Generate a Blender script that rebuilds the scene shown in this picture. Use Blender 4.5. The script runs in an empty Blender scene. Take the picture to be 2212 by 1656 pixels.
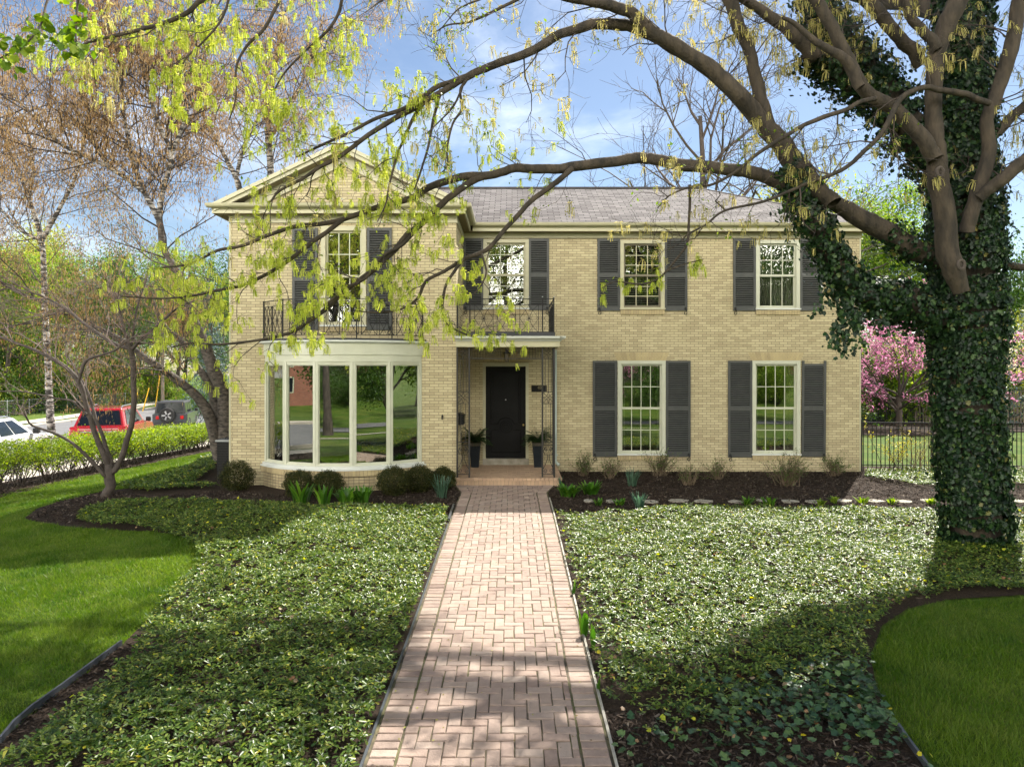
import bpy, math, random
import numpy as np
from mathutils import Vector, Matrix
from mathutils.geometry import delaunay_2d_cdt

# ------------------------------------------------------------------ camera, sky, sun
SC = bpy.context.scene
COL = SC.collection
R = math.radians
CAMZ = 2.55
cam = bpy.data.cameras.new('camera'); camo = bpy.data.objects.new('camera', cam); COL.objects.link(camo)
cam.sensor_width = 36.0; cam.lens = 1500.0 / 2211.6 * 36.0
cam.shift_y = -0.0146
cam.clip_start = 0.1; cam.clip_end = 3000
camo.location = (0, 0, CAMZ); camo.rotation_euler = (R(90), 0, 0)
SC.camera = camo
SUN_EL, SUN_AZ = 48.8, 30.7
S = Vector((math.sin(R(SUN_AZ)) * math.cos(R(SUN_EL)), math.cos(R(SUN_AZ)) * math.cos(R(SUN_EL)), math.sin(R(SUN_EL))))
sl = bpy.data.lights.new('sun', 'SUN'); sl.energy = 4.9; sl.angle = R(0.53); sl.color = (1.0, 0.94, 0.85)
slo = bpy.data.objects.new('sun', sl); COL.objects.link(slo)
slo.rotation_euler = S.to_track_quat('Z', 'Y').to_euler(); slo.location = S * 60
SC.view_settings.view_transform = 'Standard'; SC.view_settings.look = 'None'
SC.view_settings.exposure = 1.36; SC.view_settings.gamma = 1.0
SC.view_settings.use_curve_mapping = False
W = bpy.data.worlds.new('World'); SC.world = W; W.use_nodes = True
nt = W.node_tree; nt.nodes.clear()
def N(nt, t, **kw):
    n = nt.nodes.new(t)
    for k, v in kw.items():
        setattr(n, k, v)
    return n
sky = N(nt, 'ShaderNodeTexSky', sky_type='NISHITA', sun_disc=False)
sky.sun_elevation = R(SUN_EL); sky.sun_rotation = R(SUN_AZ); sky.altitude = 0; sky.air_density = 1.0
sky.dust_density = 0.3; sky.ozone_density = 1.1
bg = N(nt, 'ShaderNodeBackground'); bg.inputs[1].default_value = 0.055
out = N(nt, 'ShaderNodeOutputWorld')
L = nt.links.new
tc = N(nt, 'ShaderNodeTexCoord')
def cloud(loc, scl, scale, lo, hi):
    mp = N(nt, 'ShaderNodeMapping'); mp.inputs['Scale'].default_value = scl; mp.inputs['Location'].default_value = loc
    no = N(nt, 'ShaderNodeTexNoise'); no.inputs['Scale'].default_value = scale; no.inputs['Detail'].default_value = 10
    no.inputs['Roughness'].default_value = 0.6; no.inputs['Distortion'].default_value = 0.35
    r = N(nt, 'ShaderNodeMapRange'); r.interpolation_type = 'SMOOTHSTEP'; r.inputs[1].default_value = lo; r.inputs[2].default_value = hi
    L(tc.outputs['Generated'], mp.inputs[0]); L(mp.outputs[0], no.inputs[0]); L(no.outputs[0], r.inputs[0]); return r.outputs[0]
thin = cloud((0.35, 0.2, 0.1), (1, 1, 2.4), 1.9, .47, .84)      # thin veils over the house
bank = cloud((3.1, 1.2, 0.4), (1, 1, 1.8), 1.5, .30, .55)       # bright cloud bank added unseen behind the viewer to light the facade
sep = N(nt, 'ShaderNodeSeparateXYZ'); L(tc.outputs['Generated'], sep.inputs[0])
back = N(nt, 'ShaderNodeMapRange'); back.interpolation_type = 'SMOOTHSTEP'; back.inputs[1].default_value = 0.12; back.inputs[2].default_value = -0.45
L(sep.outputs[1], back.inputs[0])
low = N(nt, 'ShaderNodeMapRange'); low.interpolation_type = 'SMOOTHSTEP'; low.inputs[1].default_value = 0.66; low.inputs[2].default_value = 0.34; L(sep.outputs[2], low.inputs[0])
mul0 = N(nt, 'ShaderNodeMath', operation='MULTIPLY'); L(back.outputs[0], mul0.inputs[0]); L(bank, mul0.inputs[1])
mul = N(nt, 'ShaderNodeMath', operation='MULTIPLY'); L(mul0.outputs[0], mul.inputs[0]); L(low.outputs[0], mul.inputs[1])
mx = N(nt, 'ShaderNodeMixRGB'); mx.inputs[2].default_value = (11.5, 12.2, 13.2, 1)
L(thin, mx.inputs[0]); L(sky.outputs[0], mx.inputs[1])
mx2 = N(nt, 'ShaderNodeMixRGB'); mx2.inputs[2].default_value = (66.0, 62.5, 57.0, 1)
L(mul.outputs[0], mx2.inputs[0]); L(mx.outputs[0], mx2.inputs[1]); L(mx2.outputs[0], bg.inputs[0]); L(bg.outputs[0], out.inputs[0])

# ------------------------------------------------------------------ helpers
RNG = np.random.default_rng(7)
random.seed(7)
ORG = {}
def org(o):
    return ORG.get(o.name, (0.0, 0.0, 0.0)) if o is not None else (0.0, 0.0, 0.0)

def thing(name, label, cat, loc=(0, 0, 0), group=None):
    o = bpy.data.objects.new(name, None); COL.objects.link(o)
    o.location = loc; o.empty_display_size = 0.2
    o['label'] = label; o['category'] = cat
    if group: o['group'] = group
    ORG[o.name] = tuple(loc)
    return o

def tag(o, label, cat, group=None, kind=None):
    o['label'] = label; o['category'] = cat
    if group: o['group'] = group
    if kind: o['kind'] = kind
    return o

def struct(o):
    o['kind'] = 'structure'; return o

def mk(name, V, F, mat, parent=None, smooth=False, uv=None):
    """V (n,3) array; F list of index arrays (each (m,k)) or list of tuples. Linked as one mesh."""
    V = np.asarray(V, dtype=np.float32).reshape(-1, 3)
    og = org(parent)
    V = V - np.array(og, dtype=np.float32)
    me = bpy.data.meshes.new(name)
    if isinstance(F, np.ndarray): F = [F]
    if len(F) and not isinstance(F[0], np.ndarray):
        me.from_pydata(V.tolist(), [], [tuple(f) for f in F])
    else:
        F = [f for f in F if len(f)]
        nl = sum(f.size for f in F); npoly = sum(len(f) for f in F)
        me.vertices.add(len(V)); me.vertices.foreach_set('co', V.ravel())
        me.loops.add(nl); me.polygons.add(npoly)
        me.loops.foreach_set('vertex_index', np.concatenate([f.ravel() for f in F]).astype(np.int32))
        tot = np.concatenate([np.full(len(f), f.shape[1], dtype=np.int32) for f in F])
        st = np.concatenate([[0], np.cumsum(tot)[:-1]]).astype(np.int32)
        me.polygons.foreach_set('loop_start', st)
        me.update(calc_edges=True)
    if smooth:
        me.polygons.foreach_set('use_smooth', np.ones(len(me.polygons), dtype=bool))
    if mat is not None: me.materials.append(mat)
    if uv == 'box':
        ul = me.uv_layers.new(name='UVMap')
        for p in me.polygons:
            n = p.normal
            for li in p.loop_indices:
                c = me.vertices[me.loops[li].vertex_index].co
                wx, wy, wz = c[0] + og[0], c[1] + og[1], c[2] + og[2]
                if abs(n[2]) > 0.7: ul.data[li].uv = (wx, wy)
                elif abs(n[0]) > abs(n[1]): ul.data[li].uv = (wy, wz)
                else: ul.data[li].uv = (wx, wz)
    elif uv is not None:
        ul = me.uv_layers.new(name='UVMap')
        for p in me.polygons:
            for li in p.loop_indices:
                ul.data[li].uv = uv[me.loops[li].vertex_index]
    me.validate(verbose=False)
    o = bpy.data.objects.new(name, me); COL.objects.link(o)
    if parent is not None:
        o.parent = parent; ORG[o.name] = og
    return o

class MB:
    def __init__(s): s.v = []; s.f = []
    def add(s, vs, fs):
        b = len(s.v); s.v += [tuple(map(float, q)) for q in vs]; s.f += [tuple(b + i for i in f) for f in fs]
    def box(s, x0, x1, y0, y1, z0, z1):
        if x0 > x1: x0, x1 = x1, x0
        if y0 > y1: y0, y1 = y1, y0
        if z0 > z1: z0, z1 = z1, z0
        s.add([(x0,y0,z0),(x1,y0,z0),(x1,y1,z0),(x0,y1,z0),(x0,y0,z1),(x1,y0,z1),(x1,y1,z1),(x0,y1,z1)],
              [(0,3,2,1),(4,5,6,7),(0,1,5,4),(1,2,6,5),(2,3,7,6),(3,0,4,7)])
    def prism(s, poly, a, b, axis='y'):
        """poly of 2D points extruded between a and b along an axis; poly in (x,z) for y, (y,z) for x, (x,y) for z"""
        n = len(poly)
        def P(u, v, w):
            return (u, w, v) if axis == 'y' else ((w, u, v) if axis == 'x' else (u, v, w))
        vs = [P(u, v, a) for u, v in poly] + [P(u, v, b) for u, v in poly]
        fs = [tuple(range(n)), tuple(range(2*n-1, n-1, -1))] + [(i, i+n, (i+1) % n + n, (i+1) % n) for i in range(n)]
        s.add(vs, fs)
    def tube(s, pts, r, k=6, caps=True):
        pts = [Vector(p) for p in pts]; n = len(pts)
        rr = r if isinstance(r, (list, tuple)) else [r]*n
        tm = (pts[-1] - pts[0])
        if tm.length < 1e-6: tm = pts[n//2] - pts[0]
        ax = min(range(3), key=lambda i: abs(tm[i]))
        ref = Vector([1.0 if i == ax else 0.0 for i in range(3)])
        vs = []
        for i, p in enumerate(pts):
            t = pts[min(i+1, n-1)] - pts[max(i-1, 0)]
            if t.length < 1e-9: t = tm
            t.normalize(); u = t.cross(ref)
            if u.length < 1e-4: u = t.orthogonal()
            u.normalize(); w = t.cross(u)
            for j in range(k):
                a = 2*math.pi*(j+.5)/k
                vs.append(p + (u*math.cos(a) + w*math.sin(a))*rr[i])
        fs = [(i*k+j, i*k+(j+1) % k, (i+1)*k+(j+1) % k, (i+1)*k+j) for i in range(n-1) for j in range(k)]
        if caps: fs += [tuple(range(k-1, -1, -1)), tuple((n-1)*k+j for j in range(k))]
        s.add(vs, fs)
    def lathe(s, prof, c=(0, 0, 0), k=16):
        vs = []; n = len(prof)
        for r, z in prof:
            for j in range(k):
                a = 2*math.pi*j/k; vs.append((c[0]+r*math.cos(a), c[1]+r*math.sin(a), c[2]+z))
        fs = [(i*k+j, i*k+(j+1) % k, (i+1)*k+(j+1) % k, (i+1)*k+j) for i in range(n-1) for j in range(k)]
        fs += [tuple(range(k-1, -1, -1)), tuple((n-1)*k+j for j in range(k))]
        s.add(vs, fs)
    def build(s, name, mat, parent=None, smooth=False, uv=None):
        return mk(name, s.v, s.f, mat, parent, smooth, uv)

def copy_tree(o, parent=None):
    c = o.copy(); COL.objects.link(c)
    if parent is not None: c.parent = parent
    for ch in list(o.children): copy_tree(ch, c)
    return c

# ---- terrain
def gz(x, y):
    x = np.asarray(x, dtype=float); y = np.asarray(y, dtype=float)
    z = np.interp(y, [-200, -60, -45, -30, -17.5, -12, -5, 0, 4.85, 7.5, 12, 13], [7.5, 6.0, 4.2, 1.4, -1.05, -1.0, -0.85, -0.45, -0.25, -0.2, -0.01, 0.0])
    s = np.clip((-7 - x) / 5.0, 0, 1); s = s*s*(3-2*s)
    z = z + s * (-0.3 * np.clip((y + 5) / 15, 0, 1) - 0.033 * np.clip(y - 16, 0, 36) - 0.02*np.clip(-12-x, 0, 3))
    r = np.clip((x - 5) / 4.0, 0, 1)
    z = z - r * 0.016 * np.clip(y - 18.5, 0, 30)
    return z
def gzf(x, y): return float(gz(x, y))
def G(px, py):
    """picture point of the survey (2212 wide) -> point on the terrain"""
    t = 12.0
    for _ in range(40):
        x = (px - 1105.8) / 1500 * t
        h = CAMZ - gzf(x, t)
        t = 0.5*t + 0.5*(1500 * h / max(py - 796.0, 1.0))
    return ((px - 1105.8) / 1500 * t, t)
def PT(px, py, Y):
    return ((px - 1105.8) / 1500 * Y, Y, CAMZ + (796.0 - py) / 1500 * Y)
def inpoly(P, poly):
    x, y = P[:, 0], P[:, 1]; n = len(poly); r = np.zeros(len(P), bool); j = n-1
    for i in range(n):
        xi, yi = poly[i]; xj, yj = poly[j]
        c = ((yi > y) != (yj > y)) & (x < (xj-xi)*(y-yi)/((yj-yi) if yj != yi else 1e-9) + xi)
        r ^= c; j = i
    return r
def sheet(name, poly, dz, mat, step=0.5, parent=None):
    poly = [tuple(p) for p in poly]
    A = np.array(poly); x0, y0 = A.min(0); x1, y1 = A.max(0)
    gx, gy = np.meshgrid(np.arange(x0+step*.5, x1, step), np.arange(y0+step*.5, y1, step))
    P = np.stack([gx.ravel(), gy.ravel()], 1)
    P = P[inpoly(P, poly)] if len(P) else P
    dens = []
    for i in range(len(poly)):
        a = np.array(poly[i]); b = np.array(poly[(i+1) % len(poly)]); m = max(1, int(np.linalg.norm(b-a)/step))
        for k in range(m): dens.append(tuple(a+(b-a)*k/m))
    n = len(dens)
    vs = [Vector(p) for p in dens] + [Vector(p) for p in P.tolist()]
    r = delaunay_2d_cdt(vs, [(i, (i+1) % n) for i in range(n)], [], 1, 1e-5)
    V = np.array([[v[0], v[1]] for v in r[0]])
    Z = gz(V[:, 0], V[:, 1]) + dz
    F = [f for f in r[2]]
    Fn = []
    for f in F:
        a, b, c = [V[i] for i in f[:3]]
        Fn.append(f if (b[0]-a[0])*(c[1]-a[1])-(b[1]-a[1])*(c[0]-a[0]) > 0 else f[::-1])
    return mk(name, np.column_stack([V, Z]), [tuple(f) for f in Fn], mat, parent)

# ------------------------------------------------------------------ materials
def newmat(name):
    m = bpy.data.materials.new(name); m.use_nodes = True; t = m.node_tree; t.nodes.clear()
    o = N(t, 'ShaderNodeOutputMaterial'); p = N(t, 'ShaderNodeBsdfPrincipled')
    t.links.new(p.outputs[0], o.inputs[0])
    return m, t, p, o
def C4(c): return (c[0], c[1], c[2], 1.0)
def pmat(name, c1, c2=None, scale=8.0, rough=0.6, bump=0.0, bscale=None, island=None, islandc=None, metal=0.0,
         transl=0.0, spec=0.5, detail=4.0, lo=0.35, hi=0.65, stretch=None, big=None):
    m, t, p, o = newmat(name); K = t.links.new
    tc = N(t, 'ShaderNodeTexCoord'); src = tc.outputs['Object']
    if stretch:
        mp = N(t, 'ShaderNodeMapping'); mp.inputs['Scale'].default_value = stretch; K(src, mp.inputs[0]); src = mp.outputs[0]
    col = None
    if c2 is not None:
        n = N(t, 'ShaderNodeTexNoise'); n.inputs['Scale'].default_value = scale; n.inputs['Detail'].default_value = detail
        K(src, n.inputs[0])
        r = N(t, 'ShaderNodeMapRange'); r.inputs[1].default_value = lo; r.inputs[2].default_value = hi; K(n.outputs[0], r.inputs[0])
        mx = N(t, 'ShaderNodeMixRGB'); mx.inputs[1].default_value = C4(c1); mx.inputs[2].default_value = C4(c2)
        K(r.outputs[0], mx.inputs[0]); col = mx.outputs[0]
    if big:   # (colour, scale, amount) slow patches
        n = N(t, 'ShaderNodeTexNoise'); n.inputs['Scale'].default_value = big[1]; n.inputs['Detail'].default_value = 3
        K(tc.outputs['Object'], n.inputs[0])
        r = N(t, 'ShaderNodeMapRange'); r.inputs[1].default_value = .45; r.inputs[2].default_value = .65; r.inputs[4].default_value = big[2]
        K(n.outputs[0], r.inputs[0])
        mx = N(t, 'ShaderNodeMixRGB'); mx.inputs[2].default_value = C4(big[0])
        if col is not None: K(col, mx.inputs[1])
        else: mx.inputs[1].default_value = C4(c1)
        K(r.outputs[0], mx.inputs[0]); col = mx.outputs[0]
    if island:   # list of (pos, colour)
        g = N(t, 'ShaderNodeNewGeometry'); rp = N(t, 'ShaderNodeValToRGB'); cr = rp.color_ramp
        while len(cr.elements) < len(island): cr.elements.new(0.5)
        for e, (q, c) in zip(cr.elements, island): e.position = q; e.color = C4(c)
        K(g.outputs['Random Per Island'], rp.inputs[0])
        if col is None: col = rp.outputs[0]
        else:
            mx = N(t, 'ShaderNodeMixRGB'); mx.inputs[0].default_value = islandc or 0.5
            K(col, mx.inputs[1]); K(rp.outputs[0], mx.inputs[2]); col = mx.outputs[0]
    if col is not None: K(col, p.inputs['Base Color'])
    else: p.inputs['Base Color'].default_value = C4(c1)
    p.inputs['Roughness'].default_value = rough; p.inputs['Metallic'].default_value = metal
    p.inputs['Specular IOR Level'].default_value = spec
    if bump:
        n = N(t, 'ShaderNodeTexNoise'); n.inputs['Scale'].default_value = bscale or scale*3; n.inputs['Detail'].default_value = 5
        K(src, n.inputs[0]); b = N(t, 'ShaderNodeBump'); b.inputs['Strength'].default_value = bump; b.inputs['Distance'].default_value = 0.02
        K(n.outputs[0], b.inputs['Height']); K(b.outputs[0], p.inputs['Normal'])
    if transl:
        tr = N(t, 'ShaderNodeBsdfTranslucent'); ms = N(t, 'ShaderNodeMixShader'); ms.inputs[0].default_value = transl
        if col is not None:
            hs = N(t, 'ShaderNodeHueSaturation'); hs.inputs['Value'].default_value = 1.5; hs.inputs['Saturation'].default_value = 1.1
            hs.inputs['Hue'].default_value = 0.49
            K(col, hs.inputs['Color']); K(hs.outputs[0], tr.inputs[0])
        else: tr.inputs[0].default_value = C4(c1)
        K(p.outputs[0], ms.inputs[1]); K(tr.outputs[0], ms.inputs[2]); K(ms.outputs[0], o.inputs[0])
    return m
def brickmat(name, c1, c2, cm, bw, rh, mortar=0.0055, offset=0.5, bump=0.4, rough=0.85, patch=0.3, bias=0.0, spec=.3):
    m, t, p, o = newmat(name); K = t.links.new
    uv = N(t, 'ShaderNodeUVMap'); uv.uv_map = 'UVMap'
    b = N(t, 'ShaderNodeTexBrick'); b.offset = offset; b.offset_frequency = 2
    b.inputs['Color1'].default_value = C4(c1); b.inputs['Color2'].default_value = C4(c2); b.inputs['Mortar'].default_value = C4(cm)
    b.inputs['Scale'].default_value = 1.0; b.inputs['Mortar Size'].default_value = mortar; b.inputs['Mortar Smooth'].default_value = 0.15
    b.inputs['Bias'].default_value = bias; b.inputs['Brick Width'].default_value = bw; b.inputs['Row Height'].default_value = rh
    K(uv.outputs[0], b.inputs[0])
    n = N(t, 'ShaderNodeTexNoise'); n.inputs['Scale'].default_value = 0.9; n.inputs['Detail'].default_value = 6; K(uv.outputs[0], n.inputs[0])
    r = N(t, 'ShaderNodeMapRange'); r.inputs[1].default_value = .4; r.inputs[2].default_value = .7; r.inputs[4].default_value = patch; K(n.outputs[0], r.inputs[0])
    mx = N(t, 'ShaderNodeMixRGB'); mx.blend_type = 'MULTIPLY'; mx.inputs[2].default_value = (.72, .70, .66, 1)
    K(r.outputs[0], mx.inputs[0]); K(b.outputs[0], mx.inputs[1])
    n2 = N(t, 'ShaderNodeTexNoise'); n2.inputs['Scale'].default_value = 60; n2.inputs['Detail'].default_value = 3; K(uv.outputs[0], n2.inputs[0])
    mx2 = N(t, 'ShaderNodeMixRGB'); mx2.blend_type = 'OVERLAY'; mx2.inputs[0].default_value = 0.25; K(mx.outputs[0], mx2.inputs[1]); K(n2.outputs[0], mx2.inputs[2])
    K(mx2.outputs[0], p.inputs['Base Color']); p.inputs['Roughness'].default_value = rough; p.inputs['Specular IOR Level'].default_value = spec
    bu = N(t, 'ShaderNodeBump'); bu.inputs['Strength'].default_value = bump; bu.inputs['Distance'].default_value = 0.006; bu.invert = True
    K(b.outputs['Fac'], bu.inputs['Height']); K(bu.outputs[0], p.inputs['Normal'])
    return m

M = {}
M['brick'] = brickmat('buff_brick', (.56, .49, .30), (.41, .345, .21), (.19, .16, .10), .199, .0616)
M['brick_bay'] = brickmat('buff_brick_header', (.55, .46, .27), (.40, .325, .19), (.17, .14, .10), .103, .0616, offset=0.0)
M['brick_piece'] = pmat('buff_brick_piece', (.46, .37, .20), (.38, .31, .17), 9, .85, island=[(0, (.50, .41, .22)), (1, (.33, .265, .15))], islandc=.6)
M['mortar'] = pmat('mortar', (.24, .20, .13), (.19, .155, .10), 20, .9)
M['shingle'] = brickmat('roof_shingle', (.19, .178, .18), (.105, .097, .10), (.02, .018, .018), .30, .125, mortar=.008, bump=.6, patch=.3, spec=.05)  # near-black lines paint the shadow under each shingle course
M['trim'] = pmat('cream_trim', (.47, .445, .29), (.42, .40, .265), 2.5, .45, stretch=(1, 1, 3))
M['trim_light'] = pmat('pale_window_paint', (.53, .54, .42), (.48, .49, .38), 3, .4)
M['white'] = pmat('white_paint', (.60, .62, .57), (.54, .56, .52), 3, .4)
M['shutter'] = pmat('slate_shutter_paint', (.045, .049, .046), (.058, .061, .056), 6, .5)
M['iron'] = pmat('black_iron', (.008, .008, .008), (.013, .013, .013), 30, .5, spec=.25)
M['iron_old'] = pmat('porch_iron', (.018, .015, .011), (.010, .009, .007), 14, .55)
M['slab'] = pmat('dark_roof_membrane', (.012, .014, .018), (.02, .022, .028), 4, .35)
M['soffit'] = pmat('soffit_board', (.26, .21, .13), (.22, .18, .11), 5, .7)
M['door'] = pmat('black_door_paint', (.006, .006, .006), (.009, .009, .009), 3, .5, spec=.12)
M['stone'] = pmat('limestone_step', (.36, .33, .27), (.24, .22, .17), 7, .85, bump=.3)
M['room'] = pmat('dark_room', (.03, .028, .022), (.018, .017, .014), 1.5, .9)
M['curtain'] = pmat('curtain_cloth', (.42, .41, .34), (.27, .27, .22), 6, .9, stretch=(9, 1, .3), transl=.3)
M['blind'] = pmat('blind_slat', (.40, .38, .30), (.33, .31, .25), 3, .6)
M['metal'] = pmat('grey_metal', (.35, .37, .38), (.3, .32, .33), 4, .4, metal=.6)
M['sage'] = pmat('pale_downspout', (.40, .46, .42), (.34, .40, .37), 4, .5)
M['brass'] = pmat('brass', (.5, .36, .14), None, rough=.3, metal=1)
M['warm_glass'] = pmat('lantern_glass', (.32, .27, .15), (.2, .17, .1), 20, .15)
def glassmat(name, refl, tint=(.02, .024, .02)):
    m, t, p, o = newmat(name); K = t.links.new; t.nodes.remove(p)
    g = N(t, 'ShaderNodeBsdfGlossy'); g.inputs['Roughness'].default_value = 0.0; g.inputs[0].default_value = (.95, .97, .93, 1)
    tr = N(t, 'ShaderNodeBsdfTransparent'); tr.inputs[0].default_value = (.72, .74, .70, 1)
    nn = N(t, 'ShaderNodeTexNoise'); nn.inputs['Scale'].default_value = 1.6; nn.inputs['Detail'].default_value = 1
    tcn = N(t, 'ShaderNodeTexCoord'); K(tcn.outputs['Object'], nn.inputs[0])
    bb = N(t, 'ShaderNodeBump'); bb.inputs['Strength'].default_value = .006; bb.inputs['Distance'].default_value = .05
    K(nn.outputs[0], bb.inputs['Height']); K(bb.outputs[0], g.inputs['Normal'])
    ms = N(t, 'ShaderNodeMixShader'); ms.inputs[0].default_value = refl
    K(tr.outputs[0], ms.inputs[1]); K(g.outputs[0], ms.inputs[2]); K(ms.outputs[0], o.inputs[0])
    return m
M['glass'] = glassmat('window_glass', .27)
M['glass_dull'] = glassmat('screened_glass', .12)
M['lawn'] = pmat('lawn_turf', (.04, .085, .009), (.075, .125, .016), 26, .9, bump=.8, bscale=160, big=((.15, .17, .035), .8, .55), spec=.15, detail=8)
M['blade'] = pmat('grass_blade', (.03, .085, .007), (.13, .20, .025), .9, .5, big=((.20, .23, .06), 2.7, .45), islandc=.45, island=[(0, (.035, .10, .006)), (.45, (.08, .18, .010)), (.8, (.14, .25, .02)), (1, (.28, .30, .07))], transl=.45, spec=.3)
M['mulch'] = pmat('bark_mulch', (.022, .016, .011), (.055, .038, .027), 45, .95, bump=1.0, bscale=90, spec=.15, detail=8)
M['chip'] = pmat('bark_chip', (.03, .02, .014), None, rough=.9, island=[(0, (.012, .009, .007)), (.7, (.05, .034, .024)), (.95, (.11, .085, .065)), (1, (.2, .165, .13))], spec=.2)
M['concrete'] = pmat('concrete', (.50, .45, .38), (.41, .37, .31), 1.2, .9, bump=.3, bscale=40)
M['asphalt'] = pmat('asphalt', (.14, .14, .145), (.105, .105, .11), .8, .9, bump=.4, bscale=60)
M['paver'] = pmat('clay_paver', (.33, .25, .20), (.20, .15, .12), 14, .85, bump=.35, bscale=70,
                  island=[(0, (.36, .27, .21)), (.3, (.30, .215, .17)), (.6, (.26, .185, .15)), (.85, (.40, .32, .26)), (1, (.19, .125, .10))], islandc=.6, big=((.17, .13, .10), 1.3, .3))
M['joint'] = pmat('sandy_joint', (.15, .12, .075), (.05, .042, .028), 12, .95, big=((.10, .12, .02), 2.0, .5))
# ------------------------------------------------------------------ setting: ground, beds, walk, street
def build_ground():
    xs = np.unique(np.concatenate([np.arange(-300, -40, 20), np.arange(-40, -15, 2.0), np.arange(-15, 16, .5), np.arange(16, 40, 2.0), np.arange(40, 301, 20)]))
    ys = np.unique(np.concatenate([np.arange(-200, -12, 12), np.arange(-12, 0, 1.0), np.arange(0, 30, .5), np.arange(30, 80, 2.0), np.arange(80, 401, 20)]))
    X, Y = np.meshgrid(xs, ys); Z = gz(X, Y); nx, ny = len(xs), len(ys)
    I = np.arange(nx*ny).reshape(ny, nx)
    F = np.stack([I[:-1, :-1], I[:-1, 1:], I[1:, 1:], I[1:, :-1]], -1).reshape(-1, 4)
    struct(mk('lawn_ground', np.stack([X.ravel(), Y.ravel(), Z.ravel()], 1), F, M['lawn'], smooth=True))
build_ground()

WX0, WX1 = -1.02, 0.70
GL = lambda pts: [G(*p) for p in pts]
MULCH_L = GL([(52, 1122), (80, 1100), (130, 1085), (230, 1062), (330, 1050), (420, 1010), (470, 985)]) + \
    [(-8.3, 21), (-6.0, 21), (-6.0, 15.4), (-1.3, 15.3), (-1.22, 14.98), (-1.12, 14.6), (-1.04, 14.1), (WX0-.01, 12.5)] + \
    [(WX0-.01, 9), (WX0-.01, 4.5), (WX0-.01, 1.5), (-5.2, 1.5), (-5.1, 3.2), (-4.6, 4.4)] + GL([(20, 1590), (130, 1500), (258, 1402), (315, 1345), (405, 1262), (436, 1215), (436, 1190), (410, 1166), (330, 1150), (250, 1147), (150, 1141), (80, 1130)])
MULCH_R = [(WX1+.01, 1.5), (WX1+.01, 8), (WX1+.01, 12.5), (.73, 14.1), (.82, 14.6), (.95, 14.97), (1.05, 15.1), (1.05, 17.2), (8.7, 17.2), (8.9, 18.0), (14.5, 18.0), (14.5, 11.0)] + \
    GL([(2330, 1290), (2211, 1288), (2050, 1298), (1960, 1318), (1905, 1355), (1880, 1420), (1895, 1500), (1945, 1590), (2000, 1665)]) + [(2.85, 4.2), (2.9, 1.5)]
struct(sheet('mulch_bed', MULCH_L, .022, M['mulch'], .5))
struct(sheet('mulch_bed', MULCH_R, .022, M['mulch'], .5))
# hedge strip of mulch
struct(sheet('mulch_strip', [(-12.9, 3), (-11.1, 3), (-11.1, 16), (-11.5, 22), (-11.5, 29.5), (-13.1, 29.5), (-13.1, 16)], .022, M['mulch'], .6))

NEAR = [(-15.2, -9), (-15.2, 5), (-15.15, 15), (-15.3, 21), (-16.2, 27), (-19.2, 38), (-23.5, 52), (-32, 80), (-52, 140)]
NEAR = [(-15.0, -9), (-14.9, 8), (-14.6, 16), (-14.5, 22), (-15.0, 27), (-18.6, 40), (-22.2, 52), (-31, 80), (-50, 140)]
FAR = [(-26, -9), (-26, 8), (-26.6, 22), (-29, 38), (-33.9, 50), (-37, 72), (-44, 95), (-64, 140)]
struct(sheet('road', [(a-.12, b) for a, b in NEAR] + [(a+.12, b) for a, b in FAR[::-1]], .03, M['asphalt'], 3))
def strip_poly(line, o0, o1): return [(a+o0, b) for a, b in line] + [(a+o1, b) for a, b in line[::-1]]
struct(sheet('sidewalk', [(-13.15, -9), (-13.15, 16), (-13.25, 29), (-17.2, 40), (-20.8, 52), (-20.0, 52), (-15.9, 40), (-13.1, 31), (-12.95, 16), (-12.95, -9)][::1], .03, M['concrete'], 2))
struct(sheet('sidewalk', [(-14.35, -9), (-14.2, 16), (-14.3, 24), (-13.14, 24.0), (-13.14, -9)], .034, M['concrete'], 2))
struct(sheet('sidewalk', strip_poly(FAR, -3.4, -1.5), .04, M['concrete'], 3))
def kerb(line, o, name='kerb'):
    mb = MB()
    P = []
    for i in range(len(line)-1):
        for k in range(6):
            t = k/6; P.append((line[i][0]*(1-t)+line[i+1][0]*t+o, line[i][1]*(1-t)+line[i+1][1]*t))
    vs = []
    for x, y in P:
        z = gzf(x, y); vs += [(x-.09, y, z-.1), (x-.07, y, z+.15), (x+.07, y, z+.15), (x+.09, y, z-.1)]
    fs = [(4*i+j, 4*i+j+1, 4*i+j+5, 4*i+j+4) for i in range(len(P)-1) for j in range(3)]
    struct(mk(name, vs, fs, M['concrete']))
kerb(NEAR, 0.0); kerb(FAR, 0.0)
# the street in front of the house (behind the viewer, seen in the window panes)
struct(sheet('front_road', [(-26, -17), (40, -17), (40, -9.2), (-26, -9.2)], .035, M['asphalt'], 3))
struct(sheet('front_sidewalk', [(-13, -4.9), (40, -4.9), (40, -3.5), (-13, -3.5)], .03, M['concrete'], 1.5))
struct(sheet('driveway', [(-9, -30), (-4, -30), (-5, -17.1), (-10, -17.1)], .04, M['asphalt'], 2))

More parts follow.
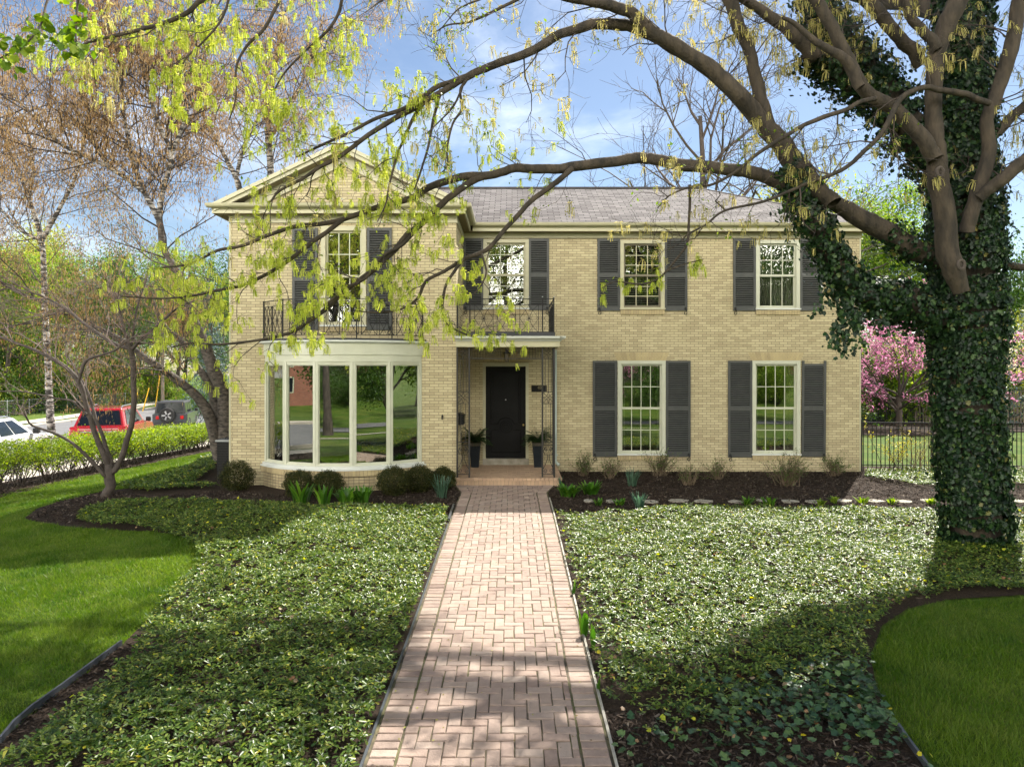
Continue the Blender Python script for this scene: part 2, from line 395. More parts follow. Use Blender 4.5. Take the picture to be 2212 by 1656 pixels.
# ---- brick walk: every paver modelled in one surface
def build_walk():
    rg = np.random.default_rng(3); V = []; F = []
    def brick(x0, x1, y0, y1, z0=None):
        g = .0045; x0 += g; x1 -= g; y0 += g; y1 -= g
        if x1-x0 < .02 or y1-y0 < .02: return
        j = rg.normal(0, .0018, 4); dz = rg.normal(0, .002); b = .006
        jx, jy = rg.normal(0, .0018, 2); x0 += jx; x1 += jx; y0 += jy; y1 += jy
        zc = [gzf(a, c) if z0 is None else z0 for a, c in ((x0, y0), (x1, y0), (x1, y1), (x0, y1))]
        n = len(V)
        for (a, c), zz in zip(((x0, y0), (x1, y0), (x1, y1), (x0, y1)), zc): V.append((a, c, zz+.0))
        for k, ((a, c), zz) in enumerate(zip(((x0, y0), (x1, y0), (x1, y1), (x0, y1)), zc)): V.append((a, c, zz+.040+dz+j[k]*.5))
        for k, ((a, c), zz) in enumerate(zip(((x0+b, y0+b), (x1-b, y0+b), (x1-b, y1-b), (x0+b, y1-b)), zc)): V.append((a, c, zz+.045+dz+j[k]))
        F.append((n+8, n+9, n+10, n+11))
        for k in range(4):
            k2 = (k+1) % 4; F.append((n+k, n+k2, n+4+k2, n+4+k)); F.append((n+4+k, n+4+k2, n+8+k2, n+8+k))
    w = .104; bl = .208
    ix0, ix1 = WX0+bl, WX1-bl
    y0, y1 = 1.6, 14.2
    ncx = int((ix1-ix0)/w)+2; ncy = int((y1-y0)/w)
    def half(y):   # bed widening near the porch
        return np.interp(y, [14.1, 14.97], [0, .2])
    for i in range(-2, ncx+2):
        for j in range(-1, ncy+9):
            m = (i-j) % 4
            if m == 0: a = (i, i+2, j, j+1)
            elif m == 3: a = (i, i+1, j, j+2)
            else: continue
            bx0, bx1 = ix0+a[0]*w, ix0+a[1]*w; by0, by1 = y0+a[2]*w, y0+a[3]*w
            e = half(by1)
            bx0 = max(bx0, ix0-e); bx1 = min(bx1, ix1+e); by1 = min(by1, 14.94)
            if bx1 > bx0 and by1 > by0: brick(bx0, bx1, by0, by1)
    n = int((14.1-y0)/.104)
    for s in (0, 1):
        for k in range(n):
            a = y0+k*.104
            if s == 0: brick(WX0, ix0-.012, a, a+.1)
            else: brick(ix1+.012, WX1, a, a+.1)
        for k in range(8):
            a = 14.1+k*.104; e = half(a+.05); ee = e*1.0
            if a+.1 > 14.95: break
            if s == 0: brick(WX0-ee, ix0-.012-e, a, a+.1)
            else: brick(ix1+.012+e, WX1+ee, a, a+.1)
    return mk('brick_walk', V, F, M['paver'])
bw = struct(build_walk())
struct(sheet('walk_bed', [(WX0-.02, 1.5), (WX1+.02, 1.5), (WX1+.02, 14.1), (WX1+.24, 14.97), (WX0-.24, 14.97), (WX0-.02, 14.1)], .034, M['joint'], .5))
def edging(name, pts, w, h, mat, label):
    mb = MB(); P = [Vector((x, y, gzf(x, y))) for x, y in pts]
    vs = []
    for i, p in enumerate(P):
        t = (P[min(i+1, len(P)-1)]-P[max(0, i-1)]); t.z = 0; t.normalize(); n = Vector((-t.y, t.x, 0))*w/2
        vs += [p-n+Vector((0, 0, -.03)), p-n+Vector((0, 0, h)), p+n+Vector((0, 0, h)), p+n+Vector((0, 0, -.03))]
    fs = [(4*i+j, 4*i+(j+1) % 4, 4*(i+1)+(j+1) % 4, 4*(i+1)+j) for i in range(len(P)-1) for j in range(4)]
    fs += [(0, 1, 2, 3), tuple(4*(len(P)-1)+k for k in (3, 2, 1, 0))]
    o = mk(name, vs, fs, mat); tag(o, label, 'edging'); return o
M['edge_grey'] = pmat('grey_edging', (.10, .11, .13), (.07, .08, .09), 8, .35, metal=.3)
edging('lawn_edging', GL([(0, 1612), (30, 1575), (70, 1540), (130, 1497), (200, 1444), (262, 1398)]), .02, .075, M['edge_grey'], 'thin grey metal edging between the left lawn and the ground cover')
edging('lawn_edging', GL([(1940, 1580), (1962, 1612), (1990, 1650), (2010, 1680)]), .02, .07, M['edge_grey'], 'short dark metal edging strip at the shaded right lawn')
edging('walk_edging', [(WX0-.05, 12.75), (WX0-.045, 12.2), (WX0-.035, 11.6)], .035, .075, M['edge_grey'], 'bare grey edging strip left of the walk near the porch')
edging('walk_edging', [(WX1+.03, y) for y in np.arange(1.6, 14.2, .7)], .02, .05, pmat('pale_edging', (.38, .36, .30), (.25, .23, .19), 9, .7), 'pale edging along the right side of the brick walk')
edging('walk_edging', [(WX0-.03, y) for y in np.arange(1.6, 11.6, .7)], .02, .05, M['edge_grey'], 'edging hidden in leaves along the left side of the brick walk')

# ------------------------------------------------------------------ the house
YM, YW = 17.05, 15.09
SM, SW = 1500/YM, 1500/YW
xm = lambda d: (d-1105.8)/SM
zm = lambda d: CAMZ+(796-d)/SM
xw = lambda d: (d-1105.8)/SW
zw = lambda d: CAMZ+(796-d)/SW
XL, XJ, XR = -6.12, -1.21, 8.54
ZE = 6.05; ZS = 5.865; ZF = 5.748
H = thing('brick_house', 'two storey buff brick house with slate grey shutters and a pedimented left wing', 'house', (1.2, 17.0, 0))

def wall_front(mb, x0, x1, z0, z1, y, holes, depth=.16):
    xs = sorted({x0, x1} | {h[0] for h in holes} | {h[1] for h in holes})
    zs = sorted({z0, z1} | {h[2] for h in holes} | {h[3] for h in holes})
    for i in range(len(xs)-1):
        for j in range(len(zs)-1):
            cx, cz = (xs[i]+xs[i+1])/2, (zs[j]+zs[j+1])/2
            if any(h[0] < cx < h[1] and h[2] < cz < h[3] for h in holes): continue
            mb.add([(xs[i], y, zs[j]), (xs[i+1], y, zs[j]), (xs[i+1], y, zs[j+1]), (xs[i], y, zs[j+1])], [(0, 1, 2, 3)])
    for h in holes:
        a, b, c, d = h; y2 = y+depth
        mb.add([(a, y, c), (b, y, c), (b, y, d), (a, y, d), (a, y2, c), (b, y2, c), (b, y2, d), (a, y2, d)],
               [(0, 4, 5, 1), (1, 5, 6, 2), (2, 6, 7, 3), (3, 7, 4, 0)])

WIN = [  # name, casing D coords x0,x1,y0,y1, plane
    ('W1', 1044, 1142, 517.5, 668, 'm'), ('W2', 1339.5, 1435, 519, 668.5, 'm'), ('W3', 1632, 1727, 519, 669, 'm'),
    ('W4', 1333.8, 1437, 779, 982.5, 'm'), ('W5', 1624, 1728, 779, 982.5, 'm'), ('W6', 693.5, 791, 489, 705, 'w')]
def wd(n):
    for w in WIN:
        if w[0] == n:
            f = (xm, zm) if w[5] == 'm' else (xw, zw)
            return f[0](w[1]), f[0](w[2]), f[1](w[4]), f[1](w[3])
DX0, DX1, DZ0, DZ1 = xm(1048.8), xm(1135.6), zm(990.4), zm(791.5)
mb = MB()
holes = [tuple(np.array(wd(n))+np.array((.015, -.015, .015, -.015))) for n in ('W1', 'W2', 'W3', 'W4', 'W5')]
holes.append((DX0-.02, DX1+.02, .2, DZ1+.02))
wall_front(mb, XJ, XR, -.25, ZF+.1, YM, holes)
wall_front(mb, XL, XJ, -.3, ZF+.1, YW, [tuple(np.array(wd('W6'))+np.array((.015, -.015, .015, -.015))), (-5.3, -2.03, .5, 3.05)], .12)
# side and back walls
for x in (XL, XR, XJ):
    ya = YW if x in (XL, XJ) else YM; yb = YM if x == XJ else 23.2
    mb.add([(x, ya, -.6), (x, yb, -.6), (x, yb, ZF+.1), (x, ya, ZF+.1)], [(0, 1, 2, 3)] if x != XL else [(3, 2, 1, 0)])
mb.add([(XL, 23.2, -.6), (XR, 23.2, -.6), (XR, 23.2, ZF+.1), (XL, 23.2, ZF+.1)], [(3, 2, 1, 0)])
# gable brick
GX = (-6.41-.925)/2; GS = .48
gzr = lambda x: ZE + GS*((GX-(-6.41))-abs(x-GX))
mb.add([(-5.9, YW, 6.0), (-1.43, YW, 6.0), (-1.43, YW, gzr(-1.43)-.05), (GX, YW, gzr(GX)-.05), (-5.9, YW, gzr(-5.9)-.05)], [(0, 1, 2, 3, 4)])
mb.build('wall', M['brick'], H, uv='box')
# corner boards (pale drip edge at the outer corners)
mb = MB(); mb.box(XL-.025, XL+.012, YW-.012, YW+.03, 0, ZF-.05); mb.build('corner_trim', M['trim'], H)
mb = MB(); mb.box(XR-.012, XR+.02, YM-.012, YM+.03, 0, ZF-.0); mb.build('corner_trim', M['trim'], H)

# ---- main roof
def roof_mesh():
    x0, x1, y0, y1 = -6.42, 8.84, 16.75, 23.45; yr = 20.1; zr = 7.75; a, b = -3.0, 5.49
    V = [(x0, y0, ZE), (x1, y0, ZE), (x1, y1, ZE), (x0, y1, ZE), (a, yr, zr), (b, yr, zr),
         (x0, y0, ZE-.05), (x1, y0, ZE-.05), (x1, y1, ZE-.05), (x0, y1, ZE-.05)]
    F = [(0, 1, 5, 4), (1, 2, 5), (2, 3, 4, 5), (3, 0, 4), (0, 6, 7, 1), (1, 7, 8, 2), (2, 8, 9, 3), (3, 9, 6, 0), (6, 9, 8, 7)]
    return V, F
V, F = roof_mesh()
RF = mk('roof', V, F, M['shingle'], H, uv='box')
mb = MB()
yr2 = 21.0
g0, g1 = -6.41, -.925; zt = gzr(GX)
for sgn, xe in ((-1, g0), (1, g1)):
    V = [(xe, 14.77, ZE), (GX, 14.77, zt), (GX, yr2, zt), (xe, yr2, ZE), (xe, 14.77, ZE-.035), (GX, 14.77, zt-.035), (GX, yr2, zt-.035), (xe, yr2, ZE-.035)]
    mb.add(V, [(0, 1, 2, 3), (4, 7, 6, 5), (0, 4, 5, 1), (3, 2, 6, 7), (0, 3, 7, 4)] if sgn < 0 else [(3, 2, 1, 0), (5, 6, 7, 4), (1, 5, 4, 0), (7, 6, 2, 3), (4, 7, 3, 0)])
mb.build('wing_roof', M['shingle'], H, uv='box')
M['ridge'] = pmat('ridge_cap', (.05, .045, .047), (.08, .07, .07), 12, .8)
mb = MB(); mb.tube([(-3.0, 20.1, 7.755), (5.49, 20.1, 7.755)], .05, 6); mb.tube([(5.49, 20.1, 7.75), (8.84, 16.76, 6.055)], .025, 5); mb.build('ridge_cap', M['ridge'], RF)
mb = MB(); mb.lathe([(.09, 0), (.09, .28), (.14, .3), (.14, .36), (.06, .4)], (4.3, 21.2, 7.15), 10); mb.build('roof_vent', M['metal'], RF)
mb = MB(); mb.box(4.05, 4.5, 22.0, 22.5, 6.3, 8.05); mb.build('chimney', M['brick_piece'], RF)

# ---- cornices
mb = MB()
mb.prism([(16.67, ZE-.055), (16.70, ZE-.075), (16.79, ZE-.075), (16.79, ZE+.004), (16.65, ZE+.004), (16.655, ZE-.02)], -.9, 8.87, axis='x')
mb.build('gutter', M['trim'], H)
mb = MB()
mb.box(-.95, 8.80, 16.775, 16.80, ZS-.0, ZE-.05)            # fascia
mb.prism([(16.745, ZE-.075), (16.775, ZE-.115), (16.775, ZE-.076)], -.9, 8.8, axis='x')
mb.build('fascia', M['trim'], H)
mb = MB(); mb.box(-1.2, 8.8, 16.80, YM, ZS-.0, ZS+.02); mb.build('soffit', M['soffit'], H)
mb = MB(); mb.box(XJ+.002, XR+.03, YM-.035, YM+.01, ZF, ZS-.002); mb.box(XJ+.002, XR+.04, YM-.05, YM-.034, ZF+.10, ZS-.004); mb.build('frieze_board', M['trim'], H)
mb = MB()
mb.prism([(14.71, ZE-.055), (14.74, ZE-.075), (14.82, ZE-.075), (14.82, ZE+.004), (14.69, ZE+.004), (14.695, ZE-.02)], -6.49, -.87, axis='x')
mb.prism([(-.885, ZE-.055), (-.91, ZE-.075), (-.99, ZE-.075), (-.99, ZE+.003), (-.865, ZE+.003), (-.87, ZE-.02)], 14.825, 16.66, axis='y')
mb.build('gutter', M['trim'], H)
mb = MB()
mb.box(-6.41, -1.0, 14.83, 14.86, ZS, ZE-.02); mb.box(-1.03, -1.0, 14.862, 16.77, ZS, ZE-.02); mb.box(-6.41, -6.38, 14.862, 23, ZS, ZE-.02)
mb.prism([(14.79, ZE-.076), (14.83, ZE-.115), (14.83, ZE-.077)], -6.40, -1.0, axis='x')
mb.build('fascia', M['trim'], H)
mb = MB(); mb.box(-6.40, -1.02, 14.862, YW-.0, ZS+.0, ZS+.02); mb.box(XJ, -1.032, YW+.002, YM, ZS+.0, ZS+.02)
for k in range(26): mb.box(XJ+.02, -1.035, YW+.01+k*.075, YW+.02+k*.075, ZS-.006, ZS+.001)
mb.build('soffit', M['soffit'], H)
mb = MB(); mb.box(XL-.02, XJ+.02, YW-.035, YW+.01, ZF-.04, ZS-.002); mb.box(XL-.03, XJ+.03, YW-.05, YW-.034, ZF+.09, ZS-.004)
mb.box(XJ-.0, XJ+.03, YW+.01, YM-.04, ZF-.04, ZS-.002); mb.build('frieze_board', M['trim'], H)
# pediment
mb = MB()
def rake(mb, y0, y1, t0, t1, inset=0.0):
    for s in (-1, 1):
        xe = g0+inset if s < 0 else g1-inset
        P = [(xe, gzr(xe)-t0), (GX, zt-t0), (GX, zt-t1), (xe, gzr(xe)-t1)]
        if s > 0: P = P[::-1]
        n = len(P); vs = [(u, y0, v) for u, v in P]+[(u, y1, v) for u, v in P]
        mb.add(vs, [tuple(range(n-1, -1, -1)), tuple(range(n, 2*n))]+[(i, (i+1) % n, (i+1) % n+n, i+n) for i in range(n)])
rake(mb, 14.755, 14.80, -.0, .085)
rake(mb, 14.80, 14.83, .04, .17, .05)
mb.build('rake_board', M['trim'], H)
mb = MB(); rake(mb, 14.835, YW-.002, .16, .18, .35); mb.build('rake_soffit', M['soffit'], H)
mb = MB(); rake(mb, YW-.05, YW-.004, .18, .42, .62); mb.build('rake_frieze', M['trim'], H)
mb = MB(); mb.add([(-6.3, 14.80, ZE+.008), (-1.03, 14.80, ZE+.008), (-1.2, YW-.003, ZE+.10), (-6.1, YW-.003, ZE+.10)], [(0, 1, 2, 3)]); mb.build('pediment_flashing', M['slab'], H)

# ---- windows
def window(n, cols, rows, style, label):
    x0, x1, z0, z1 = wd(n); Y = YW if n == 'W6' else YM
    fm = M['trim'] if style in ('screen', 'blind') else M['trim_light']
    w = MB(); c = .085
    if n == 'W6': c = .10
    w.box(x0, x0+c, Y-.03, Y+.12, z0, z1); w.box(x1-c, x1, Y-.03, Y+.12, z0, z1)
    w.box(x0+c, x1-c, Y-.03, Y+.12, z1-c, z1); w.box(x0+c, x1-c, Y-.0, Y+.12, z0+.0, z0+.05)
    win = w.build('window', fm, H); win['label'] = label
    s = MB(); s.box(x0-.015, x1+.015, Y-.065, Y+.0, z0-.005, z0+.03); s.build('sill', M['white'] if style != 'blind' else fm, win)
    a, b, d, e = x0+c, x1-c, z0+.05, z1-c; mid = (d+e)/2 if n != 'W6' else zw(597)
    st = .042; sm = pmat('sash_brown', (.17, .15, .095), (.14, .12, .08), 4, .5) if style in ('blind',) else M['trim_light']
    if style == 'screen': sm = M['trim']
    s = MB()
    for (q0, q1, yy) in ((mid-.02, e, Y+.035), (d, mid+.02, Y+.065)):
        s.box(a, a+st, yy, yy+.028, q0, q1); s.box(b-st, b, yy, yy+.028, q0, q1)
        s.box(a+st, b-st, yy, yy+.028, q1-st, q1); s.box(a+st, b-st, yy, yy+.028, q0, q0+st+.01)
    s.build('sash', sm, win)
    mu = MB(); t = .009
    for (q0, q1, yy, rr) in ((mid+.02, e-st, Y+.046, rows[0]), (d+st, mid-.02, Y+.076, rows[1])):
        if cols > 1:
            for k in range(1, cols): xx = a+st+(b-a-2*st)*k/cols; mu.box(xx-t, xx+t, yy, yy+.012, q0, q1)
        for k in range(1, rr): zz = q0+(q1-q0)*k/rr; mu.box(a+st, b-st, yy+.0015, yy+.0105, zz-t, zz+t)
    if mu.v: mu.build('muntins', M['trim_light'] if style != 'blind' else M['trim'], win)
    p = MB(); p.box(a+.02, b-.02, Y+.052, Y+.055, mid, e-.02); p.build('pane', M['glass'], win)
    p = MB(); p.box(a+.02, b-.02, Y+.082, Y+.085, d+.02, mid+.01); p.build('pane', M['glass_dull'] if style in ('screen', 'blind', 'curtain') else M['glass'], win)
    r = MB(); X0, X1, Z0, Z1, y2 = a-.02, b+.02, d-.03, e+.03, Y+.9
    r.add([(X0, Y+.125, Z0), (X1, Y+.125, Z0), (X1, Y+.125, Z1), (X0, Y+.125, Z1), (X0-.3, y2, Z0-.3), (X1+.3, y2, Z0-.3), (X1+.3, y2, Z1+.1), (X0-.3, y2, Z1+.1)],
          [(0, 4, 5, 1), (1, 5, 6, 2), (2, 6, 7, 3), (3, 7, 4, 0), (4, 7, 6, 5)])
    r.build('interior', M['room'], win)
    if style == 'blind' or n == 'W1':
        bl = MB(); zz = d+.02
        while zz < e:
            bl.add([(a, Y+.11, zz), (b, Y+.11, zz), (b, Y+.135, zz+.018), (a, Y+.135, zz+.018)], [(0, 1, 2, 3)]); zz += .045
        bl.build('blind', M['blind'], win)
    if style in ('curtain', 'sheer'):
        cu = MB()
        spans = [(a, b)] if style == 'curtain' else [(a, a+.12), (b-.24 if n == 'W5' else b-.09, b)]
        for (u0, u1) in spans:
            m = max(3, int((u1-u0)/.018)); pts = [(u0+(u1-u0)*k/m, Y+.16+.012*math.sin(k*2.1)+.006*math.sin(k*.7)) for k in range(m+1)]
            vs = [(px, py, d) for px, py in pts]+[(px, py, e) for px, py in pts]
            cu.add(vs, [(k, k+1, k+m+2, k+m+1) for k in range(m)])
        cu.build('curtain', M['curtain'], win)
    return win
window('W1', 3, (3, 3), 'screen', 'double hung window above the porch balcony')
window('W2', 3, (3, 3), 'blind', 'upper window with brown sashes and blinds')
window('W3', 3, (2, 1), 'curtain', 'upper right window with pale curtain')
window('W4', 4, (2, 2), 'sheer', 'tall lower window nearest the porch')
window('W5', 4, (2, 2), 'sheer', 'tall lower window at the right')
window('W6', 3, (2, 2), 'screen', 'tall window behind the wing balcony')

# ---- soldier courses and jack arches of single bricks
def soldiers(name, x0, x1, z0, z1, Y, proud=.03, splay=0.0, pw=.0655):
    mb = MB(); n = max(1, round((x1-x0)/pw)); w = (x1-x0)/n; cx = (x0+x1)/2; hw = (x1-x0)/2
    for k in range(n):
        a, b = x0+k*w+.004, x0+(k+1)*w-.004
        sa, sb = (a-cx)/hw*splay, (b-cx)/hw*splay
        vs = [(a, Y-proud, z0), (b, Y-proud, z0), (b, Y+.05, z0), (a, Y+.05, z0), (a+sa, Y-proud, z1), (b+sb, Y-proud, z1), (b+sb, Y+.05, z1), (a+sa, Y+.05, z1)]
        mb.add(vs, [(0, 3, 2, 1), (4, 5, 6, 7), (0, 1, 5, 4), (1, 2, 6, 5), (2, 3, 7, 6), (3, 0, 4, 7)])
    o = mb.build(name, M['brick_piece'], H)
    m = MB(); m.add([(x0, Y-proud+.008, z0+.003), (x1, Y-proud+.008, z0+.003), (x1+splay, Y-proud+.008, z1-.003), (x0-splay, Y-proud+.008, z1-.003),
                     (x0, Y+.04, z0+.003), (x1, Y+.04, z0+.003), (x1+splay, Y+.04, z1-.003), (x0-splay, Y+.04, z1-.003)],
                    [(0, 1, 2, 3), (0, 4, 5, 1), (3, 2, 6, 7), (0, 3, 7, 4), (1, 5, 6, 2)])
    m.build('mortar', M['mortar'], o)
    return o
for n in ('W1', 'W2', 'W3', 'W4', 'W5'):
    x0, x1, z0, z1 = wd(n); soldiers('brick_sill', x0, x1, z0-.125, z0-.008, YM, .04)
x0, x1, z0, z1 = wd('W6'); soldiers('brick_sill', x0, x1, z0-.12, z0-.008, YW, .035)
for n in ('W4', 'W5'):
    x0, x1, z0, z1 = wd(n); soldiers('brick_arch', x0-.01, x1+.01, z1+.004, z1+.20, YM, .005, .09)
soldiers('brick_arch', xm(1046), xm(1138), DZ1+.115, DZ1+.30, YM, .005, .09)

# ---- shutters
def shutter_mesh(w, h, split, notch=False):
    mb = MB(); st = .055; t = .032
    mb.box(0, st, -t, 0, 0, h); mb.box(w-st, w, -t, 0, 0, h)
    rails = [(0, .105), (h*split-.05, h*split+.05), (h-.065 if not notch else h-.14, h if not notch else h-.075)]
    for a, b in rails: mb.box(st, w-st, -t+.001, -.001, a, b)
    for (a, b) in ((rails[0][1], rails[1][0]), (rails[1][1], rails[2][0])):
        n = int((b-a)/.052); p = (b-a)/n
        for k in range(n):
            z = a+k*p
            mb.add([(st, -t+.003, z+.004), (w-st, -t+.003, z+.004), (w-st, -t+.003, z+.012), (st, -t+.003, z+.012),
                    (st, -.010, z+p*.66), (w-st, -.010, z+p*.66), (w-st, -.008, z+p*.5), (st, -.008, z+p*.5)],
                   [(0, 1, 2, 3), (3, 2, 5, 4), (4, 5, 6, 7), (7, 6, 1, 0)])
    return mb
SH = [(1001, 1044, 516, 670, 'm'), (1142.2, 1185.6, 516, 670, 'm'), (1290, 1339, 516, 671.5, 'm'), (1435.5, 1484, 516, 671.5, 'm'), (1583, 1631.5, 516, 671.5, 'm'), (1727.5, 1775, 516, 671.5, 'm'),
      (1280, 1332.5, 779, 986, 'm'), (1438, 1491, 779, 986, 'm'), (1572, 1624, 779, 987, 'm'), (1730, 1782, 779, 986, 'm'), (632, 687, 493, 713, 'w'), (793, 846.5, 493, 713, 'w')]
for i, (a, b, c, d, pl) in enumerate(SH):
    fx, fz, Y = (xm, zm, YM) if pl == 'm' else (xw, zw, YW)
    x0, x1, z0, z1 = fx(a), fx(b), fz(d), fz(c)
    mb = shutter_mesh(x1-x0, z1-z0, .5 if i > 5 else .49, notch=(i == 9))
    mb.v = [(x+x0+(.02 if i == 9 else 0)*(z/(z1-z0)), y+Y-.004, z+z0) for x, y, z in mb.v]
    s = mb.build('shutter', M['shutter'], H)
    bk = MB(); bk.box(x0+.05, x1-.05, Y-.005, Y-.002, z0+.09, z1-.05 if i != 9 else z1-.12); bk.build('louvre_shade', M['iron'], s)  # near-black sheet stands in for the shadow in the louvre gaps
    s['label'] = ['louvred shutter left of the window above the porch', 'louvred shutter right of the window above the porch', 'upper louvred shutter left of the blind window', 'upper louvred shutter right of the blind window',
                  'upper louvred shutter left of the curtained window', 'upper louvred shutter right of the curtained window', 'tall lower shutter nearest the porch', 'tall lower shutter right of the first lower window',
                  'tall lower shutter left of the last lower window', 'tall lower shutter with notched top at the far right', 'tall shutter left of the wing balcony window', 'tall shutter right of the wing balcony window'][i]
    # S-shaped shutter dog at the outer lower corner
    left = i in (0, 2, 4, 6, 8, 10); cx = (x0+.05 if left else x1-.05); r = .035
    pts = []
    for k in range(13): q = R(-100+k*25); pts.append((cx+.018*math.cos(q)*1.0, Y-.052, z0+.05+.022*math.sin(q)))
    pts += [(cx+.018, Y-.05, z0+.02), (cx+.03, Y-.05, z0-.03)]
    for k in range(12): q = R(20-k*28); pts.append((cx-.0+.033*math.cos(q), Y-.05, z0-.06+.035*math.sin(q)))
    g = MB(); g.tube(pts, .009, 5); g.build('shutter_dog', M['iron'], s)

# ---- bow window
BC = (-3.665, 16.486); BR = 2.196; BA = 50.4
def bow(t, r): a = R(t); return (BC[0]+r*math.sin(a), BC[1]-r*math.cos(a))
def curved(mb, r0, r1, z0, z1, a0=-BA, a1=BA, n=40):
    vs = []
    for k in range(n+1):
        t = a0+(a1-a0)*k/n; p, q = bow(t, r0), bow(t, r1)
        vs += [(p[0], p[1], z0), (q[0], q[1], z0), (q[0], q[1], z1), (p[0], p[1], z1)]
    fs = [(4*k+j, 4*k+4+j, 4*k+4+(j+1) % 4, 4*k+(j+1) % 4) for k in range(n) for j in range(4)]
    fs += [(0, 1, 2, 3), (4*n+3, 4*n+2, 4*n+1, 4*n)]
    mb.add(vs, fs)
BW = MB(); curved(BW, BR-.1, BR+.05, .485, .535, -BA-2.5, BA+2.5); curved(BW, BR-.1, BR+.085, .45, .484, -BA-3, BA+3)
bay = BW.build('bow_window', M['white'], H); bay['label'] = 'curved five light bow window with pale frame'
# brick base
def curved_brick():
    n = 60; V = []; UV = []; F = []; r = BR+.03
    for k in range(n+1):
        t = -BA-.8+(2*BA+1.6)*k/n; p = bow(t, r)
        for z in (-.25, .325): V.append((p[0], p[1], z)); UV.append((R(t)*r, z))
    F = [(2*k, 2*k+2, 2*k+3, 2*k+1) for k in range(n)]
    return mk('brick_base', V, F, M['brick_bay'], bay, uv=UV)
curved_brick()
mb = MB(); ns = 54
for k in range(ns):
    a0 = -BA-2.2+(2*BA+4.4)*k/ns; a1 = a0+(2*BA+4.4)/ns; curved(mb, BR-.05, BR+.07, .33, .446, a0+.1, a1-.1, 1)
mb.build('sill_course', M['brick_piece'], bay)
mb = MB(); curved(mb, BR-.05, BR+.06, .334, .443, -BA-2.1, BA+2.1); mb.build('mortar', M['mortar'], bay)
ang = [-BA+2*BA*k/5 for k in range(6)]
fr = MB()
vt = [bow(a, BR) for a in ang]
def seg_box(mb, p, q, o0, o1, z0, z1):
    """box along p->q (plan), offset o0..o1 outward"""
    d = Vector((q[0]-p[0], q[1]-p[1])); d.normalize(); nrm = Vector((d.y, -d.x))
    A = [(p[0]+nrm.x*o0, p[1]+nrm.y*o0), (q[0]+nrm.x*o0, q[1]+nrm.y*o0), (q[0]+nrm.x*o1, q[1]+nrm.y*o1), (p[0]+nrm.x*o1, p[1]+nrm.y*o1)]
    vs = [(x, y, z0) for x, y in A]+[(x, y, z1) for x, y in A]
    mb.add(vs, [(0, 1, 2, 3), (4, 7, 6, 5), (0, 4, 5, 1), (1, 5, 6, 2), (2, 6, 7, 3), (3, 7, 4, 0)])
PZ0, PZ1 = .575, 2.63
for i in range(5):
    p, q = Vector(vt[i]), Vector(vt[i+1]); d = (q-p); Ld = d.length; d.normalize()
    P = lambda s: (p.x+d.x*s, p.y+d.y*s)
    seg_box(fr, P(0), P(.055), -.06, .02, .536, PZ1+.06); seg_box(fr, P(Ld-.055), P(Ld), -.06, .02, .536, PZ1+.06)
    seg_box(fr, P(.055), P(Ld-.055), -.06, .012, .536, PZ0); seg_box(fr, P(.055), P(Ld-.055), -.06, .012, PZ1, PZ1+.06)
    # inner bead
    for s0, s1 in ((.055, .075), (Ld-.075, Ld-.055)): seg_box(fr, P(s0), P(s1), -.05, -.01, PZ0, PZ1)
    seg_box(fr, P(.075), P(Ld-.075), -.05, -.01, PZ0, PZ0+.02); seg_box(fr, P(.075), P(Ld-.075), -.05, -.01, PZ1-.02, PZ1)
fr.build('frame', M['trim_light'], bay)
for i in range(5):
    p, q = Vector(vt[i]), Vector(vt[i+1]); d = (q-p); Ld = d.length; d.normalize()
    g = MB(); seg_box(g, (p.x+d.x*.07, p.y+d.y*.07), (q.x-d.x*.07, q.y-d.y*.07), -.034, -.03, PZ0+.012, PZ1-.012)
    g.build('pane', M['glass'], bay)
hd = MB(); curved(hd, BR-.1, BR+.01, PZ1+.06, 2.83); curved(hd, BR-.1, BR+.03, 2.832, 3.075, -BA-.6, BA+.6); hd.build('header', M['trim_light'], bay)
hd = MB(); curved(hd, BR-.1, BR+.06, 3.076, 3.10, -BA-2, BA+2); curved(hd, BR-.1, BR+.11, 3.101, 3.135, -BA-3.2, BA+3.2); hd.build('crown_moulding', M['white'], bay)
top = [bow(-BA-3+(2*BA+6)*k/30, BR+.085) for k in range(31)]
mb = MB(); n = len(top)
mb.add([(x, y, 3.136) for x, y in top]+[(x, y, 3.175) for x, y in top]+[(GX, YW-.01, 3.22)], [(i, i+1, n+i+1, n+i) for i in range(n-1)]+[(n+i, n+i+1, 2*n) for i in range(n-1)])
mb.build('bow_roof', M['slab'], bay)
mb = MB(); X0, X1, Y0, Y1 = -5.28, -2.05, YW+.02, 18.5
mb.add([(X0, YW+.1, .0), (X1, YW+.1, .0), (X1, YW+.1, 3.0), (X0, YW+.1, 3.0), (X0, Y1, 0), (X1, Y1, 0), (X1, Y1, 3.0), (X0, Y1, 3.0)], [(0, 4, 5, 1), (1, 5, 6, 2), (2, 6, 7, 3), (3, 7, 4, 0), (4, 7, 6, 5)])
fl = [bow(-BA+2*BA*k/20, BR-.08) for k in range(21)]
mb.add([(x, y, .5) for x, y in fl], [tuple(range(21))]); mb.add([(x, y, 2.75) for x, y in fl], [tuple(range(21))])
mb.build('interior', M['room'], bay)

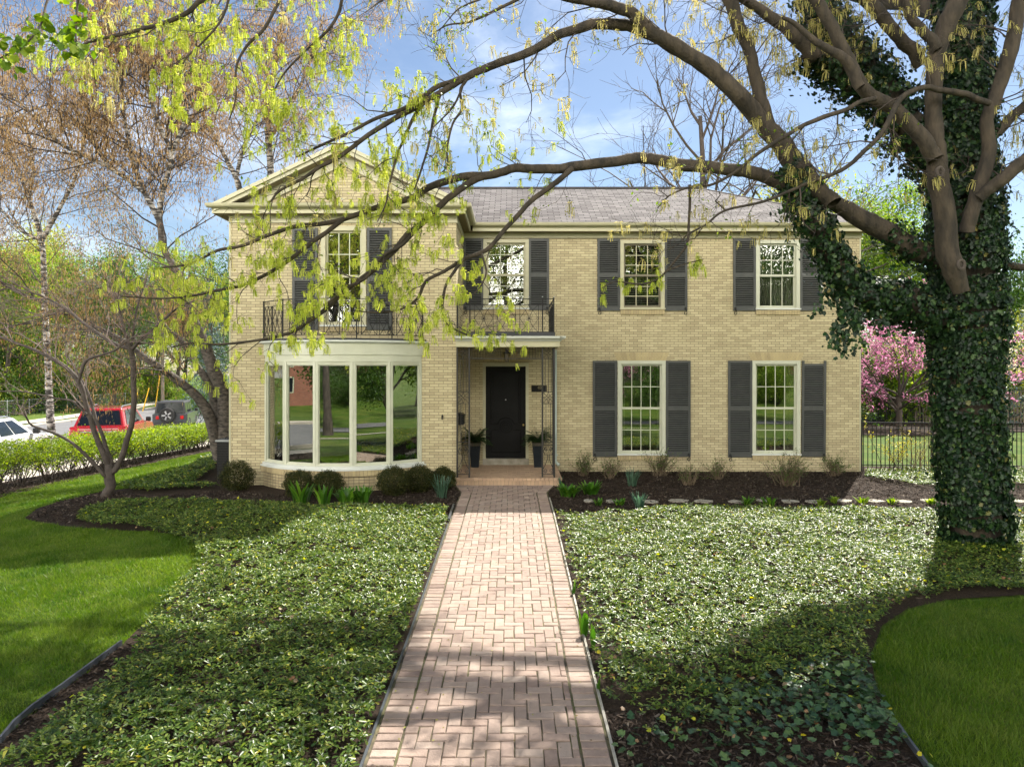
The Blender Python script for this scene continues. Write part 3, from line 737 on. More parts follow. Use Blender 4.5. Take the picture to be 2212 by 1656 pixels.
# ---- railings
def rosette(mb, c, u, r, ry):
    """six petal iron flower in the plane spanned by u and z"""
    for k in range(6):
        a = R(30+60*k); pts = []
        for j in range(9):
            t = j/8; rad = r*math.sin(math.pi*t)*.28; d = ry*t
            e = a; px = d*math.cos(e)-rad*math.sin(e)*1; pz = d*math.sin(e)+rad*math.cos(e); pts.append((c[0]+u[0]*px, c[1]+u[1]*px, c[2]+pz))
        for j in range(8, -1, -1):
            t = j/8; rad = -r*math.sin(math.pi*t)*.28; d = ry*t
            px = d*math.cos(a)-rad*math.sin(a); pz = d*math.sin(a)+rad*math.cos(a); pts.append((c[0]+u[0]*px, c[1]+u[1]*px, c[2]+pz))
        mb.tube(pts, .004, 4)
def rail_panel(mb, p, q, z0, z1, th=.0088):
    p = Vector((p[0], p[1], 0)); q = Vector((q[0], q[1], 0)); d = q-p; w = d.length; u = d.normalized()
    X = lambda s, z: (p.x+u.x*s, p.y+u.y*s, z)
    zc = (z0+z1)/2; h = z1-z0
    mb.tube([X(0, z0), X(0, z1)], th, 4); mb.tube([X(w, z0), X(w, z1)], th, 4)
    mb.tube([X(0, zc), X(w/2, z1), X(w, zc), X(w/2, z0), X(0, zc)], th*.85, 4)
    for s in (-1, 1):
        pts = []
        for k in range(15):
            t = -1+2*k/14; off = .04*w+(w/2-.04*w)*abs(t)**2.0
            pts.append(X(w/2+s*off, zc+t*h/2))
        mb.tube(pts, th*.85, 4)
    rosette(mb, X(w/2, zc), (u.x, u.y), .13*w*1.2, .16*w)
def ring(mb, c, u, r, th=.005, n=14):
    mb.tube([(c[0]+u[0]*r*math.cos(2*math.pi*k/n), c[1]+u[1]*r*math.cos(2*math.pi*k/n), c[2]+r*math.sin(2*math.pi*k/n)) for k in range(n+1)], th, 4)
yp = 15.0; sp = 1500/yp
xp = lambda d: (d-1105.8)/sp
zp = lambda d: CAMZ+(796-d)/sp
rl = MB(); zT, zU, zB = zp(646), zp(658.4), zp(717.5)
posts = [988, 1015, 1171.7, 1196]
for d in posts: rl.box(xp(d)-.014, xp(d)+.014, yp-.014, yp+.014, zp(727), zT+.03)
for z, r in ((zT, .009), (zU, .008), (zB, .009)): rl.box(xp(986), xp(1197), yp-r, yp+r, z-r, z+r)
for a, b in ((1024.4, 1065), (1073.5, 1113.5), (1122.6, 1163)): rail_panel(rl, (xp(a), yp), (xp(b), yp), zB, zU)
for a, b in ((990, 1012), (1173, 1194)):
    c = ((xp(a)+xp(b))/2, yp, (zB+zU)/2); ring(rl, c, (1, 0), .07, .005)
    rl.tube([(xp(a), yp, zU), (c[0], yp, c[2]+.07), (xp(b), yp, zU)], .005, 4); rl.tube([(xp(a), yp, zB), (c[0], yp, c[2]-.07), (xp(b), yp, zB)], .005, 4)
for d in (1044.4, 1093.5, 1142.6): ring(rl, (xp(d), yp, (zT+zU)/2), (1, 0), .052, .004)
xs = xp(1196)
for z, r in ((zT, .009), (zU, .008), (zB, .009)): rl.box(xs-r, xs+r, yp+.012, YM-.02, z-r, z+r)
for k in range(4):
    y0 = yp+.12+k*.47; rail_panel(rl, (xs, y0), (xs, y0+.38), zB, zU)
    rl.box(xs-.01, xs+.01, y0-.05, y0-.03, zB, zT)
ba = rl.build('balcony_railing', M['iron'], H); ba['label'] = 'black wrought iron railing over the porch'
for d in (988, 1015, 1093.5, 1142, 1171.7, 1197):
    fi = MB(); fi.lathe([(.004, 0), (.012, .012), (.014, .022), (.004, .038)], (xp(d), yp, zT+.025), 8)
    fi.build('finial', M['metal'], ba)
rl = MB(); zT, zU, zB = 3.99, 3.875, 3.25; br = BR+.03
for z, r in ((zT, .011), (zU, .008), (zB, .011)):
    P = [(*bow(-BA-.5+(2*BA+1)*k/30, br), z) for k in range(31)]; rl.tube(P, r, 4)
for k in range(6):
    t = [-BA-.5, -31, -12, 12, 31, BA+.5][k]; x, y = bow(t, br); rl.box(x-.011, x+.011, y-.011, y+.011, 3.17, zT+.02)
for a in (-49, -40, -26, -16.5, -5, 4.7, 14.5, 24, 33.5, 42):
    p = bow(a, br); q = bow(a+8.2, br); rail_panel(rl, p, q, zB, zU)
    m = bow(a+4.1, br); t = R(a+4.1); ring(rl, (m[0], m[1], (zT+zU)/2), (math.cos(t), math.sin(t)), .05, .004)
ba = rl.build('balcony_railing', M['iron'], H); ba['label'] = 'curved black iron railing over the bow window'

# ---- porch: roof, slab, iron columns, door
PR = MB(); PR.box(XJ+.002, xp(1208), yp-.1, YM-.002, zp(749.5), zp(737.5)); pr = PR.build('porch_roof', M['trim'], H)
mb = MB()
xr = xp(1208); zt0 = zp(737.4); prof = [(0, zt0), (.03, zt0), (.05, zt0+.025), (.09, zt0+.045), (.12, zt0+.06), (.13, zt0+.105), (0, zt0+.105)]
mb.prism([(yp-.1-a, b) for a, b in prof], XJ+.002, xr+.0, axis='x')
mb.prism([(xr+a, b) for a, b in prof], yp-.1, YM-.003, axis='y')
a0, b0 = .13, .12
mb.add([(xr, yp-.1, zt0), (xr+.13, yp-.1, zt0+.105), (xr, yp-.23, zt0+.105), (xr+.13, yp-.23, zt0+.105), (xr, yp-.1, zt0+.105), (xr+.12, yp-.22, zt0+.06)],
       [(2, 5, 3), (3, 5, 1), (2, 0, 5), (5, 0, 1), (2, 3, 1, 4)])
mb.build('crown_moulding', M['white'], pr)
mb = MB(); mb.box(XJ+.004, xp(1199), yp-.02, YM-.004, zp(727)-.08, zp(717.8)); mb.build('balcony_slab', M['slab'], pr)
mb = MB(); mb.box(XJ+.003, xp(1205), yp-.06, YM-.004, zp(749.5)-.012, zp(749.5)-.001); mb.build('porch_ceiling', pmat('porch_ceiling', (.30, .26, .15), None, rough=.7), pr)

def cr(mb, pts, r=.006, k=4): mb.tube(pts, r*1.35, k)
def star(mb, x0, x1, z0, z1, y):
    cx, cz = (x0+x1)/2, (z0+z1)/2
    for a, b in (((x0, z0), (x1, z1)), ((x0, z1), (x1, z0))): cr(mb, [(a[0], y, a[1]), (b[0], y, b[1])], .0055)
    for (a, b, c) in (((x0, z1), (cx, cz+(z1-z0)*.18), (x1, z1)), ((x0, z0), (cx, cz-(z1-z0)*.18), (x1, z0)), ((x0, z1), (cx-(x1-x0)*.18, cz), (x0, z0)), ((x1, z1), (cx+(x1-x0)*.18, cz), (x1, z0))): pass
    q = .5*(x1-x0); qz = .5*(z1-z0)
    for k in range(4):
        pts = []
        for j in range(7):
            t = j/6; a = (math.cos(k*math.pi/2), math.sin(k*math.pi/2)); b = (math.cos((k+1)*math.pi/2), math.sin((k+1)*math.pi/2))
            px = a[0]*(1-t)+b[0]*t; pz = a[1]*(1-t)+b[1]*t; s = 1-.75*math.sin(math.pi*t)*.7
            pts.append((cx+px*q*s, y, cz+pz*qz*s))
        cr(mb, pts, .005)
def scroll(mb, cx, cz, s, y, r=.032, flip=1):
    pts = []
    for j in range(16): a = R(-90+flip*j*32); rr = r*(1-j/22); pts.append((cx+s*rr*math.cos(a), y, cz+rr*math.sin(a)))
    cr(mb, pts, .006)
def column(x0, x1, y, label):
    zt, zb = zp(749.5)-.012, .2
    mb = MB()
    for x in (x0, x1): mb.box(x-.018, x+.018, y-.018, y+.018, zb, zt)
    cx = (x0+x1)/2; z1, z2, z3, z4 = zp(846), zp(871.5), zp(955), zp(962)
    zf = zp(774.4)
    for z in (z1, z2, zf, z3, z4, .27): mb.box(x0, x1, y-.008, y+.008, z-.007, z+.007)
    for f in (.25, .5, .75): cr(mb, [(x0+(x1-x0)*f, y, zf), (x0+(x1-x0)*f, y, z1)], .006)
    for f in (.3, .7): cr(mb, [(x0+(x1-x0)*f, y, z2), (x0+(x1-x0)*f, y, z3)], .006)
    star(mb, x0, x1, z2, z1, y); star(mb, x0, x1, zf, zt, y)
    w = x1-x0
    for s in (-1, 1):
        e = cx+s*w/2
        pts = [(e-s*w*.35, y, z4-.03), (e-s*w*.2, y, z4-.05), (e-s*w*.08, y, z4-.12), (e-s*.2*w, y, z4-.2), (e-s*w*.42, y, (z4+.3)/2+.1), (e-s*w*.42, y, (z4+.3)/2), (e-s*w*.2, y, .45), (e-s*w*.05, y, .38), (e-s*w*.02, y, .30)]
        cr(mb, pts, .007); scroll(mb, cx+s*w*.23, .34, s, y, .045); scroll(mb, e-s*w*.28, z4-.09, -s, y, .035)
    o = mb.build('porch_column', M['iron_old'], pr); o['label'] = label; return o
column(xp(987.5), xp(1013.5), yp, 'openwork iron column against the left wing')
column(xp(1171.5), xp(1197), yp, 'openwork iron column at the right of the porch')
mb = MB()
for y0 in (yp+.05, yp+.30):
    mb.box(xp(1197)-.012, xp(1197)+.012, y0+.2-.012, y0+.2+.012, .2, 3.0)
for k in range(5): mb.box(xp(1197)-.006, xp(1197)+.006, yp+.04+k*.05, yp+.05+k*.05, .27, 3.0)
for k in range(14): mb.tube([(xp(1197), yp+.01, .3+k*.2), (xp(1197), yp+.25, .42+k*.2)], .006, 4); mb.tube([(xp(1197), yp+.25, .3+k*.2), (xp(1197), yp+.01, .42+k*.2)], .006, 4)
mb.build('side_trellis', M['iron'], pr)
mb = MB(); zb, zt = zp(774.4), zp(749.5)-.012; xa, xb = xp(1013.5), xp(1171.5)
mb.box(xa, xb, yp-.01, yp+.01, zb-.01, zb+.01)
def key(cx, s):
    w, h = .15, (zt-zb)*.76; z = (zt+zb)/2
    P = [(-w, -h/2), (-w, h/2), (w, h/2), (w, -h/2+.02), (-w+.045, -h/2+.02), (-w+.045, h/2-.045), (w-.045, h/2-.045), (w-.045, -h/2+.06), (-.03, -h/2+.06), (-.03, 0), (.03, 0)]
    mb.tube([(cx+s*a, yp, z+b) for a, b in P], .0085, 4)
key(xp(1066), -1); key(xp(1121), 1)
for d in list(range(1019, 1052, 6))+list(range(1138, 1170, 6)): cr(mb, [(xp(d), yp, zb), (xp(d), yp, zt)], .005)
for d in (1092, 1095): cr(mb, [(xp(d), yp, zb), (xp(d), yp, zt)], .005)
mb.build('porch_frieze', M['iron_old'], pr)

# slab and step
def porch_slab():
    V = MB(); zs = .195; x0, x1 = XJ+.002, 1.08; y0 = 14.93
    V.box(x0, x1-.03, y0+.03, YM, -.1, zs-.045); o = V.build('porch_step', M['mortar'], H)
    return o
ps = porch_slab()
def pieces(lst, name, mat, parent, gap=.004):
    rg = np.random.default_rng(5); mb = MB()
    for (a, b, c, d, e, f) in lst:
        j = rg.normal(0, .0015); mb.box(a+gap, b-gap, c+gap*.9, d-gap*.9, e, f+j)
    return mb.build(name, mat, parent)
lst = []; n = int((1.08-XJ)/.1); 
for k in range(24):
    a = XJ+.005+k*(1.08-XJ-.005)/24; b = a+(1.08-XJ-.005)/24; lst.append((a, b, 14.93, 15.13, .135, .195))
for k in range(28):
    a = XJ+.005+k*(1.05-XJ-.005)/28; b = a+(1.05-XJ-.005)/28; lst.append((a, b, 14.955, 15.1, .0, .132))
for k in range(9):
    lst.append((.98, 1.08, 15.14+k*.21, 15.35+k*.21, .135, .195)); lst.append((.98, 1.05, 15.14+k*.21, 15.35+k*.21, .0, .132))
j = 0; y = 15.14
while y < YM-.02:
    x = XJ+.01-(.1 if j % 2 else 0)
    while x < .97: lst.append((max(x, XJ+.005), min(x+.2, .975), y, min(y+.1, YM-.002), .14, .193)); x += .2
    y += .1; j += 1
M['step_brick'] = pmat('step_brick', (.44, .30, .19), (.36, .25, .165), 9, .85, bump=.3, island=[(0, (.48, .33, .21)), (1, (.33, .225, .15))], islandc=.6)
pieces(lst, 'step_bricks', M['step_brick'], ps)
mb = MB(); mb.box(xm(1042.7), xm(1142.3), YM-.06, YM+.1, .19, DZ0); mb.build('door_step', M['stone'], H)
mb = MB(); c = .07
mb.box(DX0-c, DX0, YM-.02, YM+.14, DZ0, DZ1+.085); mb.box(DX1, DX1+c, YM-.02, YM+.14, DZ0, DZ1+.085); mb.box(DX0, DX1, YM-.02, YM+.14, DZ1, DZ1+.085)
mb.build('door_frame', M['trim'], H)
mb = MB(); YD = YM+.09; mb.box(DX0, DX1, YD, YD+.05, DZ0, DZ1)
mb.box(DX0, DX1, YD+.06, YD+.3, .1, DZ1+.05)
w = DX1-DX0; h = DZ1-DZ0; cx = (DX0+DX1)/2; za = DZ0+h*.35
P = [(DX0+.13, za+.05), (DX0+.13, DZ1-.13), (DX1-.13, DZ1-.13), (DX1-.13, za+.05), (cx+.2, za+.05)]
P += [(cx+.2*math.cos(R(a))*1.0, za+.05+.15*math.sin(R(a))) for a in range(10, 175, 15)] + [(cx-.2, za+.05), (DX0+.13, za+.05)]
mb.tube([(x, YD-.002, z) for x, z in P], .014, 6); 
mb.tube([(cx+(x-cx)*.87, YD-.002, (z-1.35)*.93+1.36) for x, z in P], .008, 6)
for r in (.15, .10, .05): mb.tube([(cx+r*math.cos(R(a)), YD-.002, za-.02+r*math.sin(R(a))) for a in range(0, 361, 15)], .010, 6)
P = [(DX0+.13, za-.1), (DX0+.13, DZ0+.14), (DX1-.13, DZ0+.14), (DX1-.13, za-.1), (cx+.19, za-.1)]
mb.tube([(x, YD-.002, z) for x, z in P], .012, 6); mb.tube([(DX0+.13, YD-.002, za-.1), (cx-.19, YD-.002, za-.1)], .012, 6)
mb.box(DX0+.13, DX1-.13, YD-.008, YD, DZ0+.03, DZ0+.13)
dr = mb.build('door', M['door'], H)
mb = MB(); mb.lathe([(.005, 0), (.028, .005), (.03, .03), (.016, .045), (.0, .05)], (0, 0, 0), 12)
mb.v = [(DX1-.06+x, YD-z, DZ0+.82+y) for x, y, z in mb.v]; mb.build('handle', M['brass'], dr)
mb = MB(); mb.lathe([(.003, 0), (.014, .004), (.012, .01), (0, .012)], (0, 0, 0), 10)
mb.v = [(cx+x, YD-z, DZ0+h*.637+y) for x, y, z in mb.v]; mb.build('peephole', M['white'], dr)
# downspout
mb = MB(); xd = 1.06; yd = YM-.06
mb.box(xd-.035, xd+.035, yd-.03, yd+.03, .34, zp(749.5)-.012)
mb.tube([(xd, yd, .37), (xd, yd-.02, .30), (xd+.04, yd-.05, .24), (xd+.09, yd-.08, .20)], .04, 6); mb.box(xd-.04, xd+.06, yd-.036, yd+.036, .42, .45)
mb.build('downspout', M['sage'], H)

# ---- small things on and at the house
def text_mesh(txt, size, loc, mat, parent, name):
    cu = bpy.data.curves.new(name, 'FONT'); cu.body = txt; cu.size = size; cu.extrude = .002; cu.align_x = 'CENTER'; cu.align_y = 'CENTER'
    o = bpy.data.objects.new(name, cu); COL.objects.link(o)
    dg = bpy.context.evaluated_depsgraph_get(); dg.update(); me = bpy.data.meshes.new_from_object(o.evaluated_get(dg))
    V = np.array([v.co[:] for v in me.vertices]); F = [tuple(p.vertices) for p in me.polygons]
    COL.objects.unlink(o); bpy.data.objects.remove(o)
    V2 = np.column_stack([V[:, 0]*.8+loc[0], -V[:, 2]+loc[1], V[:, 1]*1.05+loc[2]])
    return mk(name, V2, F, mat, parent)
sx0, sx1, sz0, sz1 = xm(1147.5), xm(1181), zm(846.5), zm(832)
sg = thing('house_number_sign', 'small dark rectangular plaque with house number beside the front door', 'sign', ((sx0+sx1)/2, YM, (sz0+sz1)/2))
mb = MB(); mb.box(sx0+.01, sx1-.01, YM-.02, YM-.001, sz0+.01, sz1-.01); mb.build('plaque', M['door'], sg)
mb = MB()
for a in ((sx0, sx1, sz0, sz0+.01), (sx0, sx1, sz1-.01, sz1), (sx0, sx0+.01, sz0+.01, sz1-.01), (sx1-.01, sx1, sz0+.01, sz1-.01)): mb.box(a[0], a[1], YM-.025, YM-.001, a[2], a[3])
mb.build('border', pmat('aged_brass', (.09, .07, .035), None, rough=.5, metal=.6), sg)
text_mesh('400', .105, (xm(1166.5), YM-.022, zm(837.6)), pmat('dull_gold', (.22, .18, .09), None, rough=.5), sg, 'lettering')
# lantern
lx, ly = xp(1094.5)*16.0/15.0, 16.0; s16 = 1500/16.0; zL = lambda d: CAMZ+(796-d)/s16
ln = thing('porch_lantern', 'black iron lantern hanging from the porch ceiling before the door', 'lantern', (lx, ly, zL(750)))
mb = MB(); mb.tube([(lx, ly, 2.99), (lx, ly, zL(757))], .008, 6); mb.lathe([(.05, 0), (.05, .01)], (lx, ly, 2.97), 10)
mb.lathe([(.10, 0), (.105, .012), (.06, .03), (.02, .07), (.008, .1)], (lx, ly, zL(764)), 12)
for k in range(6):
    a = R(60*k+30); mb.tube([(lx+.075*math.cos(a), ly+.075*math.sin(a), zL(764)), (lx+.045*math.cos(a), ly+.045*math.sin(a), zL(780))], .006, 4)
mb.lathe([(.05, 0), (.05, .012), (.02, .03)], (lx, ly, zL(781.5)), 6)
mb.build('cage', M['iron'], ln)
mb = MB(); mb.lathe([(.04, 0), (.068, .15)], (lx, ly, zL(780)+.0), 6); mb.build('glass', M['warm_glass'], ln)
# wall bell / hose bib on the wing
hx, hz = xw(955.5), zw(901)
hb = thing('wall_fixture', 'tiny black fixture on the brick between bow window and porch', 'fixture', (hx, YW, hz))
mb = MB(); mb.box(hx-.018, hx+.018, YW-.04, YW, hz-.045, hz+.03); mb.tube([(hx, YW-.02, hz+.03), (hx, YW-.035, hz+.055)], .012, 6); mb.build('housing', M['iron'], hb)
mb = MB(); mb.box(hx+.01, hx+.03, YW-.045, YW-.02, hz-.03, hz+.0); mb.build('cover', M['soffit'], hb)
# letterbox on the wing side wall
lb = thing('letterbox', 'black letterbox on the side wall left of the front door', 'letterbox', (XJ+.07, 15.9, 1.4))
mb = MB(); mb.box(XJ+.003, XJ+.12, 15.65, 16.05, 1.28, 1.47); mb.build('box', M['iron'], lb)
mb = MB(); mb.prism([(XJ+.0, 1.475), (XJ+.14, 1.475), (XJ+.13, 1.50), (XJ+.0, 1.55)], 15.63, 16.07, axis='y'); mb.build('lid', M['iron'], lb)
# air conditioner at the far left corner
cx_, cy_ = -6.44, 16.1
ac = thing('air_conditioner', 'black air conditioning unit with grey top behind the left corner of the house', 'air conditioner', (cx_, cy_, gzf(cx_, cy_)))
zb = gzf(cx_, cy_); zt = .93
mb = MB()
for k in range(15): mb.box(cx_-.27, cx_+.27, cy_-.33, cy_+.33, zb+.05+k*.058, zb+.05+k*.058+.012)
mb.box(cx_-.26, cx_+.26, cy_-.32, cy_+.32, zb, zt-.04); mb.build('housing', M['iron'], ac)
mb = MB(); mb.box(cx_-.29, cx_+.29, cy_-.35, cy_+.35, zt-.04, zt); mb.build('top_cover', M['metal'], ac)
mb = MB()
for r in (.08, .14, .2, .25): mb.tube([(cx_+r*math.cos(R(a)), cy_+r*math.sin(R(a)), zt+.012) for a in range(0, 361, 20)], .006, 4)
mb.build('fan_grille', M['iron'], ac)
# ------------------------------------------------------------------ growing things: helpers
class TS:
    """many tapered tubes collected into one surface"""
    def __init__(s): s.V = []; s.F = []; s.n = 0
    def add(s, P, Rr, k=5, jit=0.0):
        P = np.asarray(P, float); Rr = np.asarray(Rr, float); n = len(P)
        T = np.gradient(P, axis=0); T /= (np.linalg.norm(T, axis=1, keepdims=True)+1e-9)
        m = P[-1]-P[0]; ref = np.zeros(3); ref[np.argmin(np.abs(m))] = 1
        U = np.cross(T, ref); U /= (np.linalg.norm(U, axis=1, keepdims=True)+1e-9); B = np.cross(T, U)
        a = np.arange(k)*2*np.pi/k
        rr = Rr[:, None]*(1+(RNG.normal(0, jit, (n, k)) if jit else 0))
        V = P[:, None, :]+rr[..., None]*(np.cos(a)[None, :, None]*U[:, None, :]+np.sin(a)[None, :, None]*B[:, None, :])
        I = s.n+np.arange(n*k).reshape(n, k); J = np.roll(I, -1, 1)
        s.F.append(np.stack([I[:-1], J[:-1], J[1:], I[1:]], -1).reshape(-1, 4)); s.V.append(V.reshape(-1, 3)); s.n += n*k
    def build(s, name, mat, parent=None, smooth=True):
        return mk(name, np.concatenate(s.V), np.concatenate(s.F), mat, parent, smooth)

def spline(P, Rr, sub=5, wob=0.0):
    P = np.asarray(P, float); Rr = np.asarray(Rr, float)
    Q = np.vstack([2*P[0]-P[1], P, 2*P[-1]-P[-2]]); out = []; rad = []
    for i in range(len(P)-1):
        p0, p1, p2, p3 = Q[i:i+4]
        for j in range(sub):
            t = j/sub; out.append(.5*((2*p1)+(-p0+p2)*t+(2*p0-5*p1+4*p2-p3)*t*t+(-p0+3*p1-3*p2+p3)*t**3)); rad.append(Rr[i]*(1-t)+Rr[i+1]*t)
    out.append(P[-1]); rad.append(Rr[-1]); out = np.array(out); rad = np.array(rad)
    if wob:
        w = RNG.normal(0, 1, out.shape); w[1:-1] = (w[:-2]+w[1:-1]+w[2:])/2; w[0] = 0; w[-1] = 0
        out = out+w*wob*rad[:, None]
    return out, rad
def unit(v): return v/(np.linalg.norm(v)+1e-9)
def bough(ts, tips, p, d, L, r, lvl, rg, up=0.0, wander=.25, kids=(5, 5, 4, 3), ratio=.6, ang=(25, 60), nseg=5, twigmin=.004, k=5, trace=None, first=.25):
    pts = [np.array(p, float)]; d = unit(np.array(d, float)); step = L/nseg
    for i in range(nseg):
        d = unit(d+rg.normal(0, wander, 3)+np.array([0, 0, up])); pts.append(pts[-1]+d*step)
    pts = np.array(pts); rad = np.linspace(r, max(r*.35, twigmin*.6), nseg+1)
    ts.add(pts, rad, k if lvl > 1 else max(3, k-2))
    if trace is not None: trace.append((pts, rad, lvl))
    if lvl <= 0:
        for q in pts[1:]: tips.append((q, d))
        return
    n = kids[min(lvl, len(kids)-1)]
    for j in range(n):
        t = first+(1-first)*(j+rg.random()*.8)/n; t = min(t, .98); i = min(int(t*nseg), nseg-1); f = t*nseg-i
        q = pts[i]*(1-f)+pts[i+1]*f; dd = unit(pts[i+1]-pts[i]); a = R(rg.uniform(*ang)); ax = unit(np.cross(dd, rg.normal(0, 1, 3)))
        nd = dd*math.cos(a)+ax*math.sin(a)
        bough(ts, tips, q, nd, L*ratio*rg.uniform(.7, 1.15), max(np.interp(t, [0, 1], [r, r*.4])*.6, twigmin), lvl-1, rg, up, wander, kids, ratio, ang, max(3, nseg-1), twigmin, k, trace, first)
    tips.append((pts[-1], d))

def rotm(yaw, pitch, roll):
    cy, sy, cp, sp, cr_, sr = np.cos(yaw), np.sin(yaw), np.cos(pitch), np.sin(pitch), np.cos(roll), np.sin(roll)
    m = np.empty((len(yaw), 3, 3))
    m[:, 0, 0] = cy*cp; m[:, 0, 1] = cy*sp*sr-sy*cr_; m[:, 0, 2] = cy*sp*cr_+sy*sr
    m[:, 1, 0] = sy*cp; m[:, 1, 1] = sy*sp*sr+cy*cr_; m[:, 1, 2] = sy*sp*cr_-cy*sr
    m[:, 2, 0] = -sp; m[:, 2, 1] = cp*sr; m[:, 2, 2] = cp*cr_
    return m
def scatter(tV, tF, pos, yaw, pitch, roll, scale):
    pos = np.asarray(pos, float); n = len(pos); M3 = rotm(yaw, pitch, roll)
    V = np.einsum('nij,mj->nmi', M3, tV)*np.asarray(scale).reshape(n, 1, 1)+pos[:, None, :]
    F = (tF[None]+(np.arange(n)*len(tV))[:, None, None]).reshape(-1, tF.shape[1])
    return V.reshape(-1, 3), F
def rs(n, rg=RNG, pitch=(-1.2, 1.2)):
    return rg.uniform(0, 6.283, n), rg.uniform(pitch[0], pitch[1], n), rg.uniform(-1, 1, n)
LEAF = (np.array([(0, 0, 0), (.45, .27, .07), (1, 0, -.04), (.45, -.27, .07)]), np.array([(0, 3, 2), (0, 2, 1)]))
OBO = (np.array([(0, 0, 0), (.55, -.17, .05), (.85, -.19, .04), (1, 0, -.03), (.85, .19, .04), (.55, .17, .05)]), np.array([(0, 1, 2, 3), (0, 3, 4, 5)]))
a_ = [R(t) for t in (-90, -55, -30, 0, 30, 62, 90, 118, 150, 180, 210, 235)]
r_ = [.35, .62, .45, .62, .50, .62, 1.0, .62, .50, .62, .45, .62]
IVYL = (np.array([(0, 0, .06)]+[(q*math.sin(t)*.6+.3, q*math.cos(t)*.58, -.03) for t, q in zip(a_, r_)]), np.array([(0, i+1, (i+1) % 12+1) for i in range(12)]))
IVYL = (np.array([(0, 0, 0), (.12, -.42, .02), (.45, -.30, .05), (.5, -.46, .0), (1.0, 0, -.06), (.5, .46, .0), (.45, .30, .05), (.12, .42, .02)]), np.array([(0, 1, 2), (0, 2, 3), (0, 3, 4), (0, 4, 5), (0, 5, 6), (0, 6, 7)]))
def tassel_template(rg, n=11, drop=1.0, leaf=3):
    """a drooping bunch of thin flower threads with a few small leaves above"""
    V = []; F = []
    for k in range(n):
        a = rg.uniform(0, 6.283); r0 = rg.uniform(0, .10); r1 = rg.uniform(.12, .36); l = rg.uniform(.55, 1.0)*drop; w = rg.uniform(.020, .034)
        ca, sa = math.cos(a), math.sin(a); b = len(V); px, py = -sa*w, ca*w
        for (r, z, ww) in ((r0, 0, .5), (r1, -.30*l, 1), (r1*1.15, -l*.8, 1), (r1*1.1, -l, .8)):
            V += [(r*ca+px*ww, r*sa+py*ww, z), (r*ca-px*ww, r*sa-py*ww, z)]
        F += [(b, b+1, b+3, b+2), (b+2, b+3, b+5, b+4), (b+4, b+5, b+7, b+6)]
        # small end florets
        b = len(V); e = w*2.0; c = (r1*1.1*ca, r1*1.1*sa, -l)
        V += [(c[0]-e, c[1], c[2]), (c[0], c[1]+e, c[2]-e), (c[0]+e, c[1], c[2]), (c[0], c[1]-e, c[2]+e)]; F += [(b, b+1, b+2, b+3)]
    for k in range(leaf):
        a = rg.uniform(0, 6.283); l = rg.uniform(.22, .42); w = l*.32; ca, sa = math.cos(a), math.sin(a); b = len(V); z = rg.uniform(.0, .12)
        V += [(0, 0, 0), (ca*l*.5-sa*w, sa*l*.5+ca*w, z), (ca*l, sa*l, z-.06), (ca*l*.5+sa*w, sa*l*.5-ca*w, z)]; F += [(b, b+1, b+2, b+3)]
    return np.array(V), np.array(F)
def tassels(pts, size, rg, n=11, leaf=3, variants=5):
    Vs = []; Fs = []; o = 0; pts = np.asarray(pts); idx = rg.integers(0, variants, len(pts))
    for v in range(variants):
        tv, tf = tassel_template(rg, n, leaf=leaf); P = pts[idx == v]
        if not len(P): continue
        m = len(P); V, F = scatter(tv, tf, P, rg.uniform(0, 6.283, m), rg.normal(0, .15, m), rg.normal(0, .15, m), size*rg.uniform(.6, 1.25, m))
        Vs.append(V); Fs.append(F+o); o += len(V)
    return np.concatenate(Vs), np.concatenate(Fs)

M['bark'] = pmat('maple_bark', (.058, .044, .029), (.020, .016, .011), 9, .92, bump=1.0, bscale=30, stretch=(1, 1, .35), detail=8)
M['bark_far'] = pmat('grey_bark', (.075, .060, .048), (.035, .028, .023), 6, .9, bump=.6, bscale=18, stretch=(1, 1, .3))
M['twig'] = pmat('twig_bark', (.060, .044, .034), (.035, .026, .020), 12, .8)
M['twig_pale'] = pmat('pale_twig', (.20, .15, .125), (.11, .08, .068), 10, .8)
M['ivy'] = pmat('ivy_leaf', (.016, .042, .014), None, rough=.42, island=[(0, (.005, .017, .008)), (.5, (.011, .032, .012)), (.85, (.03, .070, .020)), (.97, (.07, .12, .035)), (1, (.20, .16, .05))], transl=.25, spec=.32)
M['tassel'] = pmat('yellow_green_blossom', (.40, .45, .06), None, rough=.6, island=[(0, (.27, .35, .04)), (.5, (.44, .50, .08)), (.85, (.56, .58, .16)), (1, (.14, .24, .03))], transl=.5, spec=.2)
M['tassel_dull'] = pmat('buff_blossom', (.40, .36, .13), None, rough=.6, island=[(0, (.26, .25, .07)), (.5, (.42, .38, .14)), (1, (.52, .47, .20))], transl=.45, spec=.2)
M['young'] = pmat('young_leaf', (.12, .22, .02), None, rough=.45, island=[(0, (.06, .13, .012)), (.5, (.13, .22, .02)), (1, (.26, .34, .05))], transl=.5, spec=.4)
M['pachy'] = pmat('pachysandra_leaf', (.05, .11, .02), None, rough=.36, island=[(0, (.018, .052, .009)), (.4, (.065, .125, .018)), (.75, (.15, .22, .035)), (.95, (.26, .31, .07)), (1, (.46, .42, .06))], transl=.36, spec=.42)
M['catkin'] = pmat('birch_catkin', (.30, .20, .09), None, rough=.8, island=[(0, (.22, .135, .06)), (.5, (.38, .26, .12)), (1, (.50, .38, .20))], transl=.3, spec=.2)

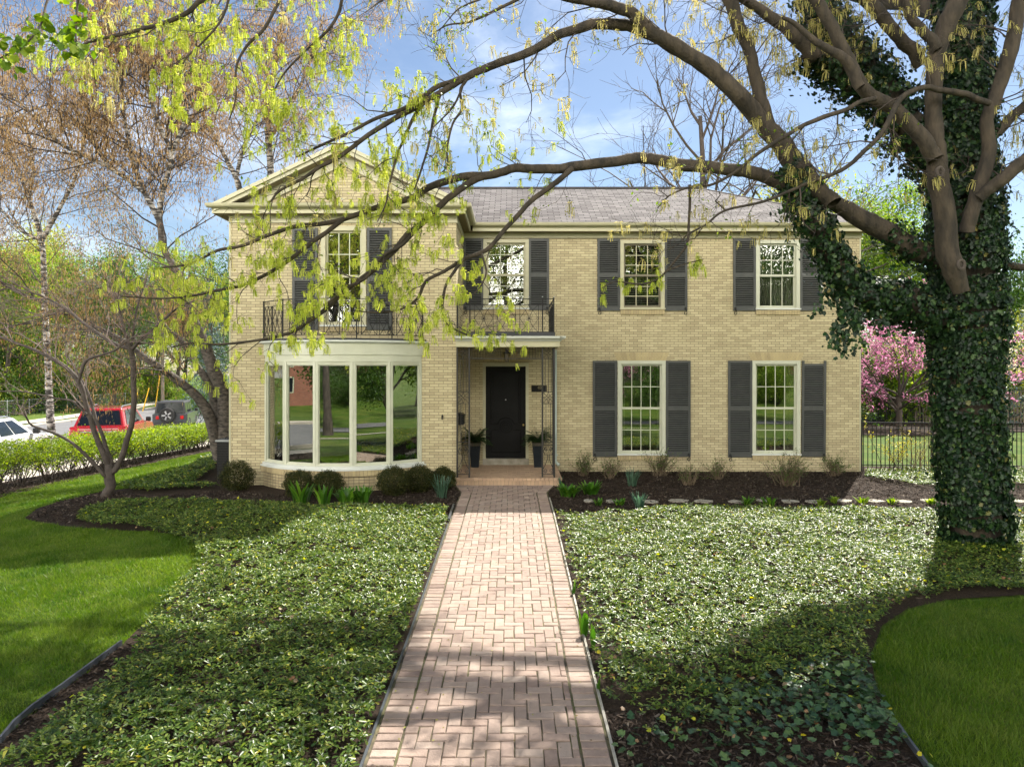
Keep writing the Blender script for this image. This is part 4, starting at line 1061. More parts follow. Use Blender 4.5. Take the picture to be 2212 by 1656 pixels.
# ------------------------------------------------------------------ the big ivy-clad maple
MB0 = (6.92, 10.35)
maple = thing('maple_tree', 'big spreading maple with ivy-covered trunk and bare upper limbs', 'tree', (MB0[0], MB0[1], gzf(*MB0)))
def limb(pts, Y, rad):
    """pts in survey pixels, Y depths, rad in survey pixels"""
    n = len(pts); Ys = np.interp(np.linspace(0, 1, n), np.linspace(0, 1, len(Y)), Y)
    P = np.array([PT(a, b, y) for (a, b), y in zip(pts, Ys)]); rr = np.interp(np.linspace(0, 1, n), np.linspace(0, 1, len(rad)), rad)*Ys/1500
    return P, rr
LIMBS = {
 'trunk': ([(2108, 1210), (2106, 1120), (2104, 1000), (2098, 850), (2092, 700), (2090, 560), (2088, 420), (2085, 280), (2080, 120), (2078, 0), (2080, -160), (2085, -420)], (10.35, 10.4, 10.5), (56, 50, 49, 50, 54, 56, 50, 44, 42, 38, 30, 16)),
 'ivy_low': ([(2060, 700), (1990, 668), (1925, 640), (1865, 628), (1815, 580), (1775, 505), (1735, 425), (1702, 352)], (10.4, 10.2, 10.0, 9.9), (34, 33, 31, 28, 24, 22, 22, 22)),
 'low': ([(2030, 560), (1976, 541), (1903, 497), (1842, 460), (1797, 437), (1717, 406), (1622, 373), (1560, 364), (1466, 354), (1403, 345), (1372, 342), (1331, 349), (1255, 358), (1209, 364), (1148, 364), (1112, 364), (1057, 379), (997, 382), (936, 401), (890, 428), (824, 446), (742, 474), (690, 484), (633, 491), (578, 509), (524, 531), (469, 542), (410, 570), (350, 578)], (10.2, 9.9, 9.7, 9.6, 9.5, 9.6), (23, 23, 22, 19, 16, 15, 14, 13, 13, 12, 12, 11.5, 11, 10.5, 10, 9.5, 9, 8.5, 8, 7, 6, 5.5, 5, 4.5, 4, 3.6, 3.2, 2.6, 2)),
 'joint': ([(1800, 440), (1768, 412), (1735, 372), (1705, 345)], (9.75, 9.85), (18, 19, 20, 21)),
 'main': ([(1715, 358), (1690, 318), (1647, 263), (1579, 192), (1516, 140), (1440, 95), (1380, 62), (1324, 53), (1276, 55), (1209, 76), (1179, 94), (1118, 124), (1057, 143), (1021, 161), (978, 184), (906, 228), (845, 261), (784, 300), (735, 338), (690, 362), (650, 388), (606, 411), (585, 435)], (9.9, 9.6, 9.3, 9.1, 9.0, 9.0), (23, 22, 20, 18, 16, 13, 12, 12, 11, 10, 9.5, 9, 8.5, 8, 7, 6, 5.5, 5, 4.5, 4, 3.5, 2.8, 2)),
 'main_upper': ([(1600, 210), (1540, 155), (1466, 103), (1420, 78), (1372, 35), (1340, 19), (1285, 5), (1221, -8), (1130, -40), (1000, -75), (850, -90), (700, -60), (560, -25), (441, 0), (407, 27), (357, 50), (284, 70), (207, 87), (150, 110)], (9.4, 9.2, 9.0, 8.8), (15, 15, 15, 14, 13, 12, 11, 10, 9, 8, 7, 6.5, 6, 5, 5, 4.5, 4, 3, 2)),
 'main_twin': ([(1021, 161), (978, 176), (936, 194), (875, 234), (815, 255), (754, 287), (700, 312), (640, 340)], (9.1, 9.0), (6, 6, 5.5, 5, 4, 3.5, 3, 2)),
 'upright': ([(1660, 280), (1644, 229), (1632, 172), (1616, 103), (1591, 47), (1572, 0), (1540, -60), (1490, -150)], (9.8, 9.7), (17, 16, 13, 13, 14, 14, 12, 9)),
 'cross': ([(1762, 122), (1748, 110), (1712, 75), (1670, 40), (1620, 8), (1575, -22), (1500, -70)], (10.0, 9.8), (16, 14, 13, 12, 10, 9, 7)),
 'ivy_high': ([(2060, 390), (2000, 320), (1950, 260), (1900, 200), (1850, 140), (1800, 70), (1765, 0), (1740, -80)], (10.5, 10.7), (40, 36, 34, 32, 30, 27, 24, 18)),
 'ivy_stub': ([(1890, 200), (1830, 170), (1780, 140), (1740, 128)], (10.5, 10.2), (26, 22, 16, 10)),
 'front': ([(2076, 630), (2062, 585), (2046, 534), (2033, 417), (2019, 334), (2015, 267), (2019, 167), (2026, 100), (2053, 33), (2072, -5), (2100, -80), (2140, -200)], (9.75, 9.55, 9.4), (16, 22, 22, 21, 20, 17, 16.5, 18, 20, 20, 17, 12)),
 'broken': ([(2020, 345), (1999, 307), (1943, 247), (1892, 214), (1859, 187), (1832, 127), (1809, 83), (1779, 30), (1757, -5), (1720, -70)], (9.5, 9.2), (17, 16, 15, 14, 14, 13, 13, 12.5, 12, 9)),
 'broken_side': ([(1858, 190), (1835, 140), (1800, 113), (1759, 88), (1718, 52), (1690, 38)], (9.2, 9.1), (11, 11, 9, 7, 5, 4)),
 'front_fork': ([(2024, 110), (2013, 90), (1993, 67), (1966, 40), (1953, 0), (1930, -60)], (9.45, 9.4), (12, 11, 10, 10, 9, 7)),
 'second': ([(1990, 140), (1973, 113), (1936, 77), (1903, 33), (1869, 0), (1820, -50)], (9.9, 9.7), (14, 14, 13, 14, 13, 10)),
 'right': ([(2088, 500), (2093, 474), (2113, 411), (2136, 334), (2133, 260), (2156, 194), (2180, 110), (2196, 33), (2205, -30), (2215, -160)], (9.7, 9.5), (15, 15, 15, 14, 13, 14, 15, 14, 13, 10)),
 'right_out': ([(2112, 430), (2135, 408), (2160, 394), (2211, 350), (2290, 290), (2400, 230)], (9.6, 9.3), (12, 13, 14, 14, 12, 9)),
 'right_stub': ([(2130, 575), (2170, 572), (2215, 578), (2300, 570)], (10.2, 10.0), (8, 8, 8, 6)),
 'right_back': ([(2110, 300), (2150, 290), (2190, 250), (2240, 205), (2320, 140)], (10.2, 10.4), (16, 12, 10, 9, 7)),
 'arch': ([(2136, 224), (2110, 216), (2086, 204), (2026, 194), (1993, 190), (1953, 207), (1926, 247), (1903, 290), (1859, 334), (1819, 367), (1759, 391), (1717, 408), (1648, 436), (1566, 455), (1528, 483), (1488, 505), (1470, 520)], (9.4, 9.0, 8.7), (7, 7, 7, 6.5, 6, 6, 6, 5.5, 5, 4.5, 4, 3.5, 3, 2.6, 2.2, 1.8, 1.2)),
 'droop': ([(1892, 214), (1859, 220), (1826, 238), (1779, 254), (1732, 273), (1685, 301), (1638, 332), (1591, 370), (1541, 398), (1500, 402), (1450, 420), (1420, 450)], (9.2, 8.9), (5.5, 5, 5, 5, 4.5, 4.5, 4, 3.5, 3, 2.4, 2, 1.2)),
 'sweep': ([(1062, 378), (1021, 391), (966, 431), (906, 487), (879, 508), (851, 542), (797, 591), (742, 632), (701, 670), (660, 700), (622, 720), (551, 736), (469, 744), (420, 740), (370, 750)], (9.6, 9.2), (8, 7.5, 7, 7, 6.5, 6, 6, 5.5, 5, 4, 3.4, 3, 2.4, 2, 1.4)),
 'sweep_twin': ([(906, 487), (870, 528), (824, 556), (790, 600), (750, 622), (700, 660)], (9.45, 9.3), (4, 4, 3.6, 3.2, 2.8, 2)),
 'mid': ([(1236, 364), (1194, 401), (1148, 434), (1088, 499), (1050, 540), (1002, 560), (961, 585), (920, 608), (901, 646), (865, 668), (820, 675), (770, 672)], (9.6, 9.3), (6.5, 6, 5.5, 5, 5, 4.5, 4, 3.6, 3, 2.4, 2, 1.3)),
 'mid_drop': ([(1002, 560), (985, 580), (961, 624), (956, 679), (974, 706), (1005, 722), (1035, 732)], (9.4, 9.2), (4, 3.6, 3.2, 2.8, 2.4, 2, 1.2)),
 'mid_end': ([(1040, 548), (1050, 585), (1040, 615), (1020, 640)], (9.35, 9.3), (2.6, 2, 1.6, 1)),
 'side': ([(742, 474), (708, 500), (674, 524), (633, 556), (578, 591), (524, 616), (469, 627), (420, 638), (350, 645), (260, 640)], (9.5, 9.3), (5, 5, 5, 4.5, 4, 3.6, 3, 2.6, 2, 1.4)),
 'fall_a': ([(960, 195), (951, 206), (936, 258), (924, 319), (906, 379), (895, 410)], (9.1, 9.0), (4, 3.6, 3.2, 2.6, 2.2, 1.4)),
 'fall_b': ([(906, 232), (884, 273), (872, 305), (860, 328), (842, 395), (833, 440), (815, 480)], (9.1, 9.0), (4, 3.6, 3.2, 2.8, 2.2, 1.8, 1.1)),
 'fall_c': ([(1021, 158), (1005, 178), (994, 197), (997, 237), (978, 267), (966, 319), (966, 358), (948, 378)], (9.1, 8.9), (4, 3.4, 3.2, 2.8, 2.4, 2, 1.6, 1)),
 'fall_d': ([(994, 200), (978, 232), (950, 262), (920, 290)], (9.0, 8.9), (2.4, 2, 1.6, 1)),
 'top_a': ([(1240, -60), (1118, 0), (1057, 30), (1012, 49), (966, 55), (930, 78)], (9.0, 8.8), (4, 3.6, 3, 2.4, 1.8, 1)),
 'top_b': ([(1150, -50), (1060, -10), (1010, 10), (985, 25), (955, 60)], (9.0, 8.8), (3, 2.4, 2, 1.6, 1)),
 'top_c': ([(900, -70), (860, -20), (820, 5), (800, 20)], (8.9, 8.7), (3, 2.4, 1.8, 1)),
 'top_d': ([(740, -60), (735, 20), (705, 70), (655, 115), (610, 165), (575, 235)], (8.8, 8.7), (4, 3.4, 3, 2.4, 2, 1.2)),
 'top_e': ([(620, -30), (573, 60), (534, 100), (511, 144), (509, 214), (495, 260)], (8.7, 8.6), (4, 3.4, 3, 2.4, 2, 1.2)),
 'top_f': ([(500, -20), (480, 40), (440, 90), (400, 130), (385, 180)], (8.7, 8.5), (3, 2.6, 2, 1.8, 1)),
 'top_g': ([(300, -120), (190, -60), (169, 0), (164, 67), (167, 105), (175, 120)], (8.0, 7.2), (4, 3, 2.4, 2, 1.6, 1)),
 'top_h': ([(300, -120), (140, -60), (103, 0), (87, 57), (50, 100), (7, 123), (-30, 140)], (8.0, 6.8), (4, 3, 2.4, 2, 1.8, 1.6, 1)),
 'top_i': ([(560, -25), (420, -80), (300, -120)], (8.7, 8.0), (5, 4.5, 4)),
 'hang': ([(1490, 400), (1489, 460), (1484, 524), (1469, 549), (1440, 585), (1422, 602), (1390, 614), (1360, 612), (1327, 609), (1300, 622)], (9.2, 8.8), (3.4, 3, 2.8, 2.6, 2.4, 2.2, 2, 1.8, 1.5, 1)),
 'hang_b': ([(1440, 585), (1475, 572), (1500, 565), (1520, 560)], (8.9, 8.9), (1.8, 1.5, 1.3, .8)),
}
IVY_ON = {'trunk': (0, 1.0), 'ivy_low': (0, 1.0), 'ivy_high': (0, .93), 'ivy_stub': (0, 1), 'low': (0, .07)}
rg = np.random.default_rng(11)
paths = {}
for nme, (pts, Y, rad) in LIMBS.items():
    P, rr = limb(pts, Y, rad)
    if len(rad) != len(pts): rr = np.interp(np.linspace(0, 1, len(pts)), np.linspace(0, 1, len(rad)), rad)*P[:, 1]/1500
    paths[nme] = spline(P, rr, 5, .10)
tt = TS(); tt.add(paths['trunk'][0], paths['trunk'][1]*.93, 16, .01); tt.build('trunk', M['bark'], maple)
tb = TS()
THICK = [n for n in LIMBS if n != 'trunk']
for nme in THICK:
    P, rr = paths[nme]; tb.add(P, rr, 12 if rr[0] > .06 else 7, .03)
tb.build('branches', M['bark'], maple)
# knots and pruned collars on the front limb
for (d, e, y) in ((2022, 372, 9.32), (2068, 572, 9.42)):
    kb = MB(); p = PT(d+8, e, y); kb.tube([(p[0]+.045*math.cos(R(a)), p[1], p[2]+.06*math.sin(R(a))) for a in range(0, 361, 24)], .022, 6)
    kb.build('knot', M['bark_far'], maple)

# twigs and blossom
tips_y, tips_d, tips_n = [], [], []
tw = TS()
def add_twigs(nme, count, Lr, lvl, tips, start=0.0, bias=(0, 0, 0), kids=(3, 4, 4), r0=.010):
    P, rr = paths[nme]; n = len(P)
    for j in range(count):
        t = start+(1-start)*(j+rg.random())/count; i = min(int(t*(n-1)), n-2)
        q = P[i]; dd = unit(P[i+1]-P[i]); a = R(rg.uniform(30, 75)); ax = unit(np.cross(dd, rg.normal(0, 1, 3))); nd = dd*math.cos(a)+ax*math.sin(a)+np.array(bias)
        bough(tw, tips, q, nd, rg.uniform(*Lr), min(r0, rr[i]*.6), lvl, rg, up=-.02, wander=.28, kids=kids, ratio=.62, ang=(30, 70), nseg=4, twigmin=.0028, k=5, first=.2)
for nme, c, st in (('low', 20, .42), ('main', 14, .62), ('main_twin', 7, .2), ('sweep', 24, .15), ('sweep_twin', 6, .1), ('mid', 12, .35), ('side', 18, .15), ('fall_a', 3, .4), ('fall_b', 4, .5), ('mid_drop', 5, .3), ('mid_end', 2, .3)):
    add_twigs(nme, c, (.35, .8), 1, tips_y, st, bias=(0, 0, .1), r0=.008)
for nme, c, st in (('top_d', 12, .05), ('top_e', 11, .05), ('top_f', 8, .1), ('main_upper', 26, .50)):
    add_twigs(nme, c, (.35, .8), 1, tips_y, st, r0=.007)
add_twigs('hang', 9, (.10, .28), 0, tips_y, .45, r0=.004); add_twigs('hang_b', 3, (.06, .12), 0, tips_y, .5, r0=.003)
for nme, c, st in (('fall_a', 5, .0), ('fall_b', 5, .0), ('fall_c', 10, .1), ('fall_d', 5, .1), ('top_a', 11, .2), ('top_b', 8, .2), ('top_c', 7, .2), ('main', 14, .30), ('arch', 14, .3), ('droop', 12, .35), ('low', 8, .22)):
    add_twigs(nme, c, (.25, .6), 1, tips_n, st, r0=.006)
for nme, c, st in (('upright', 13, .15), ('main_upper', 12, .05), ('main', 11, .05), ('cross', 12, .1), ('arch', 11, .15), ('droop', 4, .0), ('ivy_stub', 5, .4), ('second', 4, .3), ('front_fork', 3, .3), ('right_out', 8, .3), ('right', 10, .45), ('right_back', 10, .2), ('broken', 5, .5)):
    add_twigs(nme, c, (.5, 1.15), 2, tips_d, st, bias=(0, .2, -.05), r0=.011)
# the upper crown, mostly above the picture: it throws the dappled shade
uc = TS(); tips_u = []
for (tx, ty, tz, r0) in ((4.2, 13.4, 13.0, .12), (7.4, 14.5, 12.6, .12), (9.6, 14.6, 11.9, .12), (10.8, 15.6, 12.4, .11), (11.2, 13.0, 11.8, .10), (8.6, 13.6, 13.0, .12), (9.4, 16.0, 11.8, .09), (12.0, 16.0, 12.0, .09)):
    a = np.array([6.65, 10.5, 8.4+rg.uniform(0, 1.4)]); b = np.array([tx, ty, tz]); mid_ = (a+b)/2+np.array([0, 0, 1.0]); P, r_ = spline(np.array([a, mid_*.5+a*.5+np.array([0, 0, .4]), mid_, b]), np.array([r0*1.3, r0, r0*.8, r0*.4]), 6, .2)
    uc.add(P, r_, 7); n = len(P)
    for j in range(13):
        i = int((.3+.68*j/13)*(n-1)); dd = unit(P[min(i+1, n-1)]-P[i]); ax = unit(np.cross(dd, rg.normal(0, 1, 3))); an = R(rg.uniform(30, 70))
        bough(uc, tips_u, P[i], dd*math.cos(an)+ax*math.sin(an), rg.uniform(1.0, 2.3), .03, 2, rg, up=0, wander=.2, kids=(4, 4, 4), ratio=.6, ang=(25, 60), nseg=4, twigmin=.005, k=4)
for Q_, r0, r1, st_ in (([(6.6, 10.6, 8.3), (6.9, 12.6, 9.6), (5.6, 14.4, 10.5), (3.0, 14.9, 10.9), (0.2, 14.6, 11.3), (-3.5, 13.9, 11.7)], .16, .04, .35), ([(6.6, 10.6, 8.0), (6.3, 12.4, 9.3), (4.6, 13.7, 10.1), (2.2, 14.0, 10.5), (-.8, 13.6, 10.8)], .21, .06, .5),
                        ([(6.7, 10.6, 8.6), (5.6, 13.6, 11.0), (3.4, 16.2, 12.0), (.6, 16.9, 12.4), (-2.4, 16.8, 12.6), (-5.6, 16.2, 12.6)], .13, .03, .35), ([(.6, 16.9, 12.4), (-1.0, 15.8, 11.9), (-3.0, 15.2, 11.6), (-5.0, 15.2, 11.8)], .06, .02, .1)):
    P, r_ = spline(np.array(Q_), np.linspace(r0, r1, len(Q_)), 6, .2); uc.add(P, r_, 7); n = len(P)
    for j in range(15):
        i = int((st_+(.98-st_)*j/15)*(n-1)); dd = unit(P[min(i+1, n-1)]-P[i]); ax = unit(np.cross(dd, rg.normal(0, 1, 3))); an = R(rg.uniform(30, 70)); nd = dd*math.cos(an)+ax*math.sin(an); nd[2] = abs(nd[2])*.6
        bough(uc, tips_u, P[i], nd, rg.uniform(.8, 1.7), .022, 2, rg, up=.03, wander=.2, kids=(3, 4, 4), ratio=.6, ang=(25, 60), nseg=4, twigmin=.005, k=4)
uc.build('upper_branches', M['bark'], maple)
PUL = np.array([p for p, _ in tips_u]); PUL = PUL[PUL[:, 2] > 2.95+.531*PUL[:, 1]]
n = 90000; C = PUL[rg.integers(0, len(PUL), n)]+rg.normal(0, .16, (n, 3)); C = C[(C[:, 2] > 2.85+.531*C[:, 1]) & ((C[:, 0] > 6.2) | (rg.random(n) < np.where(C[:, 1] > 14.9, .34, .06)))]
V, F = scatter(*LEAF, C, *rs(len(C), rg), rg.uniform(.07, .14, len(C))); mk('upper_leaves', V, F, M['tassel'], maple)
tw.build('twigs', M['twig'], maple)
def pick(tips, frac, jit):
    P = np.array([p for p, d in tips]); P = P[rg.random(len(P)) < frac]; return P+rg.normal(0, jit, P.shape)
PY = pick(tips_y, .74, .03); PY2 = pick(tips_y, .12, .05)
V, F = tassels(np.concatenate([PY, PY2]), .118, rg, 15, 6); mk('blossom', V, F, M['tassel'], maple)
PD = np.concatenate([pick(tips_d, .17, .05), pick(tips_n, .10, .02)]); PU = pick(tips_u, .40, .06); PU = PU[PU[:, 2] > 2.75+.531*PU[:, 1]-.6*(rg.random(len(PU)) < .3)]; PD = np.concatenate([PD, PU]); V, F = tassels(PD, .15, rg, 8, 4); mk('pale_blossom', V, F, M['tassel_dull'], maple)
PN = np.concatenate([pick(tips_n, .8, .015), pick(tips_y, .5, .03)]); V, F = scatter(*LEAF, PN, *rs(len(PN), rg), rg.uniform(.03, .065, len(PN))); mk('young_leaves', V, F, M['young'], maple)
# broad leaves on the two nearest hanging sprays
L0 = []
for nme in ('top_g', 'top_h'):
    P, rr = paths[nme]
    for j in range(7):
        c = P[int(len(P)*(.42+.56*j/7))]+rg.normal(0, .04, 3)
        L0.append(c+rg.normal(0, .055, (10, 3))*np.array([1.2, 1, .8]))
L0 = np.concatenate(L0); V, F = scatter(*IVYL, L0, *rs(len(L0), rg, (-.2, 1.4)), rg.uniform(.07, .12, len(L0))); mk('broad_leaves', V, F, M['young'], maple)

# ---- ivy on the trunk and the old limbs
ivp = []; ivn = []
for nme, (t0, t1) in IVY_ON.items():
    P, rr = paths[nme]; n = len(P); seg = np.linalg.norm(np.diff(P, axis=0), axis=1); length = seg.sum()*(t1-t0)
    dens = 1500 if nme == 'trunk' else 1250
    cnt = int(length*2*math.pi*rr.mean()*1.35*dens)
    t = rg.uniform(t0, t1, cnt)*(n-1); 
    if nme == 'ivy_high': t = t[rg.random(cnt) < .95]
    i = np.minimum(t.astype(int), n-2); f = (t-i)[:, None]
    c = P[i]*(1-f)+P[i+1]*f; T = P[i+1]-P[i]; T /= np.linalg.norm(T, axis=1, keepdims=True)
    ref = np.array([0, 1, .0]); U = np.cross(T, ref+rg.normal(0, .001, T.shape)); U /= np.linalg.norm(U, axis=1, keepdims=True); B = np.cross(T, U)
    a = rg.uniform(0, 6.283, len(c)); nrm = np.cos(a)[:, None]*U+np.sin(a)[:, None]*B
    lump = .5+.5*np.sin(a*3+t*.35+1)*np.sin(t*.23+a)
    base = rr[i]
    if nme == 'trunk':
        # fatter coat in the upper half
        base = base*np.interp(c[:, 2], [0, 1.2, 2.6, 4.6, 6.5], [1.06, 1.12, 1.18, 1.20, 1.12])
    off = base+rg.exponential(.028, len(c))+lump*(.07 if nme != 'trunk' else .06)
    if nme in ('ivy_high', 'ivy_stub'): off += rg.exponential(.07, len(c))
    if nme == 'ivy_low': off += (nrm[:, 2] < -.2)*rg.exponential(.06, len(c))
    ivp.append(c+nrm*off[:, None]); ivn.append(nrm)
# hanging strands below the low limb
for (d, e, y, ln_) in ((1800, 600, 9.9, .55), (1812, 640, 9.95, .75), (1826, 655, 9.9, .6), (1842, 668, 9.9, .7), (1858, 668, 9.95, .45), (1878, 660, 10, .4), (1905, 672, 10, .35), (1795, 560, 9.9, .3), (1835, 640, 9.8, .8), (1820, 630, 10.0, .5)):
    p = np.array(PT(d, e, y)); m = int(ln_*90); q = p+np.column_stack([rg.normal(0, .05, m)+np.linspace(0, rg.normal(0, .12), m), rg.normal(0, .05, m), -np.linspace(0, ln_, m)])
    ivp.append(q); ivn.append(unit(np.array([0, -1, .2]))[None]*np.ones((m, 1)))
ivp = np.concatenate(ivp); ivn = np.concatenate(ivn)
# leaf lies flat on the coat: its normal follows ivn, its tip hangs down
yaw = np.arctan2(ivn[:, 1], ivn[:, 0])
m = len(ivp)
zax = ivn+rg.normal(0, .38, ivn.shape); zax /= np.linalg.norm(zax, axis=1, keepdims=True)
dn = np.tile(np.array([0, 0, -1.0]), (m, 1))+rg.normal(0, .5, (m, 3)); xax = dn-(dn*zax).sum(1, keepdims=True)*zax; xax /= np.linalg.norm(xax, axis=1, keepdims=True); yax = np.cross(zax, xax)
M3 = np.stack([xax, yax, zax], -1); sc_ = rg.uniform(.028, .088, m)
V = np.einsum('nij,mj->nmi', M3, IVYL[0])*sc_[:, None, None]+ivp[:, None, :]
F = (IVYL[1][None]+(np.arange(m)*len(IVYL[0]))[:, None, None]).reshape(-1, 3)
mk('ivy', V.reshape(-1, 3), F, M['ivy'], maple)
print('ivy leaves', m, 'tassels', len(PY)+len(PY2), len(PD))
# ------------------------------------------------------------------ ground cover, grass, bark
def poly_points(poly, n, rg):
    A = np.array(poly); lo, hi = A.min(0), A.max(0); P = rg.uniform(lo, hi, (int(n), 2)); return P[inpoly(P, poly)]
def poly_area(poly):
    A = np.array(poly); x, y = A[:, 0], A[:, 1]; return abs(np.dot(x, np.roll(y, -1))-np.dot(y, np.roll(x, -1)))/2
def bb_area(poly):
    A = np.array(poly); return np.prod(A.max(0)-A.min(0))
def vnoise(P, s, seed=0):
    r = np.random.default_rng(seed); v = 0
    for k in range(6):
        a = r.uniform(0, 6.283); f = s*(1+k*.7); v = v+np.sin(P[:, 0]*f*math.cos(a)+P[:, 1]*f*math.sin(a)+r.uniform(0, 6.283))/(1+k*.4)
    return v/2.2
def rosettes(poly, dens, rg, size=.055, h=.13, nl=6, thin=None, edge=None):
    P = poly_points(poly, dens*bb_area(poly), rg)
    keep = rg.random(len(P)) < (thin(P) if thin else np.ones(len(P))); P = P[keep]
    hh = (h*(.75+.35*vnoise(P, 2.2, 3))+rg.normal(0, .014, len(P))).clip(.015, .4)
    if edge is not None: hh = hh*edge(P)
    n = len(P); z = gz(P[:, 0], P[:, 1])+.03+hh
    C = np.repeat(np.column_stack([P, z]), nl, 0); base = rg.uniform(0, 6.283, n)
    yaw = (base[:, None]+np.arange(nl)[None]*6.283/nl+rg.normal(0, .2, (n, nl))).ravel()
    pitch = rg.normal(-.05, .34, n*nl); roll = rg.normal(0, .35, n*nl)
    s = np.repeat(size*rg.uniform(.65, 1.2, n), nl)*rg.uniform(.8, 1.15, n*nl)
    return scatter(*OBO, C, yaw, pitch, roll, s)
rg = np.random.default_rng(21)
GC_L = GL([(162, 1126), (215, 1104), (300, 1092), (400, 1090), (500, 1094), (600, 1102), (700, 1106), (800, 1102), (900, 1108), (965, 1112)]) + \
    [(WX0-.06, 11.6), (WX0-.06, 9), (WX0-.05, 6), (WX0-.08, 3.6), (-4.6, 3.6)] + GL([(45, 1656), (120, 1580), (200, 1515), (285, 1436), (318, 1365), (370, 1290), (415, 1245), (430, 1212), (425, 1190), (400, 1172), (330, 1157), (250, 1153), (185, 1146)])
V, F = rosettes(GC_L, 520, rg, .050, .14)
tag(mk('ground_cover', V, F, M['pachy']), 'glossy pachysandra ground cover filling the bed left of the walk', 'ground cover', kind='stuff')
GC_B = GL([(250, 1060), (330, 1042), (420, 1010), (470, 985)]) + [(-7.3, 17), (-6.95, 15.0)] + GL([(478, 1058), (400, 1062), (320, 1070)])
V, F = rosettes(GC_B, 260, rg, .07, .14)
tag(mk('ground_cover', V, F, M['pachy']), 'shaded ground cover behind the mulch left of the house corner', 'ground cover', kind='stuff')
GC_R = [(WX1+.05, 3.6), (WX1+.06, 7), (WX1+.05, 11.9)] + GL([(1250, 1122), (1350, 1118), (1480, 1108), (1600, 1106), (1750, 1108), (1900, 1112), (2035, 1116), (2080, 1110)]) + [(9.6, 11.9), (11.5, 11.2), (11.5, 9.0)] + \
    GL([(2211, 1284), (2050, 1292), (1955, 1312), (1898, 1350), (1872, 1420), (1888, 1500), (1935, 1590)]) + [(2.9, 4.6), (2.8, 3.6)]
def thin_r(P):
    d = np.clip((P[:, 1]-5.15-.25*vnoise(P, 1.5, 8)-.35*np.clip(P[:, 0]-1.2, 0, 2))/.9, 0.02, 1)
    w = np.clip((P[:, 0]-WX1)/.35, .25, 1); return d*w
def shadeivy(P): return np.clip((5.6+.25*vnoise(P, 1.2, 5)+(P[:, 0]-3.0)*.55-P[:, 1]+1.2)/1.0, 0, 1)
V, F = rosettes(GC_R, 520, rg, .047, .12, thin=lambda P: thin_r(P)*(1-.8*shadeivy(P)))
tag(mk('ground_cover', V, F, M['pachy']), 'glossy light green ground cover in the bed right of the walk', 'ground cover', kind='stuff')
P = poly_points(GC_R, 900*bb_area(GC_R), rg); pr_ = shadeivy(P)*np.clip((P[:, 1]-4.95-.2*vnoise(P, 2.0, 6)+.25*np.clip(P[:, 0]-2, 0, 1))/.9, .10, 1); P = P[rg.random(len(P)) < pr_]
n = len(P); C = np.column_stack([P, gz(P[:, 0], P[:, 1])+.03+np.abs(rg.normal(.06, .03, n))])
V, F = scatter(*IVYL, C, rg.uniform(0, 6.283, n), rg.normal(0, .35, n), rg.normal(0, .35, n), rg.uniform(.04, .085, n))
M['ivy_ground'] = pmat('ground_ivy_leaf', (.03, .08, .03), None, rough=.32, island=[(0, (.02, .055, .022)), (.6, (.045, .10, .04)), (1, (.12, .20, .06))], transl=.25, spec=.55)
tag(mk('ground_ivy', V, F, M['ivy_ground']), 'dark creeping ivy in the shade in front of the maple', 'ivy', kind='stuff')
GC_V = [(8.65, 16.95), (14.5, 16.95), (14.5, 14.6), (8.7, 14.7), (8.0, 15.7)]
V, F = rosettes(GC_V, 300, rg, .055, .13)
GC_V2 = [(7.8, 12.6), (14, 12.8), (14, 11.0), (11.5, 11.0)]
tag(mk('ground_cover', V, F, M['pachy']), 'sunlit variegated ground cover along the black iron fence', 'ground cover', kind='stuff')
# yellow seedlings and dead leaves lying on the cover
for nm, lab, cols, cnt, sz in (('seedlings', 'scattered yellow green maple seedlings in the ground cover', [(0, (.30, .36, .02)), (.6, (.48, .50, .03)), (1, (.55, .45, .03))], 520, (.022, .050)),
                               ('fallen_leaves', 'scattered brown dead leaves in the ground cover', [(0, (.20, .09, .03)), (.6, (.32, .20, .10)), (1, (.40, .30, .18))], 700, (.03, .06))):
    P = np.concatenate([poly_points(GC_R, cnt*1.3, rg), poly_points(GC_L, cnt*.8, rg)]); n = len(P)
    C = np.column_stack([P, gz(P[:, 0], P[:, 1])+(.17 if nm == 'seedlings' else .10)+rg.normal(0, .02, n)])
    V, F = scatter(*IVYL, C, *rs(n, rg, (-.4, .5)), rg.uniform(sz[0], sz[1], n))
    tag(mk(nm, V, F, pmat(nm+'_leaf', (.3, .3, .05), None, rough=.5, island=cols, transl=.4)), lab, 'leaves', kind='stuff')
# brown stems and litter under the cover
def chips(polys, dens, rg, size, z0):
    Vs = []; Fs = []; o = 0
    for poly in polys:
        P = poly_points(poly, dens*bb_area(poly), rg); n = len(P)
        C = np.column_stack([P, gz(P[:, 0], P[:, 1])+z0+np.abs(rg.normal(0, .010, n))])
        tV = np.array([(-.5, -.14, 0), (.5, -.10, 0), (.42, .14, .04), (-.46, .12, .03)]); tF = np.array([(0, 1, 2, 3)])
        V, F = scatter(tV, tF, C, rg.uniform(0, 6.283, n), rg.normal(0, .3, n), rg.normal(0, .35, n), size*rg.uniform(.4, 1.6, n))
        Vs.append(V); Fs.append(F+o); o += len(V)
    return np.concatenate(Vs), np.concatenate(Fs)
BED_L = GL([(52, 1122), (130, 1085), (230, 1062), (330, 1075), (480, 1062), (560, 1066), (600, 1072), (760, 1078), (910, 1058), (985, 1048), (997, 1066), (978, 1120), (965, 1116), (700, 1108), (400, 1092), (215, 1106), (170, 1135), (80, 1130)])
BED_R = [(.75, 14.1), (.98, 14.97), (1.1, 15.2), (1.1, 17.0), (8.6, 17.0), (8.7, 14.8), (14, 14.4), (14, 12.8), (8.4, 12.0), (WX1+.05, 12.0)]
